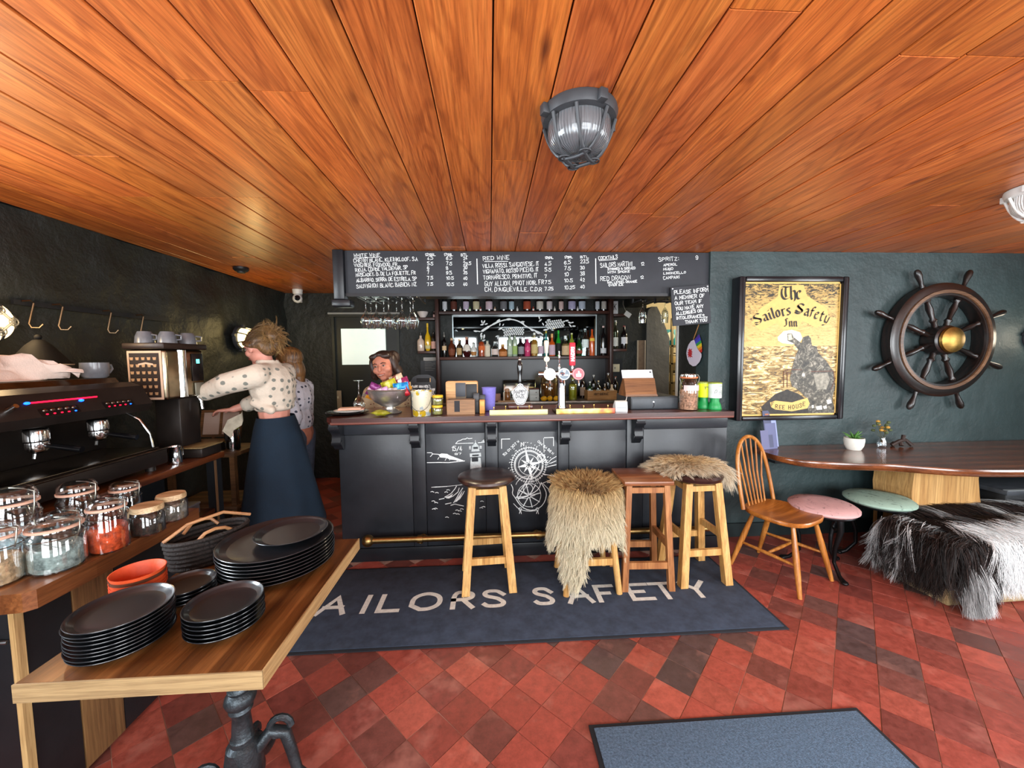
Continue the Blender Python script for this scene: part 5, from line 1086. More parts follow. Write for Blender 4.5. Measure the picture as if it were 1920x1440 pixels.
t = thing('bar_stool', 'pine bar stool with round dark wooden seat standing before the compass drawing', 'stool', (-.03, 2.478, .0125), .06)
MB().lathe([(0, .668), (.15, .668), (.175, .676), (.188, .692), (.186, .706), (.17, .714), (.1, .709), (0, .707)], 40).build('seat', m_seatdark, t)
leg4(t, .667, .095, .148, .047, m_pine, zrail=(.2, .3))
t = thing('bar_stool', 'square seated oak bar stool between the two fleece covered stools', 'stool', (.985, 2.43, .0125), -.05)
RB((-.155, -.155, .672), (.155, .155, .70), .006).build('seat', wood('seat_oak', '#6b3c20', '#a06236', 'X', 1.2, .4, .2), t)
leg4(t, .672, .118, .148, .036, m_oak, zrail=(.16, .28))
ts = thing('bar_stool', 'low round legged pine stool hidden under the shaggy cream sheepskin', 'stool', (.62, 2.43, .0125), 0)
MB().lathe([(0, .58), (.16, .58), (.17, .6), (.16, .615), (0, .615)], 30).build('seat', m_pine, ts)
leg4(ts, .58, .11, .168, .046, m_pine, rnd=True, apron=False, zrail=(.2, .27))
t2 = thing('bar_stool', 'pine bar stool with round dark leather seat under the tan fleece', 'stool', (1.36, 2.46, .0125), .04)
MB().lathe([(0, .655), (.15, .655), (.172, .668), (.178, .688), (.168, .704), (.13, .712), (0, .714)], 40).build('seat', mat('brown_leather', '#2a1512', .3, coat=.3), t2)
leg4(t2, .655, .098, .152, .047, m_pine, zrail=(.21, .31))

# ------------------------------------------------------------------ fleeces
def fleece(name, parent, locks, m, nseg=4, per=7, spread=.012, tip=.35, wid=.0016, seed=1):
    """locks: (root, control1, tip, colour root, colour tip) arrays; each lock is a tuft of ribbons"""
    R, C1, T, c0, c1 = [np.asarray(a, dtype=np.float64) for a in locks]; n = len(R); rng = np.random.default_rng(seed)
    R = np.repeat(R, per, 0); C1 = np.repeat(C1, per, 0); T = np.repeat(T, per, 0); c0 = np.repeat(c0, per, 0); c1 = np.repeat(c1, per, 0); N = n*per
    off = rng.normal(0, spread, (N, 3)); R = R+off; C1 = C1+off*.8+rng.normal(0, spread*.3, (N, 3)); T = T+off*tip+rng.normal(0, spread*.4, (N, 3))
    ts_ = np.linspace(0, 1, nseg); side = np.cross(T-R, rng.normal(0, 1, (N, 3))); side /= np.linalg.norm(side, axis=1)[:, None]+1e-9
    V = np.zeros((N, nseg, 2, 3)); K = np.zeros((N, nseg, 2, 4), dtype=np.float32); K[..., 3] = 1; br = rng.uniform(.78, 1.15, (N, 1))
    for i, u in enumerate(ts_):
        p = R*(1-u)**2+C1*2*u*(1-u)+T*u*u; w = wid*(1-.85*u**2)
        V[:, i, 0] = p-side*w; V[:, i, 1] = p+side*w; K[:, i, :, :3] = ((c0*(1-u)+c1*u)*br)[:, None, :]
    idx = np.arange(N*nseg*2).reshape(N, nseg, 2)
    F = np.stack([idx[:, :-1, 0], idx[:, :-1, 1], idx[:, 1:, 1], idx[:, 1:, 0]], -1).reshape(-1, 4)
    me = bpy.data.meshes.new(name); me.vertices.add(N*nseg*2); me.vertices.foreach_set('co', V.ravel())
    me.loops.add(F.size); me.loops.foreach_set('vertex_index', F.ravel().astype(np.int32)); me.polygons.add(len(F)); me.polygons.foreach_set('loop_start', np.arange(0, F.size, 4, dtype=np.int32)); me.polygons.foreach_set('loop_total', np.full(len(F), 4, dtype=np.int32))
    me.update(calc_edges=True); me.validate(); me.materials.append(m)
    ca = me.color_attributes.new('Col', 'FLOAT_COLOR', 'POINT'); ca.data.foreach_set('color', np.clip(K, 0, 1).ravel())
    o = inst(name, me, parent); o['kind'] = 'stuff'; return o
m_fur = vcol('fleece_wool', .85, .08, .2); m_hair = vcol('hide_hair', .6, 0, .25)
rg = np.random.default_rng(5)
def lerpc(a, b, f): return [a[i]+(b[i]-a[i])*f for i in range(3)]
# shaggy sheepskin on the low stool
CX, CYs, ZS = 0, 0, .617
def drape(ph):   # hang length by direction (degrees)
    d = math.degrees(ph) % 360; L = 0
    for a, l, w in ((236, .48, 25), (285, .19, 50), (337, .31, 24), (180, .3, 40), (90, .14, 80)):
        e = abs((d-a+180) % 360-180); L = max(L, l*math.exp(-(e/w)**4))
    return L+.06
sk = thing('sheepskin', 'shaggy cream sheepskin with tan top draped over the low pine stool', 'sheepskin', (.62, 2.43, .0125))
RS = .178
rings = []
for u in range(12):
    ring = []
    for k in range(48):
        ph = 2*PI*k/48; L = drape(ph)
        if u < 5: r = RS*u/4.5+.002; z = ZS+.012
        else: f = (u-5)/6; r = RS+.012+.03*f+.02*math.sin(ph*5)*f; z = ZS+.006-L*f
        ring.append((r*math.cos(ph), r*math.sin(ph), z))
    rings.append(ring)
MB().loft(rings, cap=True).build('hide', mat('hide', '#b39a70', .9), sk, angle=80)
Rr, C1, T_, k0, k1 = [], [], [], [], []
tan, beige, crm = lin('#9c7240'), lin('#b89a68'), lin('#d9d0b4')
for i in range(4600):
    if i < 1050:
        ph = rg.uniform(0, 2*PI); r = RS*math.sqrt(rg.uniform(0, 1)); rt_ = Vector((r*math.cos(ph), r*math.sin(ph), ZS+.012)); out = Vector((math.cos(ph), math.sin(ph), 0))
        d = out*(.35*r/RS)+Vector((rg.normal(0, .3), rg.normal(0, .3), .9)); L = rg.uniform(.045, .075); c = rt_+d*L*.6; tp = rt_+d*L+out*.03-Vector((0, 0, .008)); ca_ = tan; cb_ = lerpc(tan, beige, rg.uniform(.2, .9)); 
    else:
        ph = rg.uniform(0, 2*PI); Lm = drape(ph)
        if rg.uniform() > Lm/.42+.25: ph = rg.choice([4.15, 4.3, 4.0, 6.0, 5.6]) + rg.normal(0, .25); Lm = drape(ph)
        f = rg.uniform(-.08, 1); r = RS+.014+.03*f; rt_ = Vector((r*math.cos(ph), r*math.sin(ph), ZS+.006-Lm*f)); out = Vector((math.cos(ph), math.sin(ph), 0)); tg = Vector((-out.y, out.x, 0))
        L = rg.uniform(.05, .085); d = out*rg.uniform(.35, .75)+tg*rg.normal(0, .22)-Vector((0, 0, .75)); c = rt_+out*.035*rg.uniform(.6, 1.2); tp = rt_+d*L
        tp.z = max(tp.z, .02); c.z = max(c.z, .02)
        ca_ = lerpc(beige, crm, min(1, Lm*f/.3)); cb_ = lerpc(beige, crm, min(1, .35+Lm*f/.25))
    Rr.append(rt_); C1.append(c); T_.append(tp); k0.append(ca_); k1.append(cb_)
fleece('wool', sk, (Rr, C1, T_, k0, k1), m_fur, 4, 9, .0075, .3, .0015, 2)
# tan fleece on the tall round stool
sk = thing('sheepskin', 'tan and white fleece laid over the tall dark leather stool', 'sheepskin', (1.33, 2.52, .7275))
rings = []
for u in range(10):
    ring = []
    for k in range(40):
        ph = 2*PI*k/40; f = u/9; ex = .255+.03*math.sin(3*ph+1); ey = .145+.015*math.cos(4*ph); x = ex*f*math.cos(ph); y = ey*f*math.sin(ph); rr_ = math.hypot(x-.03, y)
        ring.append((x, y, .014-max(0, rr_-.185)*(1.1 if x < .1 else 1.6)))
    rings.append(ring)
MB().loft(rings, cap=True).build('hide', mat('hide_tan', '#8f6e48', .9), sk, angle=80)
Rr, C1, T_, k0, k1 = [], [], [], [], []; tan, wht, mid_ = lin('#a8804e'), lin('#d8ccb4'), lin('#b8955f')
for i in range(2400):
    ph = rg.uniform(0, 2*PI); f = math.sqrt(rg.uniform(0, 1)); x = .26*f*math.cos(ph); y = .15*f*math.sin(ph); rr_ = math.hypot(x-.03, y); z = .016-max(0, rr_-.185)*(1.1 if x < .1 else 1.6); out = Vector((math.cos(ph), math.sin(ph), 0))
    edge = f**3; L = rg.uniform(.05, .08)*(1+.4*edge); rt_ = Vector((x, y, z))
    d = out*(.45+.2*edge)+Vector((rg.normal(0, .3), rg.normal(0, .3), .5-.75*edge)); tp = rt_+d*L
    if edge > .5 and -.9 < ph-2*PI < 0 or (edge > .45 and x > .15): tp += Vector((.01, -.01, -rg.uniform(.02, .13)))
    c = rt_+d*L*.5+Vector((0, 0, .018)); Rr.append(rt_); C1.append(c); T_.append(tp); k0.append(lerpc(tan, mid_, rg.uniform(0, 1))); k1.append(lerpc(mid_, wht, min(1, .1+1.5*edge+rg.uniform(-.1, .2))))
fleece('wool', sk, (Rr, C1, T_, k0, k1), m_fur, 4, 9, .008, .35, .0013, 3)

# ------------------------------------------------------------------ windsor chair
m_elm = wood('elm', '#7a4312', '#c27a34', 'X', 1., .32, .35, mid='#a05f22'); m_elmz = wood('elm_turned', '#8a5018', '#c98a45', 'Z', 1.2, .35, .3, mid='#b06f2c')
ch = thing('windsor_chair', 'hoop backed wooden windsor chair with turned legs beside the bar', 'chair', (1.955, 2.42, .0022), math.radians(25))
# local: front = -Y
n = 40; top = []; 
for k in range(n):
    a = 2*PI*k/n; x, y = math.cos(a), math.sin(a); ex = .215*(abs(x)**.72)*(1 if x > 0 else -1); ey = .205*(abs(y)**.72)*(1 if y > 0 else -1); ex *= 1-.10*(y+1)/2; top.append((ex, ey))
rings = []
for s_, z in ((.90, .405), (.985, .415), (1.0, .432), (.97, .44), (.8, .436), (.4, .428), (.02, .426)): rings.append([(x*s_, y*s_, z) for x, y in top])
MB().loft(rings).build('seat', m_elm, ch, angle=50)
LT = {(-1, -1): ((-.13, -.13), (-.2, -.215)), (1, -1): ((.13, -.13), (.2, -.215)), (-1, 1): ((-.11, .12), (-.17, .235)), (1, 1): ((.11, .12), (.17, .235))}
def lp_(k, z): a, b = LT[k]; f = z/.41; return Vector((b[0]+(a[0]-b[0])*f, b[1]+(a[1]-b[1])*f, z))
for k in LT: MB().tube([lp_(k, 0), lp_(k, .12), lp_(k, .24), lp_(k, .41)], [.012, .0165, .0185, .012], 12).build('leg', m_elmz, ch)
for s in (-1, 1): MB().tube([lp_((s, -1), .18), (lp_((s, -1), .18)+lp_((s, 1), .18))/2, lp_((s, 1), .18)], [.008, .012, .008], 10).build('stretcher', m_elmz, ch)
a_, b_ = (lp_((-1, -1), .18)+lp_((-1, 1), .18))/2, (lp_((1, -1), .18)+lp_((1, 1), .18))/2
MB().tube([a_, (a_+b_)/2, b_], [.008, .012, .008], 10).build('stretcher', m_elmz, ch)
hoop = []
for k in range(29):
    a = PI*k/28; x = -.185*math.cos(a)*(1+.12*math.sin(a)**2) if True else 0; z = .43+.47*math.sin(a)**.62; hoop.append(Vector((x, .15+(z-.43)*.20, z)))
MB().tube(hoop, .0135, 10).build('hoop', m_elmz, ch)
for k in range(6):
    x = -.11+.044*k; zt2 = .43+.47*math.sin(math.acos(max(-1, min(1, x*1.32/.2))))**.62*.985; MB().tube([(x*.86, .16, .43), (x, .16+(zt2*.5-.2)*.20, (.43+zt2)/2), (x*1.32, .15+(zt2-.43)*.20, zt2)], [.006, .0072, .0055], 8).build('spindle', m_elmz, ch)

# ------------------------------------------------------------------ live edge table, its slab foot
m_slab = wood('live_edge_top', '#3f2011', '#8a4f28', 'X', .8, .22, .5, mid='#64371c')
tb = thing('live_edge_table', 'long live edge wooden table against the green wall on a log slab', 'table', (0, 0, 0))
edge = [(2.15, 2.965), (2.08, 2.86), (2.08, 2.66), (2.16, 2.53), (2.32, 2.45), (2.52, 2.405), (2.68, 2.375), (2.82, 2.30), (2.98, 2.225), (3.16, 2.19), (3.4, 2.17), (3.8, 2.15), (4.3, 2.2), (4.62, 2.3), (4.68, 2.6), (4.66, 2.965)]
ed = chaikin(edge, 2); c_ = (3.3, 2.65)
rings = []
for ins, z in ((.045, .70), (.012, .712), (.0, .73), (.004, .744), (.012, .75)): rings.append([(x+(c_[0]-x)*ins*.5, y+(c_[1]-y)*ins if y < 2.95 else y, z) for x, y in ed])
MB().loft(rings).build('top', m_slab, tb, angle=35)
m_log = wood('log_slab', '#9a6c38', '#cfa468', 'Z', .7, .7, mid='#b78a50'); m_bark = mat('pale_sapwood', '#c9a064', .8, var=.25, vscale=12, bump=.5, bscale=14)
L_ = [(3.02, 0), (3.02, .3), (3.0, .5), (3.02, .699), (3.52, .699), (3.51, .58), (3.53, .45), (3.55, .36), (3.545, .25), (3.56, .1), (3.56, 0)]
MB().prism(L_, 2.52, 2.8, 'Y').build('slab_foot', m_log, tb, smooth=False)
rr = []
for z, a, b in ((.0, 3.56, 3.62), (.1, 3.56, 3.625), (.25, 3.545, 3.6), (.36, 3.55, 3.62), (.45, 3.53, 3.6), (.58, 3.51, 3.565), (.699, 3.52, 3.57)): rr.append([(a+.001, 2.525, z), (b, 2.6, z), (b, 2.74, z), (a+.001, 2.795, z)])
MB().loft(rr).build('sapwood_edge', m_bark, tb, angle=30)
for x in (2.3,): B((x-.03, 2.9, .62), (x+.03, 2.97, .699)).build('wall_bracket', m_black, tb, smooth=False)
# things on the table
def tp_(px, Y, dz=.04): p = onp(px, Y, .75+dz); p.z = .7508; return p
p = tp_(1601, 2.78); t = thing('plant_pot', 'white pot with green succulent on the live edge table', 'potted plant', p)
MB().lathe([(0, 0), (.042, 0), (.047, .006), (.06, .035), (.065, .07), (.064, .092), (.059, .094), (.058, .07), (.045, .05), (0, .05)], 28).build('pot', mat('pot_white', '#d8d6cc', .35), t)
MB().lathe([(0, .075), (.058, .075)], 20).build('soil', mat('soil', '#2a1f16', .9), t)
mleaf = mat('succulent', '#4d7a38', .5, var=.3, vscale=30)
for k in range(22):
    a = k*2.4; tl = .3+.9*(k/22); l = .055+.02*(k % 3); dx, dy, dz = math.cos(a)*math.sin(tl), math.sin(a)*math.sin(tl), math.cos(tl)
    MB().tube([(0, 0, .074), (dx*l*.5, dy*l*.5, .076+dz*l*.55), (dx*l, dy*l, .076+dz*l*.85)], [.006, .007, .001], 6).build('leaf', mleaf, t)
p = tp_(1654, 2.82); t = thing('flower_vase', 'small glass vase of dried yellow flowers on the live edge table', 'vase', p)
MB().lathe([(0, 0), (.025, 0), (.03, .01), (.03, .05), (.02, .07), (.022, .085)], 20).build('glass', glass('vase_glass', '#dfe8ec', .03, .75), t)
for k in range(16):
    a = k*2.4; rr_ = .02+.045*((k*7) % 10)/10; h_ = .13+.09*((k*3) % 7)/7; q = (rr_*math.cos(a), rr_*math.sin(a), h_)
    st = MB().tube([(0, 0, .03), (q[0]*.3, q[1]*.3, .08), q], .0012, 4).build('stem', mat('dry_stem', '#4a4a2c', .8), t)
    MB().ball(q, (.014, .014, .011), 7, 5).build('flower' if k % 3 == 0 else 'leaf', mat('dry_bloom', '#b58a3a', .8) if k % 3 == 0 else mat('dry_leaf', '#4f5a38', .8), t)
p = tp_(1692, 2.84); t = thing('driftwood', 'dark gnarled driftwood ornament lying behind the flower vase', 'ornament', p)
for k, pl in enumerate(([(-.09, 0, .012), (-.04, -.01, .045), (.03, .005, .05), (.09, 0, .012)], [(-.02, 0, .05), (-.03, -.02, .01)], [(.03, 0, .05), (.05, -.03, .01)], [(-.06, .01, .03), (-.05, .03, .01)], [(.0, 0, .05), (.02, .01, .085)])): MB().tube(pl, [.012, .015, .014, .008][:len(pl)], 8).build('branch', mat('driftwood', '#2a1c16', .6, var=.4, vscale=40), t)
p = tp_(1449, 2.86); t = thing('leaflet_holder', 'clear leaflet holder with dark blue leaflets at the table end', 'leaflets', p, .25)
MB().add([(-.06, 0, 0), (.06, 0, 0), (.06, .02, .0), (-.06, .02, 0)], [(0, 1, 2, 3)]).prism([(0, 0), (.09, 0), (.09, .004), (.012, .01), (.035, .2), (.03, .2)], -.055, .055, 'X').build('stand', mat('acrylic', '#6a6f90', .15, coat=.5), t, smooth=False)
for i, (x, z, h, c) in enumerate(((-.075, .0, .15, '#5b5c80'), (-.03, .012, .29, '#3e4260'), (.025, .012, .22, '#8f99c4'))): 
    lf = MB(Matrix.Translation((x, .012+i*.003-.012, z)) @ Matrix.Rotation(math.radians(-9), 4, 'X')).box((-.035, -.002, 0), (.045, .001, h)).build('leaflet', mat('leaflet_'+c, c, .4), t, smooth=False)
    if i == 1: MB(Matrix.Translation((x, .003, z)) @ Matrix.Rotation(math.radians(-9), 4, 'X')).box((-.012, -.0035, .255), (.025, -.002, .266)).build('orange_print', mat('leaflet_orange', '#a8643c', .5), lf, smooth=False)

# ------------------------------------------------------------------ cast iron stools
m_iron = mat('black_iron', '#16181a', .35, .6, bump=.15, bscale=50)
def iron_stool(label, loc, rz, c):
    t = thing('iron_stool', label, 'stool', loc, rz)
    m, nt, b = _new('cushion_'+c); vec = _coord(nt, rnd=True); f = _noise(nt, vec, 11, 6, .7, 2.5)
    nt.links.new(_ramp(nt, f, [(.36, tuple(v*.32 for v in lin(c))), (.43, c), (.8, tuple(min(1, v*1.15) for v in lin(c)))]), b.inputs['Base Color']); b.inputs['Roughness'].default_value = .6
    MB().lathe([(0, .42), (.185, .42), (.2, .432), (.2, .445), (.18, .46), (.1, .468), (0, .47)], 40).build('cushion', m, t)
    MB().lathe([(0, .405), (.18, .405), (.185, .412), (.18, .419), (0, .419)], 32).build('seat_plate', m_iron, t)
    for k in range(3):
        a = 2*PI*k/3; c_, s_ = math.cos(a), math.sin(a)
        pts = [(.155*c_, .155*s_, .405), (.165*c_, .165*s_, .33), (.125*c_, .125*s_, .2), (.12*c_, .12*s_, .1), (.175*c_, .175*s_, .03), (.215*c_, .215*s_, .012)]
        lg = MB().tube(pts, [.02, .017, .013, .011, .012, .017], 10).build('leg', m_iron, t)
        MB().ball((.215*c_, .215*s_, .014), (.022, .022, .014), 10, 6).build('foot', m_iron, lg)
        sc = []
        for q in range(16): w_ = q/15*4.2; r_ = .04*(1-q/18); sc.append(((.12-r_*math.sin(w_)*.9)*c_, (.12-r_*math.sin(w_)*.9)*s_, .34+r_*math.cos(w_)))
        MB().tube(sc, .007, 6).build('scroll', m_iron, lg)
    return t
iron_stool('cast iron stool with pink marbled round cushion beside the windsor chair', (2.29, 2.47, .0022), .4, '#c39a98')
iron_stool('cast iron stool with pale green marbled round cushion beside the fur covered bench', (2.79, 2.555, .0022), 2.75, '#8fa898')

# ------------------------------------------------------------------ bench with long haired hide
bn = thing('low_bench', 'pale rough timber bench under the long haired black and white hide', 'bench', (2.66, 2.01, .0022), math.radians(1))
BL, BW, BH = 1.75, .33, .36
m_timber = wood('rough_timber', '#8a7550', '#c4b088', 'X', 1., .8, mid='#a9946a')
RB((0, 0, .004), (BL, BW, .13), .008).build('lower_beam', m_timber, bn); RB((.01, .01, .1305), (BL, BW-.01, .27), .006).build('body', mat('bench_dark', '#2a2420', .8), bn); RB((-.01, -.005, .2705), (BL, BW+.005, BH), .01).build('seat', m_timber, bn)
hd_ = thing('animal_hide', 'long haired dark brown and white goat hide spread over the timber bench', 'hide', (2.66, 2.01, -.0378), math.radians(1))
rings = []
for v_, z in ((-.03, .16), (-.045, .30), (-.03, .40), (0, .418), (.1, .425), (.25, .425), (.36, .415), (.375, .36)):
    ring = []
    for k in range(31): f = k/30; x = -.035+(BL+.05)*f; ring.append((x, v_, z+.01*math.sin(f*20+v_*9)))
    rings.append(ring)
MB().loft(rings, cap=False, closed=False).build('skin', mat('hide_skin', '#4d4541', .9), hd_, angle=80)
rings = [[(-.028, y, z) for y in [-.03+.405*k/8 for k in range(9)]] for z in (.2, .3, .40)]
MB().loft(rings, cap=False, closed=False).build('end_flap', mat('hide_skin', '#4d4541', .9), hd_, angle=80)
Rr, C1, T_, k0, k1 = [], [], [], [], []; dk, br_, wh = lin('#0f0b0a'), lin('#2c201c'), lin('#e6eaea')
def hidecol(x, y):
    nz = mn.noise((x*6, y*5, 3.1)); s_ = mn.noise((x*26, y*(24 if x < .0 else 3), 7.7))
    if x < .2: v_ = -.55+s_*1.3
    elif y > .24: v_ = -.25+nz*1.2+s_*.6
    else: v_ = 1.1+nz*.9+min(0, s_+.25)*2.2
    return max(0, min(1, .5+v_*2.4))
for i in range(8000):
    u = rg.uniform()
    if u < .55:   # top
        x, y = rg.uniform(-.02, BL), rg.uniform(-.02, .36); rt_ = Vector((x, y, .424)); side_ = -1 if y < .3 else 1
        if x < .14: d = Vector((-1, rg.normal(-.25, .25), 0))
        else: d = Vector((rg.normal(-.15, .25), side_, 0))
        L = rg.uniform(.13, .22); over = Vector((max(-.085, min(.0, 0)), 0, 0))
        mid = rt_+d*L*.5+Vector((0, 0, .03)); tp = rt_+d*L+Vector((0, 0, .004))
        if tp.y < -.04: ex = -.04-tp.y; tp = Vector((tp.x, -.055-.15*ex, .40-ex*1.1))
        if tp.x < -.04: ex = -.04-tp.x; tp = Vector((-.055-.3*ex, tp.y, .40-ex*1.1))
    elif u < .86:  # front side
        x, z = rg.uniform(-.02, BL), .2+.22*math.sqrt(rg.uniform()); rt_ = Vector((x, -.042, z)); L = rg.uniform(.09, .16); mid = rt_+Vector((rg.normal(0, .015), -.035, -L*.4)); tp = rt_+Vector((rg.normal(0, .03), -.03-rg.uniform(0, .02), -L)); tp.z = max(tp.z, .12 if x > .16 else .05); y = -.02
        if x < .2: tp.z = max(.055, tp.z-rg.uniform(0, .12))
    else:
        y, z = rg.uniform(-.03, .36), .2+.22*math.sqrt(rg.uniform()); x = -.02; rt_ = Vector((-.032, y, z)); L = rg.uniform(.12, .2); mid = rt_+Vector((-.05, rg.normal(0, .02), -L*.35)); tp = rt_+Vector((-.06-rg.uniform(0, .03), rg.normal(-.01, .04), -L)); tp.z = max(tp.z, .07)
    v_ = hidecol(x, y); c = lerpc(br_ if rg.uniform() < .5 else dk, wh, v_); c2 = lerpc(c, wh, .0 if v_ < .5 else .5)
    Rr.append(rt_); C1.append(mid); T_.append(tp); k0.append(c); k1.append(c2)
for i in range(420):   # tail lock reaching the floor at the near corner
    x, y = rg.uniform(.0, .13), -.045; z = rg.uniform(.12, .36); rt_ = Vector((x, y, z)); tp = Vector((x+rg.normal(.0, .02), y-.05-rg.uniform(0, .03), max(.052, z-rg.uniform(.14, .26)))); v_ = max(0, min(1, .5+mn.noise((x*30, z*2, 1))*1.6)); c = lerpc(br_, wh, v_)
    Rr.append(rt_); C1.append((rt_+tp)/2+Vector((0, -.02, 0))); T_.append(tp); k0.append(c); k1.append(lerpc(c, wh, .3))
fleece('hair', hd_, (Rr, C1, T_, k0, k1), m_hair, 5, 9, .010, .5, .0012, 4)
t = thing('black_chest', 'low black wooden chest with pale lid edge behind the fur covered bench', 'chest', (3.78, 2.55, .0022))
RB((0, 0, 0), (.85, .36, .44), .008).build('body', m_black, t); RB((-.015, -.015, .4405), (.865, .37, .475), .006).build('lid', mat('chest_lid', '#3a3d42', .5, var=.3), t); B((-.012, -.0165, .4755), (.86, .012, .479)).build('edge_strip', mat('pale_strip', '#8d9192', .5), t, smooth=False)

# ------------------------------------------------------------------ painted inn sign
PY = 2.905; PO, PS = (1360, 490), 4.5
def pp(a, b, Y=PY): q = atY(PO[0]+a/PS, PO[1]+b/PS, Y); return q.x, q.z
t = thing('inn_sign', 'framed yellow and black painted inn sign hanging on the green wall', 'picture', (0, 0, 0))
(x0, z1), (x1, _), (x0b, z0), (x1b, _2) = pp(95, 130), pp(1020, 128), pp(80, 1345), pp(975, 1335); x0 = (x0+x0b)/2; x1 = (x1+x1b)/2
(i0, j1), (i1, _a), (i0b, j0), (i1b, _b) = pp(150, 176), pp(972, 178), pp(132, 1305), pp(927, 1285); i0 = (i0+i0b)/2; i1 = (i1+i1b)/2
m_frame = mat('frame_black', '#101116', .3, coat=.3, var=.2, vscale=12)
for a, b in (((x0, z0), (i0, z1)), ((i1, z0), (x1, z1)), ((i0+.0005, z0), (i1-.0005, j0)), ((i0+.0005, j1), (i1-.0005, z1))): RB((a[0], PY-.03, a[1]), (b[0], PIC_Y-.002, b[1]), .012).build('frame_rail', m_frame, t)
m, nt, b = _new('sign_sky'); vec = _coord(nt, (1.4, 1, 5)); f = _noise(nt, vec, 7, 7, .75, 2.2); gr = nt.nodes.new('ShaderNodeSeparateXYZ'); tc = nt.nodes.new('ShaderNodeTexCoord'); nt.links.new(tc.outputs['Object'], gr.inputs[0])
wm = nt.nodes.new('ShaderNodeMapRange'); wm.inputs['From Min'].default_value = j0+.55*(j1-j0); wm.inputs['From Max'].default_value = j1; wm.inputs['To Min'].default_value = -.10; wm.inputs['To Max'].default_value = .1; nt.links.new(gr.outputs['Z'], wm.inputs['Value'])
ad = nt.nodes.new('ShaderNodeMath'); ad.operation = 'SUBTRACT'; nt.links.new(f, ad.inputs[0]); nt.links.new(wm.outputs[0], ad.inputs[1])
nt.links.new(_ramp(nt, ad.outputs[0], [(.40, '#2a2414'), (.47, '#b59450'), (.62, '#d0ae68')]), b.inputs['Base Color']); b.inputs['Roughness'].default_value = .45
m2, nt, b = _new('sign_sea'); vec = _coord(nt, (1.2, 1, 4.5)); f = _noise(nt, vec, 6, 8, .72, 2.0); nt.links.new(_ramp(nt, f, [(.38, '#15130e'), (.48, '#8a6a2a'), (.56, '#d3b878'), (.66, '#e9e4d2')]), b.inputs['Base Color']); b.inputs['Roughness'].default_value = .45
m3, nt, b = _new('sign_rock'); vec = _coord(nt); f = _noise(nt, vec, 22, 8, .8, 1.2); nt.links.new(_ramp(nt, f, [(.36, '#0f0e0c'), (.52, '#4e4a3e'), (.66, '#b9b2a0')]), b.inputs['Base Color']); b.inputs['Roughness'].default_value = .5
jm = pp(500, 715)[1]
B((i0, PY, jm), (i1, PY+.012, j1)).build('painted_sky', m, t, smooth=False); B((i0, PY, j0), (i1, PY+.012, jm-.0003)).build('painted_sea', m2, t, smooth=False)
m_gold = mat('sign_gold', '#d3ae62', .45, var=.08, vscale=30); m_ink = mat('sign_ink', '#15110c', .5)
def sfill(name, pts, m, dy): q = MB(); q.flat([pp(a, b) for a, b in pts], o=(0, PY-dy, 0)); return q.build(name, m, t, smooth=False)
q = MB(); 
for a, b in (((i0, j0), (i1, j0+.012)), ((i0, j1-.012), (i1, j1)), ((i0, j0), (i0+.009, j1)), ((i1-.009, j0), (i1, j1))): q.flat([(a[0], a[1]), (b[0], a[1]), (b[0], b[1]), (a[0], b[1])], o=(0, PY-.0035, 0))
q.build('gold_line', m_gold, t, smooth=False)
sfill('title_panel', [(455, 200), (660, 200), (690, 290), (860, 400), (880, 520), (760, 560), (650, 500), (610, 570), (480, 570), (430, 520), (300, 590), (225, 520), (290, 400), (440, 300)], m_gold, .0008)
sfill('lantern_glow', [(440, 640), (490, 590), (560, 578), (630, 600), (650, 650), (620, 690), (560, 700), (480, 690), (445, 670)], mat('sign_white', '#ece8dc', .5), .0012)
sfill('hooded_figure', [(520, 610), (560, 608), (575, 640), (640, 690), (655, 640), (700, 625), (720, 650), (730, 710), (770, 720), (780, 770), (850, 840), (910, 930), (925, 1060), (900, 1160), (930, 1285), (700, 1285), (690, 1160), (620, 1090), (560, 1050), (542, 990), (560, 900), (590, 800), (615, 745), (570, 690), (525, 670)], m3, .0018)
sfill('lantern', [(528, 618), (556, 615), (562, 660), (530, 666)], mat('sign_lamp', '#d9cfa8', .5), .0026)
sfill('dark_foreshore', [(300, 1230), (420, 1120), (520, 1080), (620, 1120), (700, 1180), (700, 1285), (330, 1290)], mat('sign_shore', '#2a2620', .5, var=.6, vscale=40), .0013)
sfill('pale_rock', [(740, 950), (860, 940), (880, 1000), (850, 1080), (770, 1080)], mat('sign_grey', '#8a8678', .5, var=.4, vscale=40), .0024)
for i, ps in enumerate(([(850, 1170), (890, 1165), (895, 1195), (860, 1205)], [(760, 1225), (810, 1215), (815, 1250), (770, 1252)], [(725, 1215), (742, 1210), (745, 1235), (728, 1238)], [(822, 1225), (850, 1215), (855, 1240), (830, 1245)], [(648, 945), (668, 945), (668, 970), (648, 970)])): sfill('white_stone', ps, MATS['sign_white'], .0027)
q = MB()
for pl in ([(490, 1060), (490, 930), (530, 912), (640, 915)], [(520, 1060), (520, 935)], [(490, 940), (560, 945)], [(720, 930), (910, 925), (920, 1000), (890, 1080)]): q.ribbon([pp(a, b) for a, b in pl], .006, o=(0, PY-.003, 0))
q.build('railing_print', mat('sign_brown', '#5a2f1c', .5), t, smooth=False)
sfill('banner', [(375, 1190), (420, 1175), (560, 1190), (690, 1150), (710, 1200), (690, 1240), (560, 1265), (420, 1250), (385, 1230)], m_gold, .0026)
q = MB(); pA, pB = pp(385, 1232), pp(685, 1200)
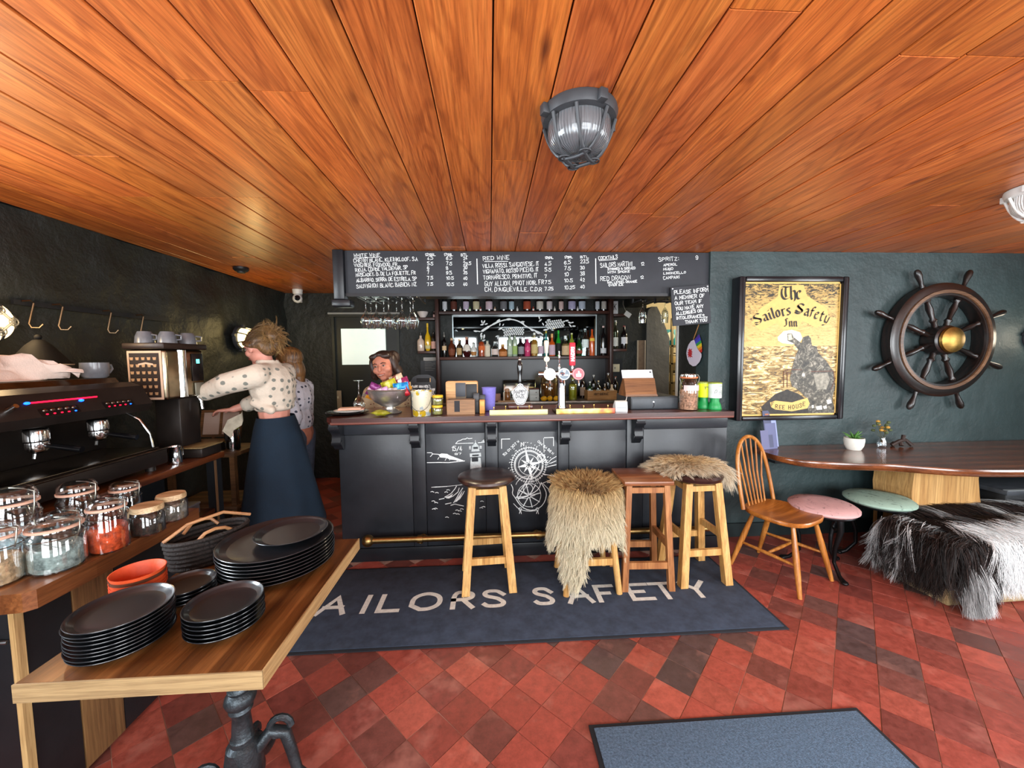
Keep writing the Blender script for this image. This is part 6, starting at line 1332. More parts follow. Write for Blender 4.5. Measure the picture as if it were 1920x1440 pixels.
for i, (c, a, b) in enumerate((('F', 388, 1220), ('R', 420, 1240), ('E', 452, 1246), ('E', 480, 1247), ('H', 530, 1247), ('O', 562, 1244), ('U', 594, 1238), ('S', 624, 1230), ('E', 652, 1218))):
    x, z = pp(a, b); lettering(q, c, x, z, .03, .0045, .018, o=(0, PY-.0034, 0))
q.build('banner_lettering', m_ink, t, smooth=False)
# blackletter title, drawn with a broad nib
BLK = {'T': ([[(0, 9), (2, 10), (5, 9.2), (8, 10)], [(1.2, 8.5), (.6, 5), (1.2, 2), (3, .2), (5.5, .6), (7, 2)], [(4, 9.3), (3.6, 5), (4.2, 2)]], 8),
 'h': ([[(.8, 10), (.8, 1), (1.6, 0)], [(.8, 5.4), (2.6, 7), (4, 5.8), (4, 1), (3.2, -1.2)]], 5), 'e': ([[(3.8, 1), (2.2, 0), (.8, 1.2), (.8, 5.2), (2.4, 6.8), (3.9, 5.4), (1, 3.4)]], 4.6),
 'S': ([[(7, 8.6), (5, 10), (2, 9), (1.2, 7), (3, 5.6), (6, 4.6), (6.8, 2.6), (5, .6), (2, 0), (0, 1.4)], [(1.6, 7.6), (6.4, 3.4)], [(.2, 3), (3.4, 1.4), (6.6, 2.8)]], 7.6),
 'a': ([[(.9, 5.6), (2.4, 6.8), (3.8, 5.8), (3.8, 1), (4.6, 0)], [(3.8, 3.8), (1.6, 3.4), (.8, 2), (1.4, .4), (2.6, .4), (3.8, 1.6)]], 5), 'i': ([[(.3, 6), (1.2, 6.6), (1.2, .9), (2.1, 0)], [(1.0, 8.2), (1.7, 8.9)]], 2.6), 'l': ([[(.5, 9.6), (1.2, 10.2), (1.2, .9), (2.1, 0)]], 2.6),
 'o': ([[(2.4, 6.8), (.8, 5.2), (.8, 1.4), (2.2, 0), (3.9, 1.4), (3.9, 5.2), (2.4, 6.8)]], 4.8), 'r': ([[(.3, 6), (1.2, 6.7), (1.2, .9), (2, 0)], [(1.2, 5), (2.6, 6.8), (3.6, 6)]], 4), 's': ([[(3.6, 5.8), (2.2, 6.8), (.9, 5.6), (1.4, 4.2), (3.4, 2.8), (3.5, 1.2), (2, 0), (.6, .9)]], 4.3),
 'f': ([[(3.6, 9.4), (2.4, 10.2), (1.2, 8.8), (1.2, .6), (.6, -.4)], [(.2, 6.2), (3, 6.5)]], 3.4), 't': ([[(1.2, 9), (1.2, 1), (2.4, 0), (3.2, .8)], [(.2, 6.4), (3, 6.6)]], 3.5), 'y': ([[(.5, 6.4), (1, 6), (1, 1.6), (2.2, .4), (3.9, 1.4)], [(3.9, 6.6), (3.9, .6), (2.4, -2.4), (.6, -2.8)]], 4.8),
 'I': ([[(4.4, 9.4), (2.6, 10), (1.2, 8.8), (2.6, 7.6), (2.9, 2), (1.6, .2), (0, .8)]], 5), 'n': ([[(.3, 6), (1.2, 6.6), (1.2, .8), (2, 0)], [(1.2, 5.2), (2.8, 6.8), (4, 5.8), (4, .9), (4.9, 0)]], 5.2)}
def blackletter(mb, txt, path, h):
    """path: function f in 0..1 -> (px,py, angle); letters spaced along it; h pixel height in the sign crop"""
    tot = sum(BLK[c][1] for c in txt)+.5*(len(txt)-1); cu = 0
    for c in txt:
        st, adv = BLK[c]; (x, y, ang) = path((cu+adv/2)/tot); ca, sa = math.cos(ang), math.sin(ang); s_ = h/10
        for poly in st:
            P = []
            for a, b in chaikin(poly, 1): lx, ly = (a-adv/2)*s_, b*s_; P.append((x+lx*ca+ly*sa, y+lx*sa-ly*ca))
            W = [Vector(pp(*p_)) for p_ in P]; nb = Vector((.0072, .0052))*(h/110)**.8
            for u, v_ in zip(W, W[1:]): mb.add([(u.x-nb.x, PY-.0034, u.y+nb.y*-1), (u.x+nb.x, PY-.0034, u.y+nb.y), (v_.x+nb.x, PY-.0034, v_.y+nb.y), (v_.x-nb.x, PY-.0034, v_.y-nb.y)], [(0, 1, 2, 3)])
        cu += adv+.5
def seg_(a, b): 
    an = math.atan2(b[1]-a[1], b[0]-a[0]); return lambda f: (a[0]+(b[0]-a[0])*f, a[1]+(b[1]-a[1])*f, an)
def arc_(a, m_, b):
    return lambda f: ((1-f)**2*a[0]+2*f*(1-f)*m_[0]+f*f*b[0], (1-f)**2*a[1]+2*f*(1-f)*m_[1]+f*f*b[1], math.atan2(2*(1-f)*(m_[1]-a[1])+2*f*(b[1]-m_[1]), 2*(1-f)*(m_[0]-a[0])+2*f*(b[0]-m_[0])))
for txt, pth, h in (('The', seg_((475, 325), (640, 320)), 112), ('Sailors', arc_((255, 545), (400, 470), (555, 452)), 92), ('Safety', arc_((585, 440), (720, 460), (860, 530)), 92), ('Inn', seg_((495, 550), (605, 550)), 68)):
    q = MB(); blackletter(q, txt, pth, h); q.build('title_lettering', m_ink, t, smooth=False)

# ------------------------------------------------------------------ ship's wheel
WC = onp(1761, 2.92, 1.585); WZ = atY(1761, 638, 2.92).z
t = thing('ships_wheel', 'large dark wooden ship wheel with brass boss hanging on the green wall', 'ship wheel', (WC.x, 2.92, WZ))
m_wheel = wood('wheel_wood', '#0b0706', '#2a1914', 'X', 2., .35, .3, mid='#17100d'); RO = .455
MB().lathe([(RO-.105, -.03), (RO-.1, -.045), (RO-.02, -.045), (RO, -.03), (RO, .04), (RO-.02, .055), (RO-.1, .055), (RO-.105, .04), (RO-.105, -.03)], 56, ax='Y').build('rim', m_wheel, t)
MB().lathe([(RO-.085, -.046), (RO-.083, -.056), (RO-.06, -.056), (RO-.058, -.046)], 56, ax='Y').build('rim_band', wood('rim_band', '#3a2418', '#7a5a40', 'X', 1, .35), t)
MB().lathe([(0, -.085), (.09, -.08), (.115, -.06), (.118, .0), (.11, .05), (0, .055)], 36, ax='Y').build('hub', m_wheel, t)
MB().lathe([(0, -.125), (.03, -.124), (.07, -.115), (.098, -.098), (.104, -.082), (.1, -.08)], 36, ax='Y').build('brass_boss', mat('boss_brass', '#9c7c42', .42, 1., var=.3, vscale=20), t)
for k in range(8):
    a = math.radians(22.5+45*k); d = Vector((math.cos(a), 0, math.sin(a)))
    pr = [(.1, .022), (.15, .018), (.17, .026), (.19, .016), (.27, .024), (.32, .017), (.34, .026), (.36, .02)]
    MB().tube([d*r for r, _ in pr], [q for _, q in pr], 12).build('spoke', m_wheel, t)
    pr = [(RO-.005, .02), (RO+.02, .014), (RO+.05, .016), (RO+.1, .024), (RO+.13, .022), (RO+.148, .012), (RO+.152, .002)]
    MB().tube([d*r for r, _ in pr], [q for _, q in pr], 12).build('handle', m_wheel, t)

# ------------------------------------------------------------------ lamps
def bulkhead(label, loc, rot, body, lit=0., col='#ffd890', scale=1., power=0., ribs=True, group=None, glasscol='#56585b'):
    t = thing('bulkhead_lamp', label, 'lamp', loc, 0, group, rot); k = scale     # local: mounts on +z side, dome hangs to -z
    MB().lathe([(0, 0), (.125*k, 0), (.128*k, -.012*k), (.122*k, -.034*k), (.105*k, -.04*k)], 36).build('base_ring', body, t)
    for a in (0, PI/2, PI, 3*PI/2):
        lg = RB((.112*k, -.014*k, -.036*k), (.142*k, .014*k, -.004*k), .003).build('lug', body, t); lg.rotation_euler = (0, 0, a+.2)
    if lit: gm_ = mat('lit_dome_'+label[:12], col, .3, emit=lit, ecol=col)
    else:
        gm_, nt, b = _new('ribbed_glass_'+label[:6]); b.inputs['Base Color'].default_value = (*lin(glasscol), 1); b.inputs['Roughness'].default_value = .22; b.inputs['Metallic'].default_value = .1; b.inputs['Coat Weight'].default_value = .5
        gx = nt.nodes.new('ShaderNodeTexCoord'); gr = nt.nodes.new('ShaderNodeTexGradient'); gr.gradient_type = 'RADIAL'; nt.links.new(gx.outputs['Object'], gr.inputs[0]); mu = nt.nodes.new('ShaderNodeMath'); mu.operation = 'MULTIPLY'; mu.inputs[1].default_value = 60*2*PI; nt.links.new(gr.outputs['Fac'], mu.inputs[0]); sn = nt.nodes.new('ShaderNodeMath'); sn.operation = 'SINE'; nt.links.new(mu.outputs[0], sn.inputs[0]); _bump(nt, b, sn.outputs[0], .5, .003)
    MB().lathe([(.104*k, -.036*k), (.105*k, -.075*k), (.097*k, -.105*k), (.078*k, -.128*k), (.045*k, -.14*k), (0, -.143*k)], 40).build('glass_dome', gm_, t)
    for ax in (0, 1):
        for s in (-1, 1):
            pts = []
            for j in range(15):
                u = -1+2*j/14; a = u*.112*k; z = -(.038+.118*(1-abs(u)**3.2))*k; o_ = s*.04*k*(1-.18*(1-abs(u)))
                pts.append((a, o_, z) if ax == 0 else (o_, a, z))
            c = MB().tube(pts, .0062*k, 8).build('cage_bar', body, t); c.rotation_euler = (0, 0, PI/4)
    for s in range(4):
        a = PI/2*s; c = Vector((.052*k*math.cos(a), .052*k*math.sin(a), -.152*k)); MB().tube([c+Vector((.02*k*math.cos(q), .02*k*math.sin(q), 0)) for q in [2*PI*j/12 for j in range(12)]], .003*k, 6, closed=True).build('cage_loop', body, t)
    if power:
        l = bpy.data.lights.new('lamp_bulb', 'POINT'); l.energy = power; l.color = lin(col); l.shadow_soft_size = .08*k
        lo = bpy.data.objects.new('lamp_bulb', l); COL.objects.link(lo); lo.parent = t; lo.location = (0, 0, -.2*k)
    return t
m_lampblk = mat('lamp_grey_black', '#3a3c3f', .45, .3)
bulkhead('dark grey caged bulkhead lamp on the plank ceiling', (.312, 1.335, CEIL-.001), (0, 0, .15), m_lampblk)
bulkhead('white round bulkhead lamp on the plank ceiling by the ship wheel', (2.745, 1.80, CEIL-.001), (0, 0, 0), mat('lamp_white', '#dcdcd8', .4), glasscol='#e2e4e2')
q = atY(1942, 632, 2.97); bulkhead('lit white bulkhead lamp on the green wall beyond the ship wheel', (q.x, PIC_Y-.001, q.z), (-PI/2, 0, 0), m_lampblk, 5, '#fff2d8', .9, 2.2)
q = atX(449, 634, WALL_X+.03); bulkhead('lit yellow bulkhead lamp on the left wall behind the reaching person', (WALL_X+.035, q.y, q.z), (0, -PI/2, 0), m_lampblk, 3, '#ffdf94', .95, 5.0)
q = atX(-62, 602, WALL_X+.03); bulkhead('lit warm bulkhead lamp on the left wall above the draped cloth', (WALL_X+.035, q.y, q.z), (0, -PI/2, 0), m_lampblk, 2.2, '#ffd9a0', .95, 4.0)
# ------------------------------------------------------------------ plate table
m_ttop = wood('table_top', '#40240f', '#85552b', 'Y', .9, .33, .3, mid='#5f3817'); m_tedge = wood('table_edge', '#76603f', '#bda078', 'X', 1.3, .7, mid='#988058')
TZ = .74; tx0, tx1, ty0, ty1 = -1.112, -.553, .905, 1.59
t = thing('serving_table', 'brown wooden table with pale edge and cast iron pedestal carrying black plates', 'table', (0, 0, 0))
B((tx0+.004, ty0+.004, TZ-.044), (tx1-.004, ty1-.004, TZ)).build('top', m_ttop, t, smooth=False)
B((tx0, ty0-.001, TZ-.045), (tx1, ty0+.0035, TZ-.0006)).build('edge_strip', m_tedge, t, smooth=False)
B((tx1-.0035, ty0+.004, TZ-.045), (tx1+.001, ty1, TZ-.0006)).build('edge_strip', wood('table_edge2', '#8a6a44', '#c9a878', 'Y', 1.3, .6, mid='#a98a5c'), t, smooth=False)
m_cast = mat('cast_iron_grey', '#3a4044', .4, .7, var=.35, vscale=40, bump=.3, bscale=60)
pc = (-.805, 1.2)
MB().lathe([(.05, .695), (.05, .685), (.028, .67), (.026, .6), (.026, .47), (.03, .455), (.034, .45), (.03, .44), (.04, .43), (.045, .415), (.04, .4), (.03, .39), (.034, .38), (.03, .372), (.025, .36), (.03, .29), (.034, .285), (.034, .27), (.046, .26), (.052, .22), (.058, .16), (.05, .12), (.06, .09), (0, .09)], 20, (pc[0], pc[1], 0)).build('column', m_cast, t)
RB((pc[0]-.18, pc[1]-.03, .684), (pc[0]+.18, pc[1]+.03, .6955), .004).build('cross_plate', m_cast, t)
for k in range(4):
    a = PI/2*k+.25; c_, s_ = math.cos(a), math.sin(a); zf = 1.3 if k == 0 else .82
    pts = [(pc[0]+r*c_, pc[1]+r*s_, z*zf) for r, z in ((.03, .17), (.08, .215), (.12, .2), (.135, .15), (.15, .09), (.2, .04), (.25, .022))]
    ft = MB().tube(pts, [.02, .02, .019, .017, .016, .016, .02], 10).build('foot', m_cast, t)
    sc = [(pc[0]+(.1+.038*math.cos(w_)*(1-w_/9))*c_, pc[1]+(.1+.038*math.cos(w_)*(1-w_/9))*s_, .215*zf+.045*math.sin(w_)*(1-w_/9)) for w_ in [q*.42 for q in range(14)]]
    MB().tube(sc, .011, 8).build('scroll', m_cast, ft)
# plates
m_plate = mat('black_stoneware', '#17191d', .34, coat=.35, var=.1, vscale=30)
def plate_mesh(r, h, well=.68): return MB().lathe([(0, 0), (r*.6, 0), (r*.64, .002), (r*.96, h*.72), (r, h*.94), (r*.995, h), (r*.975, h*.97), (r*.95, h*.78), (r*.91, h*.58), (r*.84, h*.44), (r*well*.98, h*.36), (r*well*.9, h*.34), (0, h*.33)], 52).mesh('plate', m_plate)
def stack(name, label, px, Y, r, h, pitch, n, group, me=None, z0=TZ):
    me = me or plate_mesh(r, h); p = onp(px, Y, z0+n*pitch); rg_ = random.Random(int(px))
    for k in range(n):
        pos = 'top plate' if k == n-1 else ('bottom plate' if k == 0 else 'plate inside'); o = inst(name, me, None, (p.x+rg_.uniform(-.0015, .0015), Y+rg_.uniform(-.0015, .0015), z0+.0006+k*pitch))
        tag(o, label % pos, 'plate', group)
    return p, z0+.0006+(n-1)*pitch
p, zz = stack('dinner_plate', '%s of the tall stack of wide black dinner plates', 521, 1.395, .184, .025, .0118, 8, 'wide black dinner plates')
o = inst('side_plate', plate_mesh(.122, .018, .8), None, (p.x+.032, p.y+.035, zz+.0155)); tag(o, 'single smaller black plate lying on the wide dinner plates', 'plate')
stack('side_plate', '%s of the tallest stack of small black side plates by the table corner', 228, 1.03, .106, .021, .0098, 9, 'small black side plates')
stack('side_plate', '%s of the short stack of small black side plates nearest the pale table edge', 421, 1.075, .094, .021, .0112, 6, 'small black side plates')
stack('side_plate', '%s of the small black side plates stacked between the orange bowls and dinner plates', 350, 1.215, .076, .021, .0112, 4, 'small black side plates')
m_terra = mat('terracotta', '#b8431c', .55, var=.12, vscale=40, bump=.15, bscale=80); m_terra2 = mat('terracotta_brown', '#4d2c1c', .5, var=.2)
r = .066; bme = MB().lathe([(0, 0), (r*.72, 0), (r*.8, .004), (r*.97, .042), (r, .048), (r*.965, .048), (r*.76, .008), (0, .006)], 36).mesh('tapas_bowl', m_terra); bme2 = bme.copy(); bme2.materials.clear(); bme2.materials.append(m_terra2)
p = onp(260, 1.20, .82)
for k in range(7):
    o = inst('tapas_bowl', bme2 if k == 5 else bme, None, (p.x, p.y, TZ+.0006+k*.0098)); tag(o, 'brown terracotta dish near the top of the orange dish stack' if k == 5 else ('top orange terracotta dish of the stack beside black plates' if k == 6 else 'orange terracotta dish inside the stack beside black plates'), 'dish', 'terracotta dishes')
# basket with bent wooden handles
p = onp(392, 1.47, .8); t = thing('wire_basket', 'dark woven basket with bent wooden handle behind the side plates', 'basket', (p.x, 1.47, TZ+.0008), .9)
m_wick = mat('dark_wicker', '#1a1310', .7, var=.5, vscale=90, bump=.8, bscale=110); m_bent = wood('bent_wood', '#6b452a', '#a87a50', 'X', 1.4, .5)
for k in range(7): z = .006+.016*k; e = .09+.002*k; MB().tube([(e*math.cos(a)*1.25, e*math.sin(a)*.75, z) for a in [2*PI*j/24 for j in range(24)]], .0085, 6, closed=True).build('weave_ring', m_wick, t)
MB().lathe([(0, .003), (.09, .003), (.09, .008), (0, .008)], 24, sy=.62).build('bottom', m_wick, t)
for s in (-1, 1): MB().tube([(s*.05-.0, -.0+s*.06, .1), (s*.03, s*.072, .125), (0, s*.075, .132), (-s*.03, s*.072, .125), (-s*.06, s*.055, .1)], .006, 8).build('handle', m_bent, t)
MB().tube([(-.13, 0, .11), (-.06, .0, .15), (.05, 0, .16), (.14, 0, .12)], .006, 8).build('hoop_handle', m_bent, t)

# ------------------------------------------------------------------ jar cupboard
JX, JY0, JY1, JZ = -1.385, 1.185, 1.86, .79
m_shelfj = wood('jar_shelf', '#4a2814', '#8e5c34', 'Y', .9, .3, .35, mid='#6b3f20')
t = thing('jar_cupboard', 'dark cupboard with thick wooden top carrying glass jars beside the plate table', 'cupboard', (0, 0, 0))
tp = chaikin([(JX, JY1), (JX, JY0+.04), (JX-.04, JY0), (-1.732, JY0), (-1.732, JY1)], 1)
MB().prism(tp, JZ-.06, JZ).build('top', m_shelfj, t, smooth=False)
B((-1.72, JY0+.03, .02), (JX-.095, JY1-.01, JZ-.0605)).build('body', m_black, t, smooth=False)
B((JX-.0945, JY0+.026, .0), (JX-.078, JY0+.05, JZ-.0605)).build('corner_strip', wood('pale_strip_wood', '#9a7c4c', '#d0b07a', 'Z', 1.2, .6), t, smooth=False, label='pale wooden corner strip')
B((JX-.0945, JY0+.055, .02), (JX-.085, JY0+.19, JZ-.065)).build('door', m_black, t, smooth=False)
B((JX-.0945, JY0+.195, .02), (JX-.083, JY0+.34, JZ-.065)).build('plank_door', wood('plank_door', '#5a3c20', '#8f6c42', 'Z', .9, .6), t, smooth=False)
B((JX-.0945, JY0+.345, .02), (JX-.085, JY1-.02, JZ-.065)).build('door', m_black, t, smooth=False)
MB().tube([(JX-.1, JY0+.024, .63), (JX-.15, JY0+.015, .635), (JX-.2, JY0+.024, .63)], .006, 8).build('latch', MATS['steel'], t)
# jars
m_jg = glass('kilner_glass', '#eef4f6', .03, .8); m_oak_lid = wood('lid_wood', '#a88a5c', '#d8c09a', 'X', 1.5, .6)
def kilner(label, px, Y, r, h, fill, fcol, woodlid=False, bump=.6, fz=.8):
    p = onp(px, Y, JZ+h/2); t = thing('storage_jar', label, 'jar', (p.x, Y, JZ+.0008), 0, 'storage jars on the cupboard'); nk = h*.8
    MB().lathe([(0, 0), (r*.9, 0), (r, .006), (r, nk*.86), (r*.86, nk*.97), (r*.84, nk), (r*.84, nk+.008)], 26).build('glass', m_jg, t)
    if fill: MB().lathe([(0, .006), (r*.86, .006), (r*.93, .014), (r*.93, nk*fz*.9), (r*.8, nk*fz), (0, nk*fz*1.02)], 20).build('filling', mat('fill_'+fcol, fcol, .7, var=.6, vscale=55, bump=bump, bscale=60), t, label=fill)
    if woodlid: MB().lathe([(r*.82, nk), (r*.95, nk+.002), (r*.96, h*.92), (r*.9, h), (0, h)], 26).build('lid', m_oak_lid, t, label='pale wooden lid')
    else:
        MB().lathe([(r*.86, nk+.009), (r*.93, nk+.012), (r*.93, h*.95), (r*.8, h), (r*.3, h*1.0), (0, h*.985)], 26).build('lid', m_jg, t)
        MB().lathe([(r*.86, nk+.002), (r*.97, nk+.004), (r*.97, nk+.011), (r*.86, nk+.013)], 26).build('seal', mat('pale_seal', '#c9a08a', .5), t)
        MB().tube([(r*1.0, 0, nk*.8), (r*1.12, 0, nk), (r*1.0, .01, h*.96), (r*.6, 0, h*1.01), (0, 0, h*1.02)], .0022, 6).build('clip', MATS['wire'], t); MB().tube([(r*.99*math.cos(a), r*.99*math.sin(a), nk*.84) for a in [2*PI*j/24 for j in range(24)]], .0018, 5, closed=True).build('clip_wire', MATS['wire'], t)
    return t
kilner('clip top glass jar filled with orange peel near the shelf edge', 202, 1.465, .057, .19, 'orange dried peel', '#c2471a', fz=.62)
kilner('low wide clip top glass jar of pale leaves', 106, 1.345, .07, .17, 'pale leaves', '#8f9a94', fz=.6)
kilner('tall glass jar filled with dark brown tea', 148, 1.565, .06, .225, 'dark brown tea', '#3a2614', fz=.75)
kilner('small glass jar of dark beans with pale wooden lid at the shelf edge', 277, 1.60, .055, .115, 'dark beans', '#3c332c', True)
kilner('small glass jar with pale wooden lid farthest along the shelf', 322, 1.73, .055, .115, 'grey pebbly sweets', '#7d7468', True)
kilner('glass jar of tan biscuits at the near shelf corner', -6, 1.26, .055, .18, 'tan biscuits', '#a88a68', fz=.6)
kilner('tall glass jar of white sugar at the back of the shelf', 24, 1.37, .068, .265, 'white sugar', '#c6d2d6', fz=.55, bump=.2)
kilner('squat glass jar with shiny lid behind the leaf jar', 120, 1.468, .042, .15, 'grey leaves', '#7f8a86', fz=.5)
kilner('empty looking glass jar behind the orange peel jar', 236, 1.70, .052, .18, 'dark grey pellets', '#4a4640', fz=.4)
# ------------------------------------------------------------------ coffee counter
CZ = .9
t = thing('coffee_counter', 'long dark wooden counter along the left wall under the coffee machine', 'counter', (0, 0, 0))
m_ctop = wood('counter_top', '#2a130a', '#7a4422', 'Y', .8, .3, .35, mid='#4a2412')
RB((-2.42, .7, CZ-.04), (-1.735, 2.58, CZ), .008).build('top', m_ctop, t)
for y in (2.50,): B((-1.80, y, 0), (-1.745, y+.055, CZ-.0405)).build('post', m_black, t, smooth=False); B((-1.744, y-.012, 0), (-1.736, y-.001, CZ-.0405)).build('pale_bead', wood('bead_wood', '#4a3220', '#8a6a48', 'Z', 1.2), t, smooth=False)
B((-2.42, .72, .0), (-2.1, 2.55, CZ-.0405)).build('back_cabinet', m_black, t, smooth=False)
RB((-2.099, 1.875, .52), (-1.76, 2.5, .55), .004).build('lower_shelf', m_ctop, t); RB((-2.099, 1.875, .2), (-1.76, 2.5, .23), .004).build('lower_shelf', m_ctop, t)
for i, (y, z, w, h, c, lb) in enumerate(((2.33, .551, .2, .07, '#4a4648', 'grey drawer tray on the shelf below the coffee counter'), (2.36, .231, .12, .11, '#6a4a60', 'mauve patterned carton on the lowest shelf below the coffee counter'), (2.12, .551, .16, .1, '#2d2624', 'dark tin on the shelf below the coffee counter'))):
    q = thing(('drawer_tray', 'tea_carton', 'storage_tin')[i], lb, ('tray', 'carton', 'tin')[i], (-1.9, y, z)); RB((-.1, -w/2, 0), (.1, w/2, h*.8), .006).build('body', mat('low_'+c, c, .5, var=.2), q); RB((-.103, -w/2-.003, h*.8), (.103, w/2+.003, h), .004).build('lid', mat('lowlid_'+c, tuple(min(1, v*1.4) for v in lin(c)), .5), q)
# espresso machine
MX = -1.85
t = thing('espresso_machine', 'dark two group espresso machine with lit red strip on the coffee counter', 'coffee machine', (0, 0, CZ+.0008))
m_mach = mat('machine_black', '#2a2421', .36, .45, var=.25, vscale=8); m_mst = mat('machine_steel', '#6f6860', .25, 1., var=.3, vscale=14)
y0, y1 = 1.15, 2.18
RB((-2.36, y0, .03), (-2.08, y1, .47), .02).build('body', m_mach, t)
MB().prism([(-2.08, .30), (MX+.0, .32), (MX+.025, .36), (MX-.03, .455), (MX-.08, .475), (-2.08, .475)], y0, y1, 'Y').build('head', m_mach, t, smooth=False)
MB().prism([(-2.36, .47), (-2.1, .475), (-1.98, .475), (-2.0, .5), (-2.36, .5)], y0+.02, y1-.01, 'Y').build('cup_rail', m_mst, t, smooth=False)
RB((-2.08, y0, .03), (-1.765, y1, .115), .01).build('base', m_mach, t); RB((-2.06, y0+.03, .1155), (-1.785, y1-.03, .125), .003).build('drip_grille', m_mst, t)
B((-2.079, y0+.01, .126), (-2.07, y1-.01, .3)).build('backsplash', mat('backsplash', '#2a2522', .25, .8), t, smooth=False)
MB().tube([(-1.768, y0, .112), (-1.768, y1, .112)], .006, 8).build('base_trim', m_mst, t)
for yy in (y0+.05, y1-.05):
    for xx in (-2.3, -1.82): MB().lathe([(.022, 0), (.022, .03)], 12, (xx, yy, 0)).build('machine_foot', m_mach, t)
def fpt(y, f, out=.0015):   # on the sloping front face of the head
    a, b = Vector((MX+.025, 0, .36)), Vector((MX-.03, 0, .455)); q = a.lerp(b, f); n_ = Vector((.095, 0, .055)).normalized(); q += n_*out; return Vector((q.x, y, q.z))
MB().tube([fpt(1.66, .62), fpt(1.92, .62)], .0035, 6).build('led_strip', mat('led_red', '#ff1030', .4, emit=2.6, ecol='#ff1030'), t, label='glowing red light strip')
for y in (1.645, 1.845): MB().ball(fpt(y, .52 if y > 1.7 else .62), (.006, .012, .006), 8, 6).build('blue_light', mat('led_blue', '#1060ff', .4, emit=4, ecol='#1050ff'), t)
for g, yc in enumerate((1.74, 2.0)):
    pn = MB(); a, b = fpt(yc-.075, .02), fpt(yc+.075, .34); pn.add([tuple(fpt(yc-.075, .02)), tuple(fpt(yc+.075, .02)), tuple(fpt(yc+.075, .34)), tuple(fpt(yc-.075, .34))], [(0, 1, 2, 3)]); bp_ = pn.build('button_panel', mat('panel_black', '#0a0a0b', .3), t, smooth=False)
    for k in range(5):
        y = yc-.055+.0275*k; MB().ball(fpt(y, .24, .003), (.006, .009, .007), 8, 6).build('button', m_mst, bp_); MB().ball(fpt(y, .09, .002), (.003, .005, .003), 6, 4).build('indicator', MATS['led_blue'] if k == 4 else MATS['led_red'], bp_)
    gx = -1.94; MB().lathe([(.036, .30), (.04, .29), (.04, .25), (.034, .245), (0, .245)], 20, (gx, yc, 0)).build('group_head', mat('group_chrome', '#c8c8c8', .12, 1.), t)
    pf = MB().lathe([(.036, .244), (.038, .225), (.03, .205), (.012, .195), (0, .195)], 20, (gx, yc, 0)).build('portafilter', MATS['group_chrome'], t)
    MB().tube([(gx+.035, yc, .228), (gx+.08, yc, .222), (gx+.17, yc+.01, .205)], [.008, .012, .014], 10).build('handle', MATS['black_gloss'], pf)
    MB().tube([(gx, yc-.012, .195), (gx, yc-.016, .175)], .006, 8).build('spout', MATS['group_chrome'], pf)
for y in (1.35, 2.1): MB().tube([(-1.9, y, .32), (-1.84, y+.01, .28), (-1.80, y+.02, .2), (-1.79, y+.02, .13)], .006, 8).build('steam_wand', MATS['group_chrome'], t)
for y in (1.45, 1.51, 1.57): MB().tube([fpt(y, .4, 0), fpt(y, .4, .04)], [.012, .009], 10).build('valve_knob', MATS['group_chrome'], t)
# things on the machine
ztop = CZ+.0008+.5008
p = atX(198, 722, -2.06); t = thing('mug', 'grey stoneware mug standing on the espresso machine', 'mug', (-2.045, 2.115, ztop))
MB().lathe([(0, 0), (.04, 0), (.05, .01), (.055, .05), (.054, .08), (.05, .08), (.046, .012), (0, .01)], 26).build('cup', mat('grey_stoneware', '#5f6166', .35, coat=.3, var=.15, vscale=40), t); MB().tube([(.0, .052, .065), (.0, .085, .066), (.0, .092, .045), (.0, .075, .025), (.0, .05, .025)], .006, 8).build('handle', MATS['grey_stoneware'], t)
t = thing('conical_lid', 'black canister with pale rimmed conical lid behind the grey mug', 'lid', (-2.235, 2.05, ztop)); MB().lathe([(0, 0), (.085, 0), (.09, .005), (.09, .068), (0, .068)], 28).build('canister', mat('cone_black', '#070708', .7, spec=.2), t); MB(tr(0, 0, .069)).lathe([(0, .0), (.112, .0), (.115, .006)], 32).build('rim', mat('pale_rim', '#c2a684', .5), t); MB(tr(0, 0, .069)).lathe([(.114, .0065), (.1, .02), (.045, .1), (.02, .125), (0, .13)], 32).build('cone', mat('cone_black', '#0e0e0f', .4), t); MB().ball((0, 0, .209), .014, 10, 8).build('knob', mat('cone_black', '#0e0e0f'), t)
t = thing('black_tray', 'black tray of cups standing on the machine under the draped cloth', 'tray', (-2.2, 1.62, ztop)); RB((-.13, -.25, 0), (.09, .12, .13), .012).build('tray', mat('tray_black', '#111214', .4), t); RB((-.12, -.24, .1305), (.08, .11, .135), .003).build('liner', mat('tray_black2', '#1b1c1f', .6), t)
# draped cloth: a folded sheet over the tray
n1, n2 = 26, 22; rows = []
for i in range(n1+1):
    u = i/n1; row = []
    for j in range(n2+1):
        v_ = j/n2; x = -2.36+.34*u+max(0, v_-.55)*.9*(1-u); y = 1.38+.585*v_; z = ztop+.148+.02*math.sin(u*PI)
        if v_ > .52: z -= (v_-.52)*.26
        if u > .66: z -= (u-.66)*.40*(1+.4*math.sin(v_*11)); x -= (u-.66)*.06
        z += .015*math.sin(v_*27+u*9)+.012*math.sin(u*19-v_*13)+.04*mn.noise((u*6, v_*9, 2.2)); y += .02*mn.noise((u*4, v_*4, 8.2))
        row.append((x, y, max(z, ztop+.006 if (y > 1.76 or x > -2.09) else ztop+.142)))
    rows.append(row)
o = MB().loft(rows, cap=False, closed=False).build('tea_towel', mat('towel_linen', '#cbb8ac', .95, var=.12, vscale=18, bump=.3, bscale=200), angle=70); sm_ = o.modifiers.new('thickness', 'SOLIDIFY'); sm_.thickness = .004; tag(o, 'crumpled pinkish white tea towel draped over the espresso machine', 'cloth')
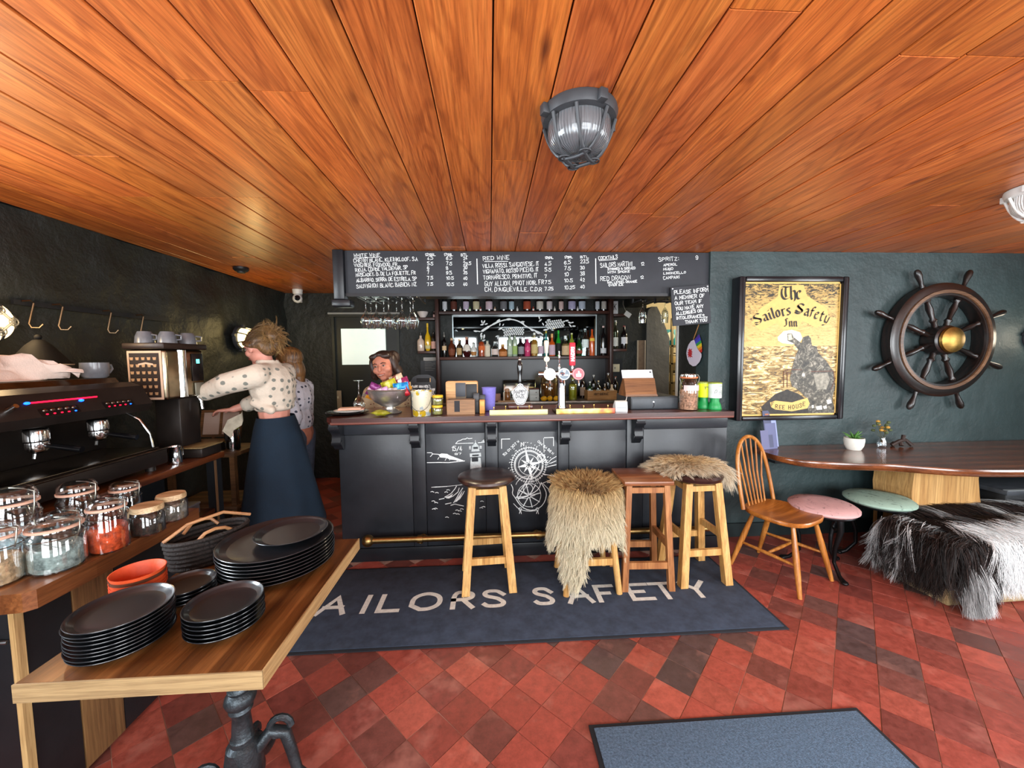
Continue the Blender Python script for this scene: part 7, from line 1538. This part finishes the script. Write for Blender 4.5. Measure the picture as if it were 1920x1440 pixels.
# grinder
t = thing('coffee_grinder', 'steel coffee grinder box with cup poster and lit display on the counter', 'grinder', (-1.95, 2.45, CZ+.0008))
m_gst = mat('grinder_steel', '#9a8c74', .22, 1., var=.2, vscale=10)
RB((-.1, -.145, .36), (.1, .16, .655), .02, 4).build('body', m_gst, t); RB((-.115, -.16, .6555), (.112, .175, .69), .006).build('cup_tray', mat('tray_brown', '#2a1d18', .4, .3), t); RB((-.08, -.02, .0), (.07, .14, .36), .012).build('stand', m_mach, t); RB((-.1, -.14, 0), (.07, .15, .03), .01).build('base', m_mach, t)
MB().lathe([(.02, .37), (.03, .37), (.03, .65), (.02, .65)], 20, (.088, -.02, 0)).build('chrome_pillar', mat('pillar_chrome', '#dfe4e6', .08, 1.), t)
RB((.1005, .05, .46), (.106, .14, .63), .004).build('display_panel', mat('panel_dark', '#141315', .25), t); RB((.1065, .082, .57), (.108, .108, .596), .002).build('screen', mat('cyan_screen', '#58d8d0', .4, emit=2.2, ecol='#5ae0d8'), t); RB((.1005, .06, .37), (.112, .13, .45), .006).build('dosing_plate', mat('dose_grey', '#7d7a6c', .4, .4), t)
MB().tube([(.09, .1, .36), (.11, .1, .33), (.115, .1, .28)], .009, 8).build('outlet', mat('group_chrome', '#c8c8c8'), t)
po = RB((-.1, -.1485, .365), (.085, -.1455, .645), .001).build('cup_poster', mat('poster_pink', '#c9a78c', .7), t, label='poster of coffee cups in rows'); B((-.088, -.1495, .378), (.073, -.1486, .632)).build('poster_field', mat('poster_dark', '#241711', .7), po, smooth=False)
for r_ in range(6):
    for c in range(5):
        x, z = -.075+.031*c, .39+.04*r_; s_ = .010
        MB().flat([(x-s_, z+.018), (x+s_, z+.018), (x+s_*.7, z+.002), (x-s_*.7, z+.002)], o=(0, -.1502, 0)).build('printed_cup', mat('poster_cup', '#b08a62', .7), po, smooth=False)
MB().flat([(-.04, .572), (0, .58), (.04, .572), (.04, .562), (0, .57), (-.04, .562)], o=(0, -.1504, 0)).build('banner', mat('poster_pink', '#c9a78c'), po, smooth=False)
cupm = MB().lathe([(0, .068), (.03, .068), (.033, .063), (.042, .04), (.046, .004), (.046, 0), (.042, 0), (.038, .038), (.028, .06), (0, .062)], 26).mesh('cup', MATS['grey_stoneware'])
for i, (x, y, lb) in enumerate(((-.05, -.085, 'upturned grey cup on the grinder tray above the cup poster'), (.055, -.06, 'upturned grey cup in the middle of the grinder tray'), (.06, .085, 'upturned grey cup on the grinder tray above the lit display'))):
    q = thing('coffee_cup', lb, 'cup', (-1.95+x, 2.45+y, CZ+.0008+.6905), .3*i, 'upturned grey cups'); inst('bowl', cupm, q); MB().tube([(.044, 0, .02), (.066, 0, .022), (.068, 0, .045), (.04, 0, .05)], .005, 8).build('handle', MATS['grey_stoneware'], q)
t = thing('tamper_jug', 'small steel milk jug standing before the grinder', 'jug', (-1.80, 2.27, CZ+.0008)); MB().lathe([(0, 0), (.034, 0), (.036, .01), (.03, .06), (.028, .085), (.032, .1)], 20).build('body', MATS['group_chrome'], t); MB().tube([(0, .03, .085), (0, .055, .08), (0, .055, .04), (0, .034, .03)], .004, 8).build('handle', MATS['group_chrome'], t)
t = thing('knock_box', 'black knock box with worn wooden lid at the end of the coffee counter', 'box', (-1.93, 2.39, CZ+.0008), 0)
t.location = (-1.81, 2.46, CZ+.0008); RB((-.06, -.07, 0), (.07, .1, .055), .008).build('box', m_mach, t); RB((-.065, -.075, .0555), (.075, .105, .064), .003).build('lid', wood('worn_lid', '#5a4a30', '#9a8458', 'Y', 1), t)
# hooks along the left wall
hk = thing('hook_rail', 'dark wall rail with bent steel hooks above the espresso machine', 'hook rail', (0, 0, 0)); zr_ = 1.80
B((WALL_X+.03, 2.14, zr_-.015), (WALL_X+.045, 3.1, zr_+.012)).build('rail', m_black, hk, smooth=False)
for k, y in enumerate((2.2, 2.34, 2.62, 2.85)): x = WALL_X+.05; MB().tube([(x, y-.03, zr_+.005), (x+.01, y, zr_+.012), (x+.012, y+.012, zr_-.0), (x+.006, y-.012, zr_-.11), (x+.012, y-.008, zr_-.13), (x+.03, y+.01, zr_-.13), (x+.04, y+.02, zr_-.11)], .0045, 6).build('hook', mat('hook_bronze', '#6a5a46', .4, 1.), hk)
# back corner shelf with framed board, jug, bin
t = thing('corner_shelf', 'rustic wooden corner shelf beyond the coffee counter', 'shelf', (0, 0, 0)); m_rust = wood('rustic', '#3a2412', '#7a5634', 'X', 1., .6)
for z in (.40, .80): RB((-2.42, 2.92, z-.03), (-1.9, 3.3, z), .006).build('board', m_rust, t)
for x, y in ((-1.95, 2.94), (-1.95, 3.26), (-2.4, 2.94)): B((x, y, 0), (x+.035, y+.035, .769)).build('leg', m_rust, t, smooth=False)
t = thing('steel_canister', 'tall shiny steel canister on the corner shelf behind the skirt', 'canister', (-1.97, 3.02, .8008)); MB().lathe([(0, 0), (.05, 0), (.052, .006), (.05, .16), (.046, .165), (0, .166)], 24).build('body', MATS['group_chrome'], t); MB().lathe([(.048, .167), (.05, .18), (.0, .185)], 20).build('lid', mat('olive_lid', '#8a8a3a', .5), t)
t = thing('gastro_tray', 'black tray with worn gold rim on the corner shelf', 'tray', (-2.2, 3.06, .8008)); RB((-.14, -.1, 0), (.14, .1, .06), .01).build('pan', m_mach, t); RB((-.145, -.105, .0605), (.145, .105, .068), .003).build('rim', mat('worn_gold', '#8a7440', .4, .8), t)
t = thing('framed_board', 'small framed white board leaning on the wall behind the reaching arm', 'frame', (-2.2, 3.22, .87), rot=(math.radians(-12), 0, 0)); 
for a, b in (((-.16, 0, 0), (.16, .015, .02)), ((-.16, 0, .2), (.16, .015, .22)), ((-.16, 0, .02), (-.14, .015, .2)), ((.14, 0, .02), (.16, .015, .2)), ((-.01, 0, .02), (.01, .014, .2))): B(a, b).build('rail', m_rust, t, smooth=False)
B((-.139, .006, .021), (.139, .012, .199)).build('board', mat('board_pink', '#a8948a', .7), t, smooth=False); B((-.06, -.0, -.069), (-.04, .014, -.0005)).build('foot_peg', m_rust, t, smooth=False); B((.04, -.0, -.069), (.06, .014, -.0005)).build('foot_peg', m_rust, t, smooth=False)
p = atY(431, 966, 3.1); t = thing('yellow_tub', 'low yellow tub on the floor under the corner shelf', 'tub', (p.x, 3.05, .0022)); RB((-.07, -.06, 0), (.07, .06, .12), .012).build('tub', mat('tub_black', '#17171a', .5), t); RB((-.075, -.065, .1205), (.075, .065, .17), .01).build('lid', mat('tub_yellow', '#b8b01e', .5), t)
# extinguisher beyond the people
p = onp(666, 4.7, .5); t = thing('fire_extinguisher', 'red fire extinguisher standing by the back door', 'extinguisher', (p.x-.62, 4.68, .0022)); MB().lathe([(0, 0), (.075, 0), (.08, .01), (.08, .42), (.05, .48), (.025, .5), (0, .5)], 24).build('cylinder', mat('ext_red', '#8f1a20', .35), t); MB().tube([(0, 0, .5), (0, -.02, .54), (0, -.09, .55)], .012, 8).build('valve', m_black, t); MB().tube([(.02, -.03, .53), (.1, -.03, .46), (.095, -.03, .2)], .009, 8).build('hose', m_black, t)
# security camera
p = onp(562, BACK_Y-.2, 2.27); t = thing('security_camera', 'small white security camera on the ceiling in the back corner', 'camera', (p.x, BACK_Y-.25, CEIL-.0008)); m_cw = mat('cam_white', '#d6d4d0', .4)
MB().lathe([(0, 0), (.055, 0), (.05, -.05), (.03, -.065), (0, -.065)], 20).build('mount', m_cw, t); MB().ball((.005, -.02, -.105), .052, 16, 12).build('ball', m_cw, t); MB().lathe([(0, -.055), (.03, -.05), (.032, -.045)], 16, (.025, -.02, -.105), ax='Y').build('lens', mat('lens_black', '#0c0c0e', .15), t)
p = onp(550, BACK_Y-.2, 2.05); t = thing('alarm_sensor', 'slim white alarm sensor in the back corner beside the security camera', 'sensor', (p.x, BACK_Y-.001, atY(550, 555, BACK_Y-.02).z)); RB((-.02, -.03, -.08), (.02, 0, .08), .008).build('case', m_cw, t); RB((-.012, -.034, .0), (.012, -.03, .05), .002).build('window', mat('sensor_win', '#a9a7a2', .3), t)
# small ceiling sensor over the left wall
p = atZ(452, 506, CEIL-.02); t = thing('smoke_alarm', 'small black smoke alarm on the plank ceiling near the left wall', 'smoke alarm', (p.x, p.y, CEIL-.0008)); MB().lathe([(0, 0), (.06, 0), (.06, -.018), (.045, -.034), (0, -.036)], 24).build('case', m_black, t); MB().lathe([(.03, -.0345), (.03, -.046), (0, -.05)], 18).build('chamber', mat('alarm_grey', '#2a2b2c', .5), t)
# ------------------------------------------------------------------ people
def skin_union(name, mb, voxel, m, parent=None, smooth=4, label=None):
    me = bpy.data.meshes.new('tmp'); me.from_pydata(mb.v, [], mb.f); me.update(); o = bpy.data.objects.new('tmp', me); COL.objects.link(o)
    r = o.modifiers.new('r', 'REMESH'); r.mode = 'VOXEL'; r.voxel_size = voxel; s = o.modifiers.new('s', 'SMOOTH'); s.factor = .5; s.iterations = smooth
    dg = bpy.context.evaluated_depsgraph_get(); nm = bpy.data.meshes.new_from_object(o.evaluated_get(dg)); bpy.data.objects.remove(o); bpy.data.meshes.remove(me)
    nm.name = name; nm.materials.clear(); nm.materials.append(m)
    for p in nm.polygons: p.use_smooth = True
    q = bpy.data.objects.new(name, nm); COL.objects.link(q)
    if parent: q.parent = parent
    if label: q['label'] = label
    return q
def limb(mb, pts, rs, n=14):
    mb.tube(pts, rs, n)
    for p, r in zip(pts, rs): mb.ball(p, r, n, 10)
def add_head(mb, M):
    h = MB(M); h.ball((0, .01, .03), (.074, .092, .09), 22, 16); h.ball((0, -.016, -.04), (.057, .066, .062), 20, 14); h.ball((0, -.062, -.086), (.024, .02, .018)); h.tube([(0, -.082, .022), (0, -.1, -.012), (0, -.104, -.02)], [.008, .0105, .0125], 10); h.ball((0, -.103, -.02), (.0145, .011, .009))
    for s in (-1, 1): h.ball((s*.035, -.052, -.02), (.031, .028, .028)); h.ball((s*.077, .0, -.005), (.009, .02, .031)); h.ball((s*.028, -.074, .032), (.024, .013, .008))
    h.ball((0, -.08, -.052), (.024, .011, .009)); mb.v, mb.f, n = mb.v, mb.f, len(mb.v); mb.v += h.v; mb.f += [tuple(i+n for i in f) for f in h.f]
def add_hand(mb, wrist, d, palm_n, size=1.):
    """palm plus five bent fingers; d points along the fingers, palm_n out of the palm"""
    w = Vector(wrist); d = Vector(d).normalized(); pn = (Vector(palm_n)-d*d.dot(Vector(palm_n))).normalized(); s = d.cross(pn)
    for k in range(4): limb(mb, [w+s*(.012*(k-1.5)*size), w+d*.085*size+s*(.0185*(k-1.5)*size)], [.016*size, .012*size], 10)
    for k, L in enumerate((.066, .076, .071, .055)):
        a = w+d*.085*size+s*(.0195*(k-1.5)*size); b = a+(d*.9+pn*.35)*L*.5*size; c = b+(d*.5+pn*.8)*L*.5*size; limb(mb, [a, b, c], [.0098*size, .009*size, .0076*size], 8)
    a = w+d*.025*size-s*.026*size; b = a+(d*.7-s*.75+pn*.2)*.04*size; c = b+(d*.85-s*.2+pn*.5)*.034*size; limb(mb, [a, b, c], [.013*size, .011*size, .009*size], 8)
def face_parts(t, M, lipc='#8f4038'):
    for s in (-1, 1):
        e = MB(M).ball((s*.029, -.079, .014), (.0115, .008, .0058), 12, 8).build('eye', mat('eye_white', '#8f857a', .3), t); MB(M).ball((s*.029, -.0865, .0135), (.0055, .003, .0058), 10, 6).build('iris', mat('iris', '#241610', .2), e)
        MB(M).tube([(s*.013, -.0885, .031), (s*.03, -.0885, .037), (s*.047, -.079, .031)], [.003, .0036, .002], 6).build('eyebrow', mat('brow', '#241610', .8), t)
    MB(M).tube([(-.027, -.081, -.046), (-.013, -.0905, -.0515), (0, -.0925, -.053), (.013, -.0905, -.0515), (.027, -.081, -.046)], [.0015, .0045, .0055, .0045, .0015], 8).build('lips', mat('lips_'+lipc, lipc, .4), t)
def hairmat(name, a, b):
    if name in MATS: return MATS[name]
    m, nt, p = _new(name); f = _noise(nt, _coord(nt, (60, 60, 9)), 1.0, 5, .6, .6); nt.links.new(_ramp(nt, f, [(.3, a), (.7, b)]), p.inputs['Base Color']); p.inputs['Roughness'].default_value = .45; _bump(nt, p, f, .5, .01); return m
m_skin = mat('skin_pink', '#c98a78', .5, var=.08, vscale=20); m_skin2 = mat('skin_tan', '#b0705a', .5, var=.08, vscale=20)
def spotted(name, base, spot, scale, thr, soft=.02):
    m, nt, b = _new(name); vec = _coord(nt, (1, 1, 1.15)); vo = nt.nodes.new('ShaderNodeTexVoronoi'); vo.inputs['Scale'].default_value = scale; vo.inputs['Randomness'].default_value = .55
    n = _noise(nt, vec, scale*1.7, 2); ad = nt.nodes.new('ShaderNodeMath'); ad.operation = 'MULTIPLY_ADD'; ad.inputs[1].default_value = .22; nt.links.new(n, ad.inputs[0]); nt.links.new(vec, vo.inputs['Vector']); nt.links.new(vo.outputs['Distance'], ad.inputs[2])
    nt.links.new(_ramp(nt, ad.outputs[0], [(thr, spot), (thr+soft, base)]), b.inputs['Base Color']); b.inputs['Roughness'].default_value = .85; _bump(nt, b, _noise(nt, vec, 9, 4), .5, .03); return m

# --- person reaching to the grinder, seen from the side and behind
t = thing('person', 'person in cream patterned blouse and long blue skirt reaching towards the grinder', 'person', (-1.53, 2.80, .0022), 0)
HM = Matrix.Translation((-.08, 0, 1.565)) @ rotz(math.radians(-104)) @ Matrix.Rotation(math.radians(16), 4, 'X')
b = MB(); add_head(b, HM)
limb(b, [(-.03, 0, 1.40), (-.055, 0, 1.53)], [.052, .048]); b.ball((0, 0, 1.30), (.105, .16, .16)); b.ball((.0, 0, 1.12), (.092, .125, .14)); b.ball((.005, 0, .98), (.12, .165, .14)); limb(b, [(-.005, -.17, 1.40), (-.005, .17, 1.40)], [.055, .055])
for s in (-1, 1): limb(b, [(.0, s*.085, .92), (-.02, s*.09, .5), (.02, s*.09, .09)], [.085, .055, .04]); limb(b, [(.03, s*.09, .045), (-.11, s*.1, .03)], [.04, .028])
limb(b, [(-.005, -.19, 1.39), (-.19, -.22, 1.33), (-.36, -.20, 1.26)], [.048, .038, .026]); add_hand(b, (-.37, -.198, 1.255), (-1, .12, -.2), (0, .9, -.5), .95)
limb(b, [(-.005, .19, 1.39), (-.15, .2, 1.2), (-.34, .1, 1.13)], [.048, .038, .026]); add_hand(b, (-.35, .098, 1.128), (-1, -.1, -.05), (0, 0, -1), .95)
skin_union('body', b, .0075, m_skin, t, 3)
w = MB(); w.ball((.0, 0, 1.31), (.135, .195, .165)); w.ball((.005, 0, 1.22), (.128, .17, .1)); limb(w, [(.0, -.17, 1.395), (.0, .17, 1.395)], [.07, .07]); limb(w, [(-.005, -.18, 1.38), (-.17, -.225, 1.335), (-.31, -.205, 1.28)], [.078, .07, .055]); limb(w, [(-.005, .18, 1.38), (-.14, .2, 1.22), (-.26, .14, 1.16)], [.075, .066, .055]); w.lathe([(.064, 1.42), (.072, 1.475), (.064, 1.495), (.05, 1.45)], 20, (-.03, 0, 0))
w.ball((.005, 0, 1.155), (.12, .16, .04)); limb(w, [(-.05, -.15, 1.2), (.06, -.15, 1.15)], [.025, .03])
skin_union('blouse', w, .009, spotted('blouse_print', '#cbbfae', '#74776f', 19, .36, .06), t, 3, 'cream blouse with grey leaf print')
sk_ = MB(); rings = []
for f in range(13):
    u = f/12; z = 1.09-.76*u; ex = .108+.155*u**.8; ey = .145+.10*u**.8; ring = []
    for k in range(48): a = 2*PI*k/48; fl_k = 1+.05*u*math.sin(a*7+.6); ring.append((.01+.02*u+ex*fl_k*math.cos(a), ey*fl_k*math.sin(a), z+.012*u*math.sin(a*3)))
    rings.append(ring)
sk_.loft(rings, cap=False).build('skirt', mat('teal_blue_cloth', '#0b2030', .9, var=.12, vscale=9, bump=.15, bscale=120), t, angle=70, label='long flared dark blue skirt')
tr_ = MB()
for s in (-1, 1): limb(tr_, [(-.02, s*.09, .5), (.01, s*.095, .10)], [.075, .085])
skin_union('trousers', tr_, .012, mat('pale_denim', '#9aa0a6', .9, var=.25, vscale=40), t, 2)
for s in (-1, 1): MB().ball((-.03, s*.095, .045), (.14, .05, .045), 16, 10).build('shoe', mat('shoe_grey', '#55585c', .7), t)
MB().loft([[(-.12+.02*math.sin(k), -.165-.02*k, 1.16-.012*k), (-.12+.02*math.sin(k), -.16-.02*k, 1.12-.03*k)] for k in range(3)]+[[(-.17, -.23, 1.10), (-.14, -.225, 1.03)], [(-.2, -.24, 1.03), (-.15, -.235, .98)]], cap=False, closed=False).build('sash', mat('sash_cloth', '#8f8a7a', .9, var=.2, vscale=30), t, angle=70)
hm = hairmat('hair_fair', '#2c1c10', '#7d5c36'); h = MB(HM); h.ball((0, .022, .045), (.083, .095, .088), 22, 16); h.ball((0, .07, .0), (.07, .05, .075)); h.ball((0, .105, .07), (.045, .045, .05)); h.ball((.008, .14, .05), (.048, .045, .055)); h.ball((-.01, .13, .0), (.036, .036, .06)); h.ball((0, .115, .115), (.03, .03, .022)); 
for s in (-1, 1): h.tube([(s*.05, -.07, .07), (s*.083, -.03, .04), (s*.088, .03, .01)], [.006, .014, .02], 8)
skin_union('hair', h, .008, hm, t, 2, 'fair brown hair tied up in a loose bun')
Rr, C1, T_, k0, k1 = [], [], [], [], []; ca_, cb_, cc_ = lin('#2c1d10'), lin('#523820'), lin('#9a784a')
for i in range(520):
    th = rg.uniform(-1.5, 1.5); ph = rg.uniform(-.35, 1.5); d = Vector((math.sin(th)*math.cos(ph)*.086, .02-math.cos(th)*.094*math.cos(ph)*rg.uniform(-.9, 1), .047+.09*math.sin(ph))); e = Vector((rg.normal(0, .025), .13+rg.normal(0, .02), .06+rg.normal(0, .03))); c = (d+e)/2; c = c+(c-Vector((0, .03, .03))).normalized()*.045
    cc = lerpc(ca_, cb_, rg.uniform()); Rr.append(HM @ d); C1.append(HM @ c); T_.append(HM @ e); k0.append(cc); k1.append(lerpc(cc, cc_, .7))
for i in range(300):
    a, u_ = rg.uniform(0, 2*PI), rg.uniform(-1, 1); q = Vector((math.sqrt(1-u_*u_)*math.cos(a), math.sqrt(1-u_*u_)*math.sin(a), u_)); d = Vector((0, .13, .05))+Vector((q.x*.048, q.y*.05, q.z*.062)); e = d+Vector((rg.normal(0, .03), rg.normal(.012, .022), rg.normal(-.02, .04))); Rr.append(HM @ d); C1.append(HM @ ((d+e)/2+q*.02)); T_.append(HM @ e); k0.append(lerpc(cb_, cc_, rg.uniform())); k1.append(cc_)
fleece('hair_strands', t, (Rr, C1, T_, k0, k1), vcol('hair_strand', .5, 0, .4), 5, 6, .005, .6, .0007, 9)
face_parts(t, HM)

# --- second person behind, arm hanging down
t = thing('person', 'person in white blouse with dark dots standing behind the one in the skirt', 'person', (-1.60, 3.22, .0022), 0)
HM = Matrix.Translation((-.03, 0, 1.46)) @ rotz(math.radians(-80)) @ Matrix.Rotation(math.radians(12), 4, 'X')
b = MB(); add_head(b, HM); limb(b, [(0, 0, 1.27), (-.02, 0, 1.39)], [.05, .046]); b.ball((0, 0, 1.18), (.1, .15, .15)); b.ball((0, 0, 1.0), (.09, .125, .14)); b.ball((.01, 0, .88), (.12, .16, .13)); limb(b, [(0, -.16, 1.27), (0, .16, 1.27)], [.052, .052])
for s in (-1, 1): limb(b, [(.01, s*.085, .84), (.0, s*.09, .46), (.03, s*.09, .09)], [.085, .055, .04]); limb(b, [(.03, s*.09, .045), (-.1, s*.1, .03)], [.04, .028])
limb(b, [(.01, -.175, 1.26), (.075, -.2, 1.03), (.035, -.2, .86)], [.045, .036, .025]); add_hand(b, (.034, -.2, .85), (-.1, 0, -1), (-1, .3, 0), .9)
limb(b, [(.01, .175, 1.26), (-.02, .2, 1.0), (-.15, .15, .95)], [.045, .036, .025]); add_hand(b, (-.16, .148, .95), (-1, -.2, 0), (0, 0, -1), .9)
skin_union('body', b, .0085, m_skin2, t, 3)
w = MB(); w.ball((.01, 0, 1.17), (.13, .185, .17)); w.ball((.01, 0, 1.0), (.125, .165, .15)); limb(w, [(0, -.16, 1.265), (0, .16, 1.265)], [.068, .068]); limb(w, [(.01, -.175, 1.25), (.085, -.205, 1.05), (.07, -.205, .95)], [.072, .072, .058]); limb(w, [(.01, .175, 1.25), (-.01, .2, 1.02)], [.07, .066]); w.lathe([(.06, 1.29), (.066, 1.33), (.058, 1.345), (.05, 1.3)], 18)
skin_union('blouse', w, .009, spotted('dot_print', '#b9b6bd', '#343746', 24, .37, .03), t, 3, 'white blouse with dark dots')
tr_ = MB()
for s in (-1, 1): limb(tr_, [(.01, s*.08, .86), (.0, s*.09, .5), (.05, s*.1, .12)], [.11, .085, .12])
skin_union('jeans', tr_, .012, mat('grey_denim', '#3d4250', .9, var=.25, vscale=30), t, 2, 'flared grey jeans')
for s in (-1, 1): MB().ball((-.02, s*.1, .045), (.14, .05, .045), 16, 10).build('shoe', mat('shoe_dark', '#2a2a2e', .6), t)
h = MB(HM); h.ball((0, .022, .04), (.085, .098, .09), 22, 16); h.ball((0, .06, -.06), (.075, .05, .1)); h.ball((0, .05, -.14), (.06, .04, .06))
for s in (-1, 1): h.ball((s*.068, .01, -.05), (.022, .05, .09))
skin_union('hair', h, .008, hairmat('hair_brown', '#2a170c', '#8a6034'), t, 2, 'brown hair with lighter streaks'); face_parts(t, HM)

# --- smiling person behind the bar
t = thing('person', 'smiling dark haired person in floral top leaning behind the silver bowl', 'person', (-.875, 3.40, .0022), 0)
HM = Matrix.Translation((-.0, -.16, 1.42)) @ Matrix.Diagonal((1.14, 1.06, 1.04, 1)) @ rotz(math.radians(-6)) @ Matrix.Rotation(math.radians(-9), 4, 'Y') @ Matrix.Rotation(math.radians(4), 4, 'X')
b = MB(); add_head(b, HM); limb(b, [(.03, -.08, 1.22), (.01, -.13, 1.34)], [.05, .046]); b.ball((.03, -.03, 1.12), (.16, .105, .15)); b.ball((.02, .03, .95), (.13, .095, .14)); b.ball((.01, .06, .84), (.16, .12, .13)); limb(b, [(-.13, -.06, 1.21), (.19, -.06, 1.23)], [.052, .052])
for s in (-1, 1): limb(b, [(s*.085, .06, .8), (s*.09, .05, .44), (s*.09, .08, .09)], [.085, .055, .04]); limb(b, [(s*.09, .08, .045), (s*.1, -.06, .03)], [.04, .028])
limb(b, [(.2, -.06, 1.22), (.27, -.03, 1.0), (.2, -.14, .9)], [.045, .036, .025]); add_hand(b, (.195, -.145, .9), (-.4, -1, 0), (0, 0, -1), .9)
limb(b, [(-.14, -.06, 1.2), (-.2, -.03, .98), (-.12, -.15, .9)], [.045, .036, .025]); add_hand(b, (-.118, -.155, .9), (.3, -1, 0), (0, 0, -1), .9)
skin_union('body', b, .007, m_skin2, t, 3)
w = MB(); w.ball((.03, -.03, 1.11), (.185, .125, .16)); w.ball((.02, .03, .95), (.17, .125, .15)); limb(w, [(-.13, -.055, 1.2), (.2, -.055, 1.225)], [.066, .066]); limb(w, [(.2, -.06, 1.21), (.275, -.03, 1.03)], [.075, .07]); limb(w, [(-.14, -.06, 1.19), (-.2, -.03, 1.02)], [.07, .066])
skin_union('floral_top', w, .01, spotted('floral_print', '#c9b08c', '#8a4a3c', 34, .3, .06), t, 3, 'cream floral top')
MB().loft([[(.02+.15*math.cos(a)*(1+.02*u), .05+.125*math.sin(a), .9-.5*u) for a in [2*PI*k/24 for k in range(24)]] for u in (0, .3, .6, 1.0, 1.6)], cap=False).build('trousers', mat('dark_trousers', '#1c1d22', .9), t, angle=70)
for s in (-1, 1): MB().ball((s*.095, .02, .045), (.05, .14, .045), 16, 10).build('shoe', mat('shoe_dark', '#2a2a2e', .6), t)
h = MB(HM); h.ball((0, .03, .045), (.088, .092, .088), 22, 16); h.ball((0, .06, -.03), (.085, .055, .085)); h.ball((.04, -.04, .085), (.04, .03, .026)); h.ball((-.04, -.036, .088), (.04, .03, .026)); h.ball((0, -.04, .1), (.05, .025, .02))
for s in (-1, 1): h.ball((s*.08, .01, .01), (.024, .045, .08)); h.ball((s*.09, .03, -.05), (.03, .045, .05)); h.ball((s*.06, .07, .06), (.05, .05, .06))
skin_union('hair', h, .007, hairmat('hair_dark', '#0f0908', '#3a241a'), t, 2, 'dark brown shoulder length hair'); face_parts(t, HM, '#8a3a34')
MB(HM).tube([(-.02, -.0915, -.0525), (0, -.0965, -.056), (.02, -.0915, -.0525)], [.001, .0022, .001], 6).build('teeth', mat('teeth', '#d8cfc4', .3), t)
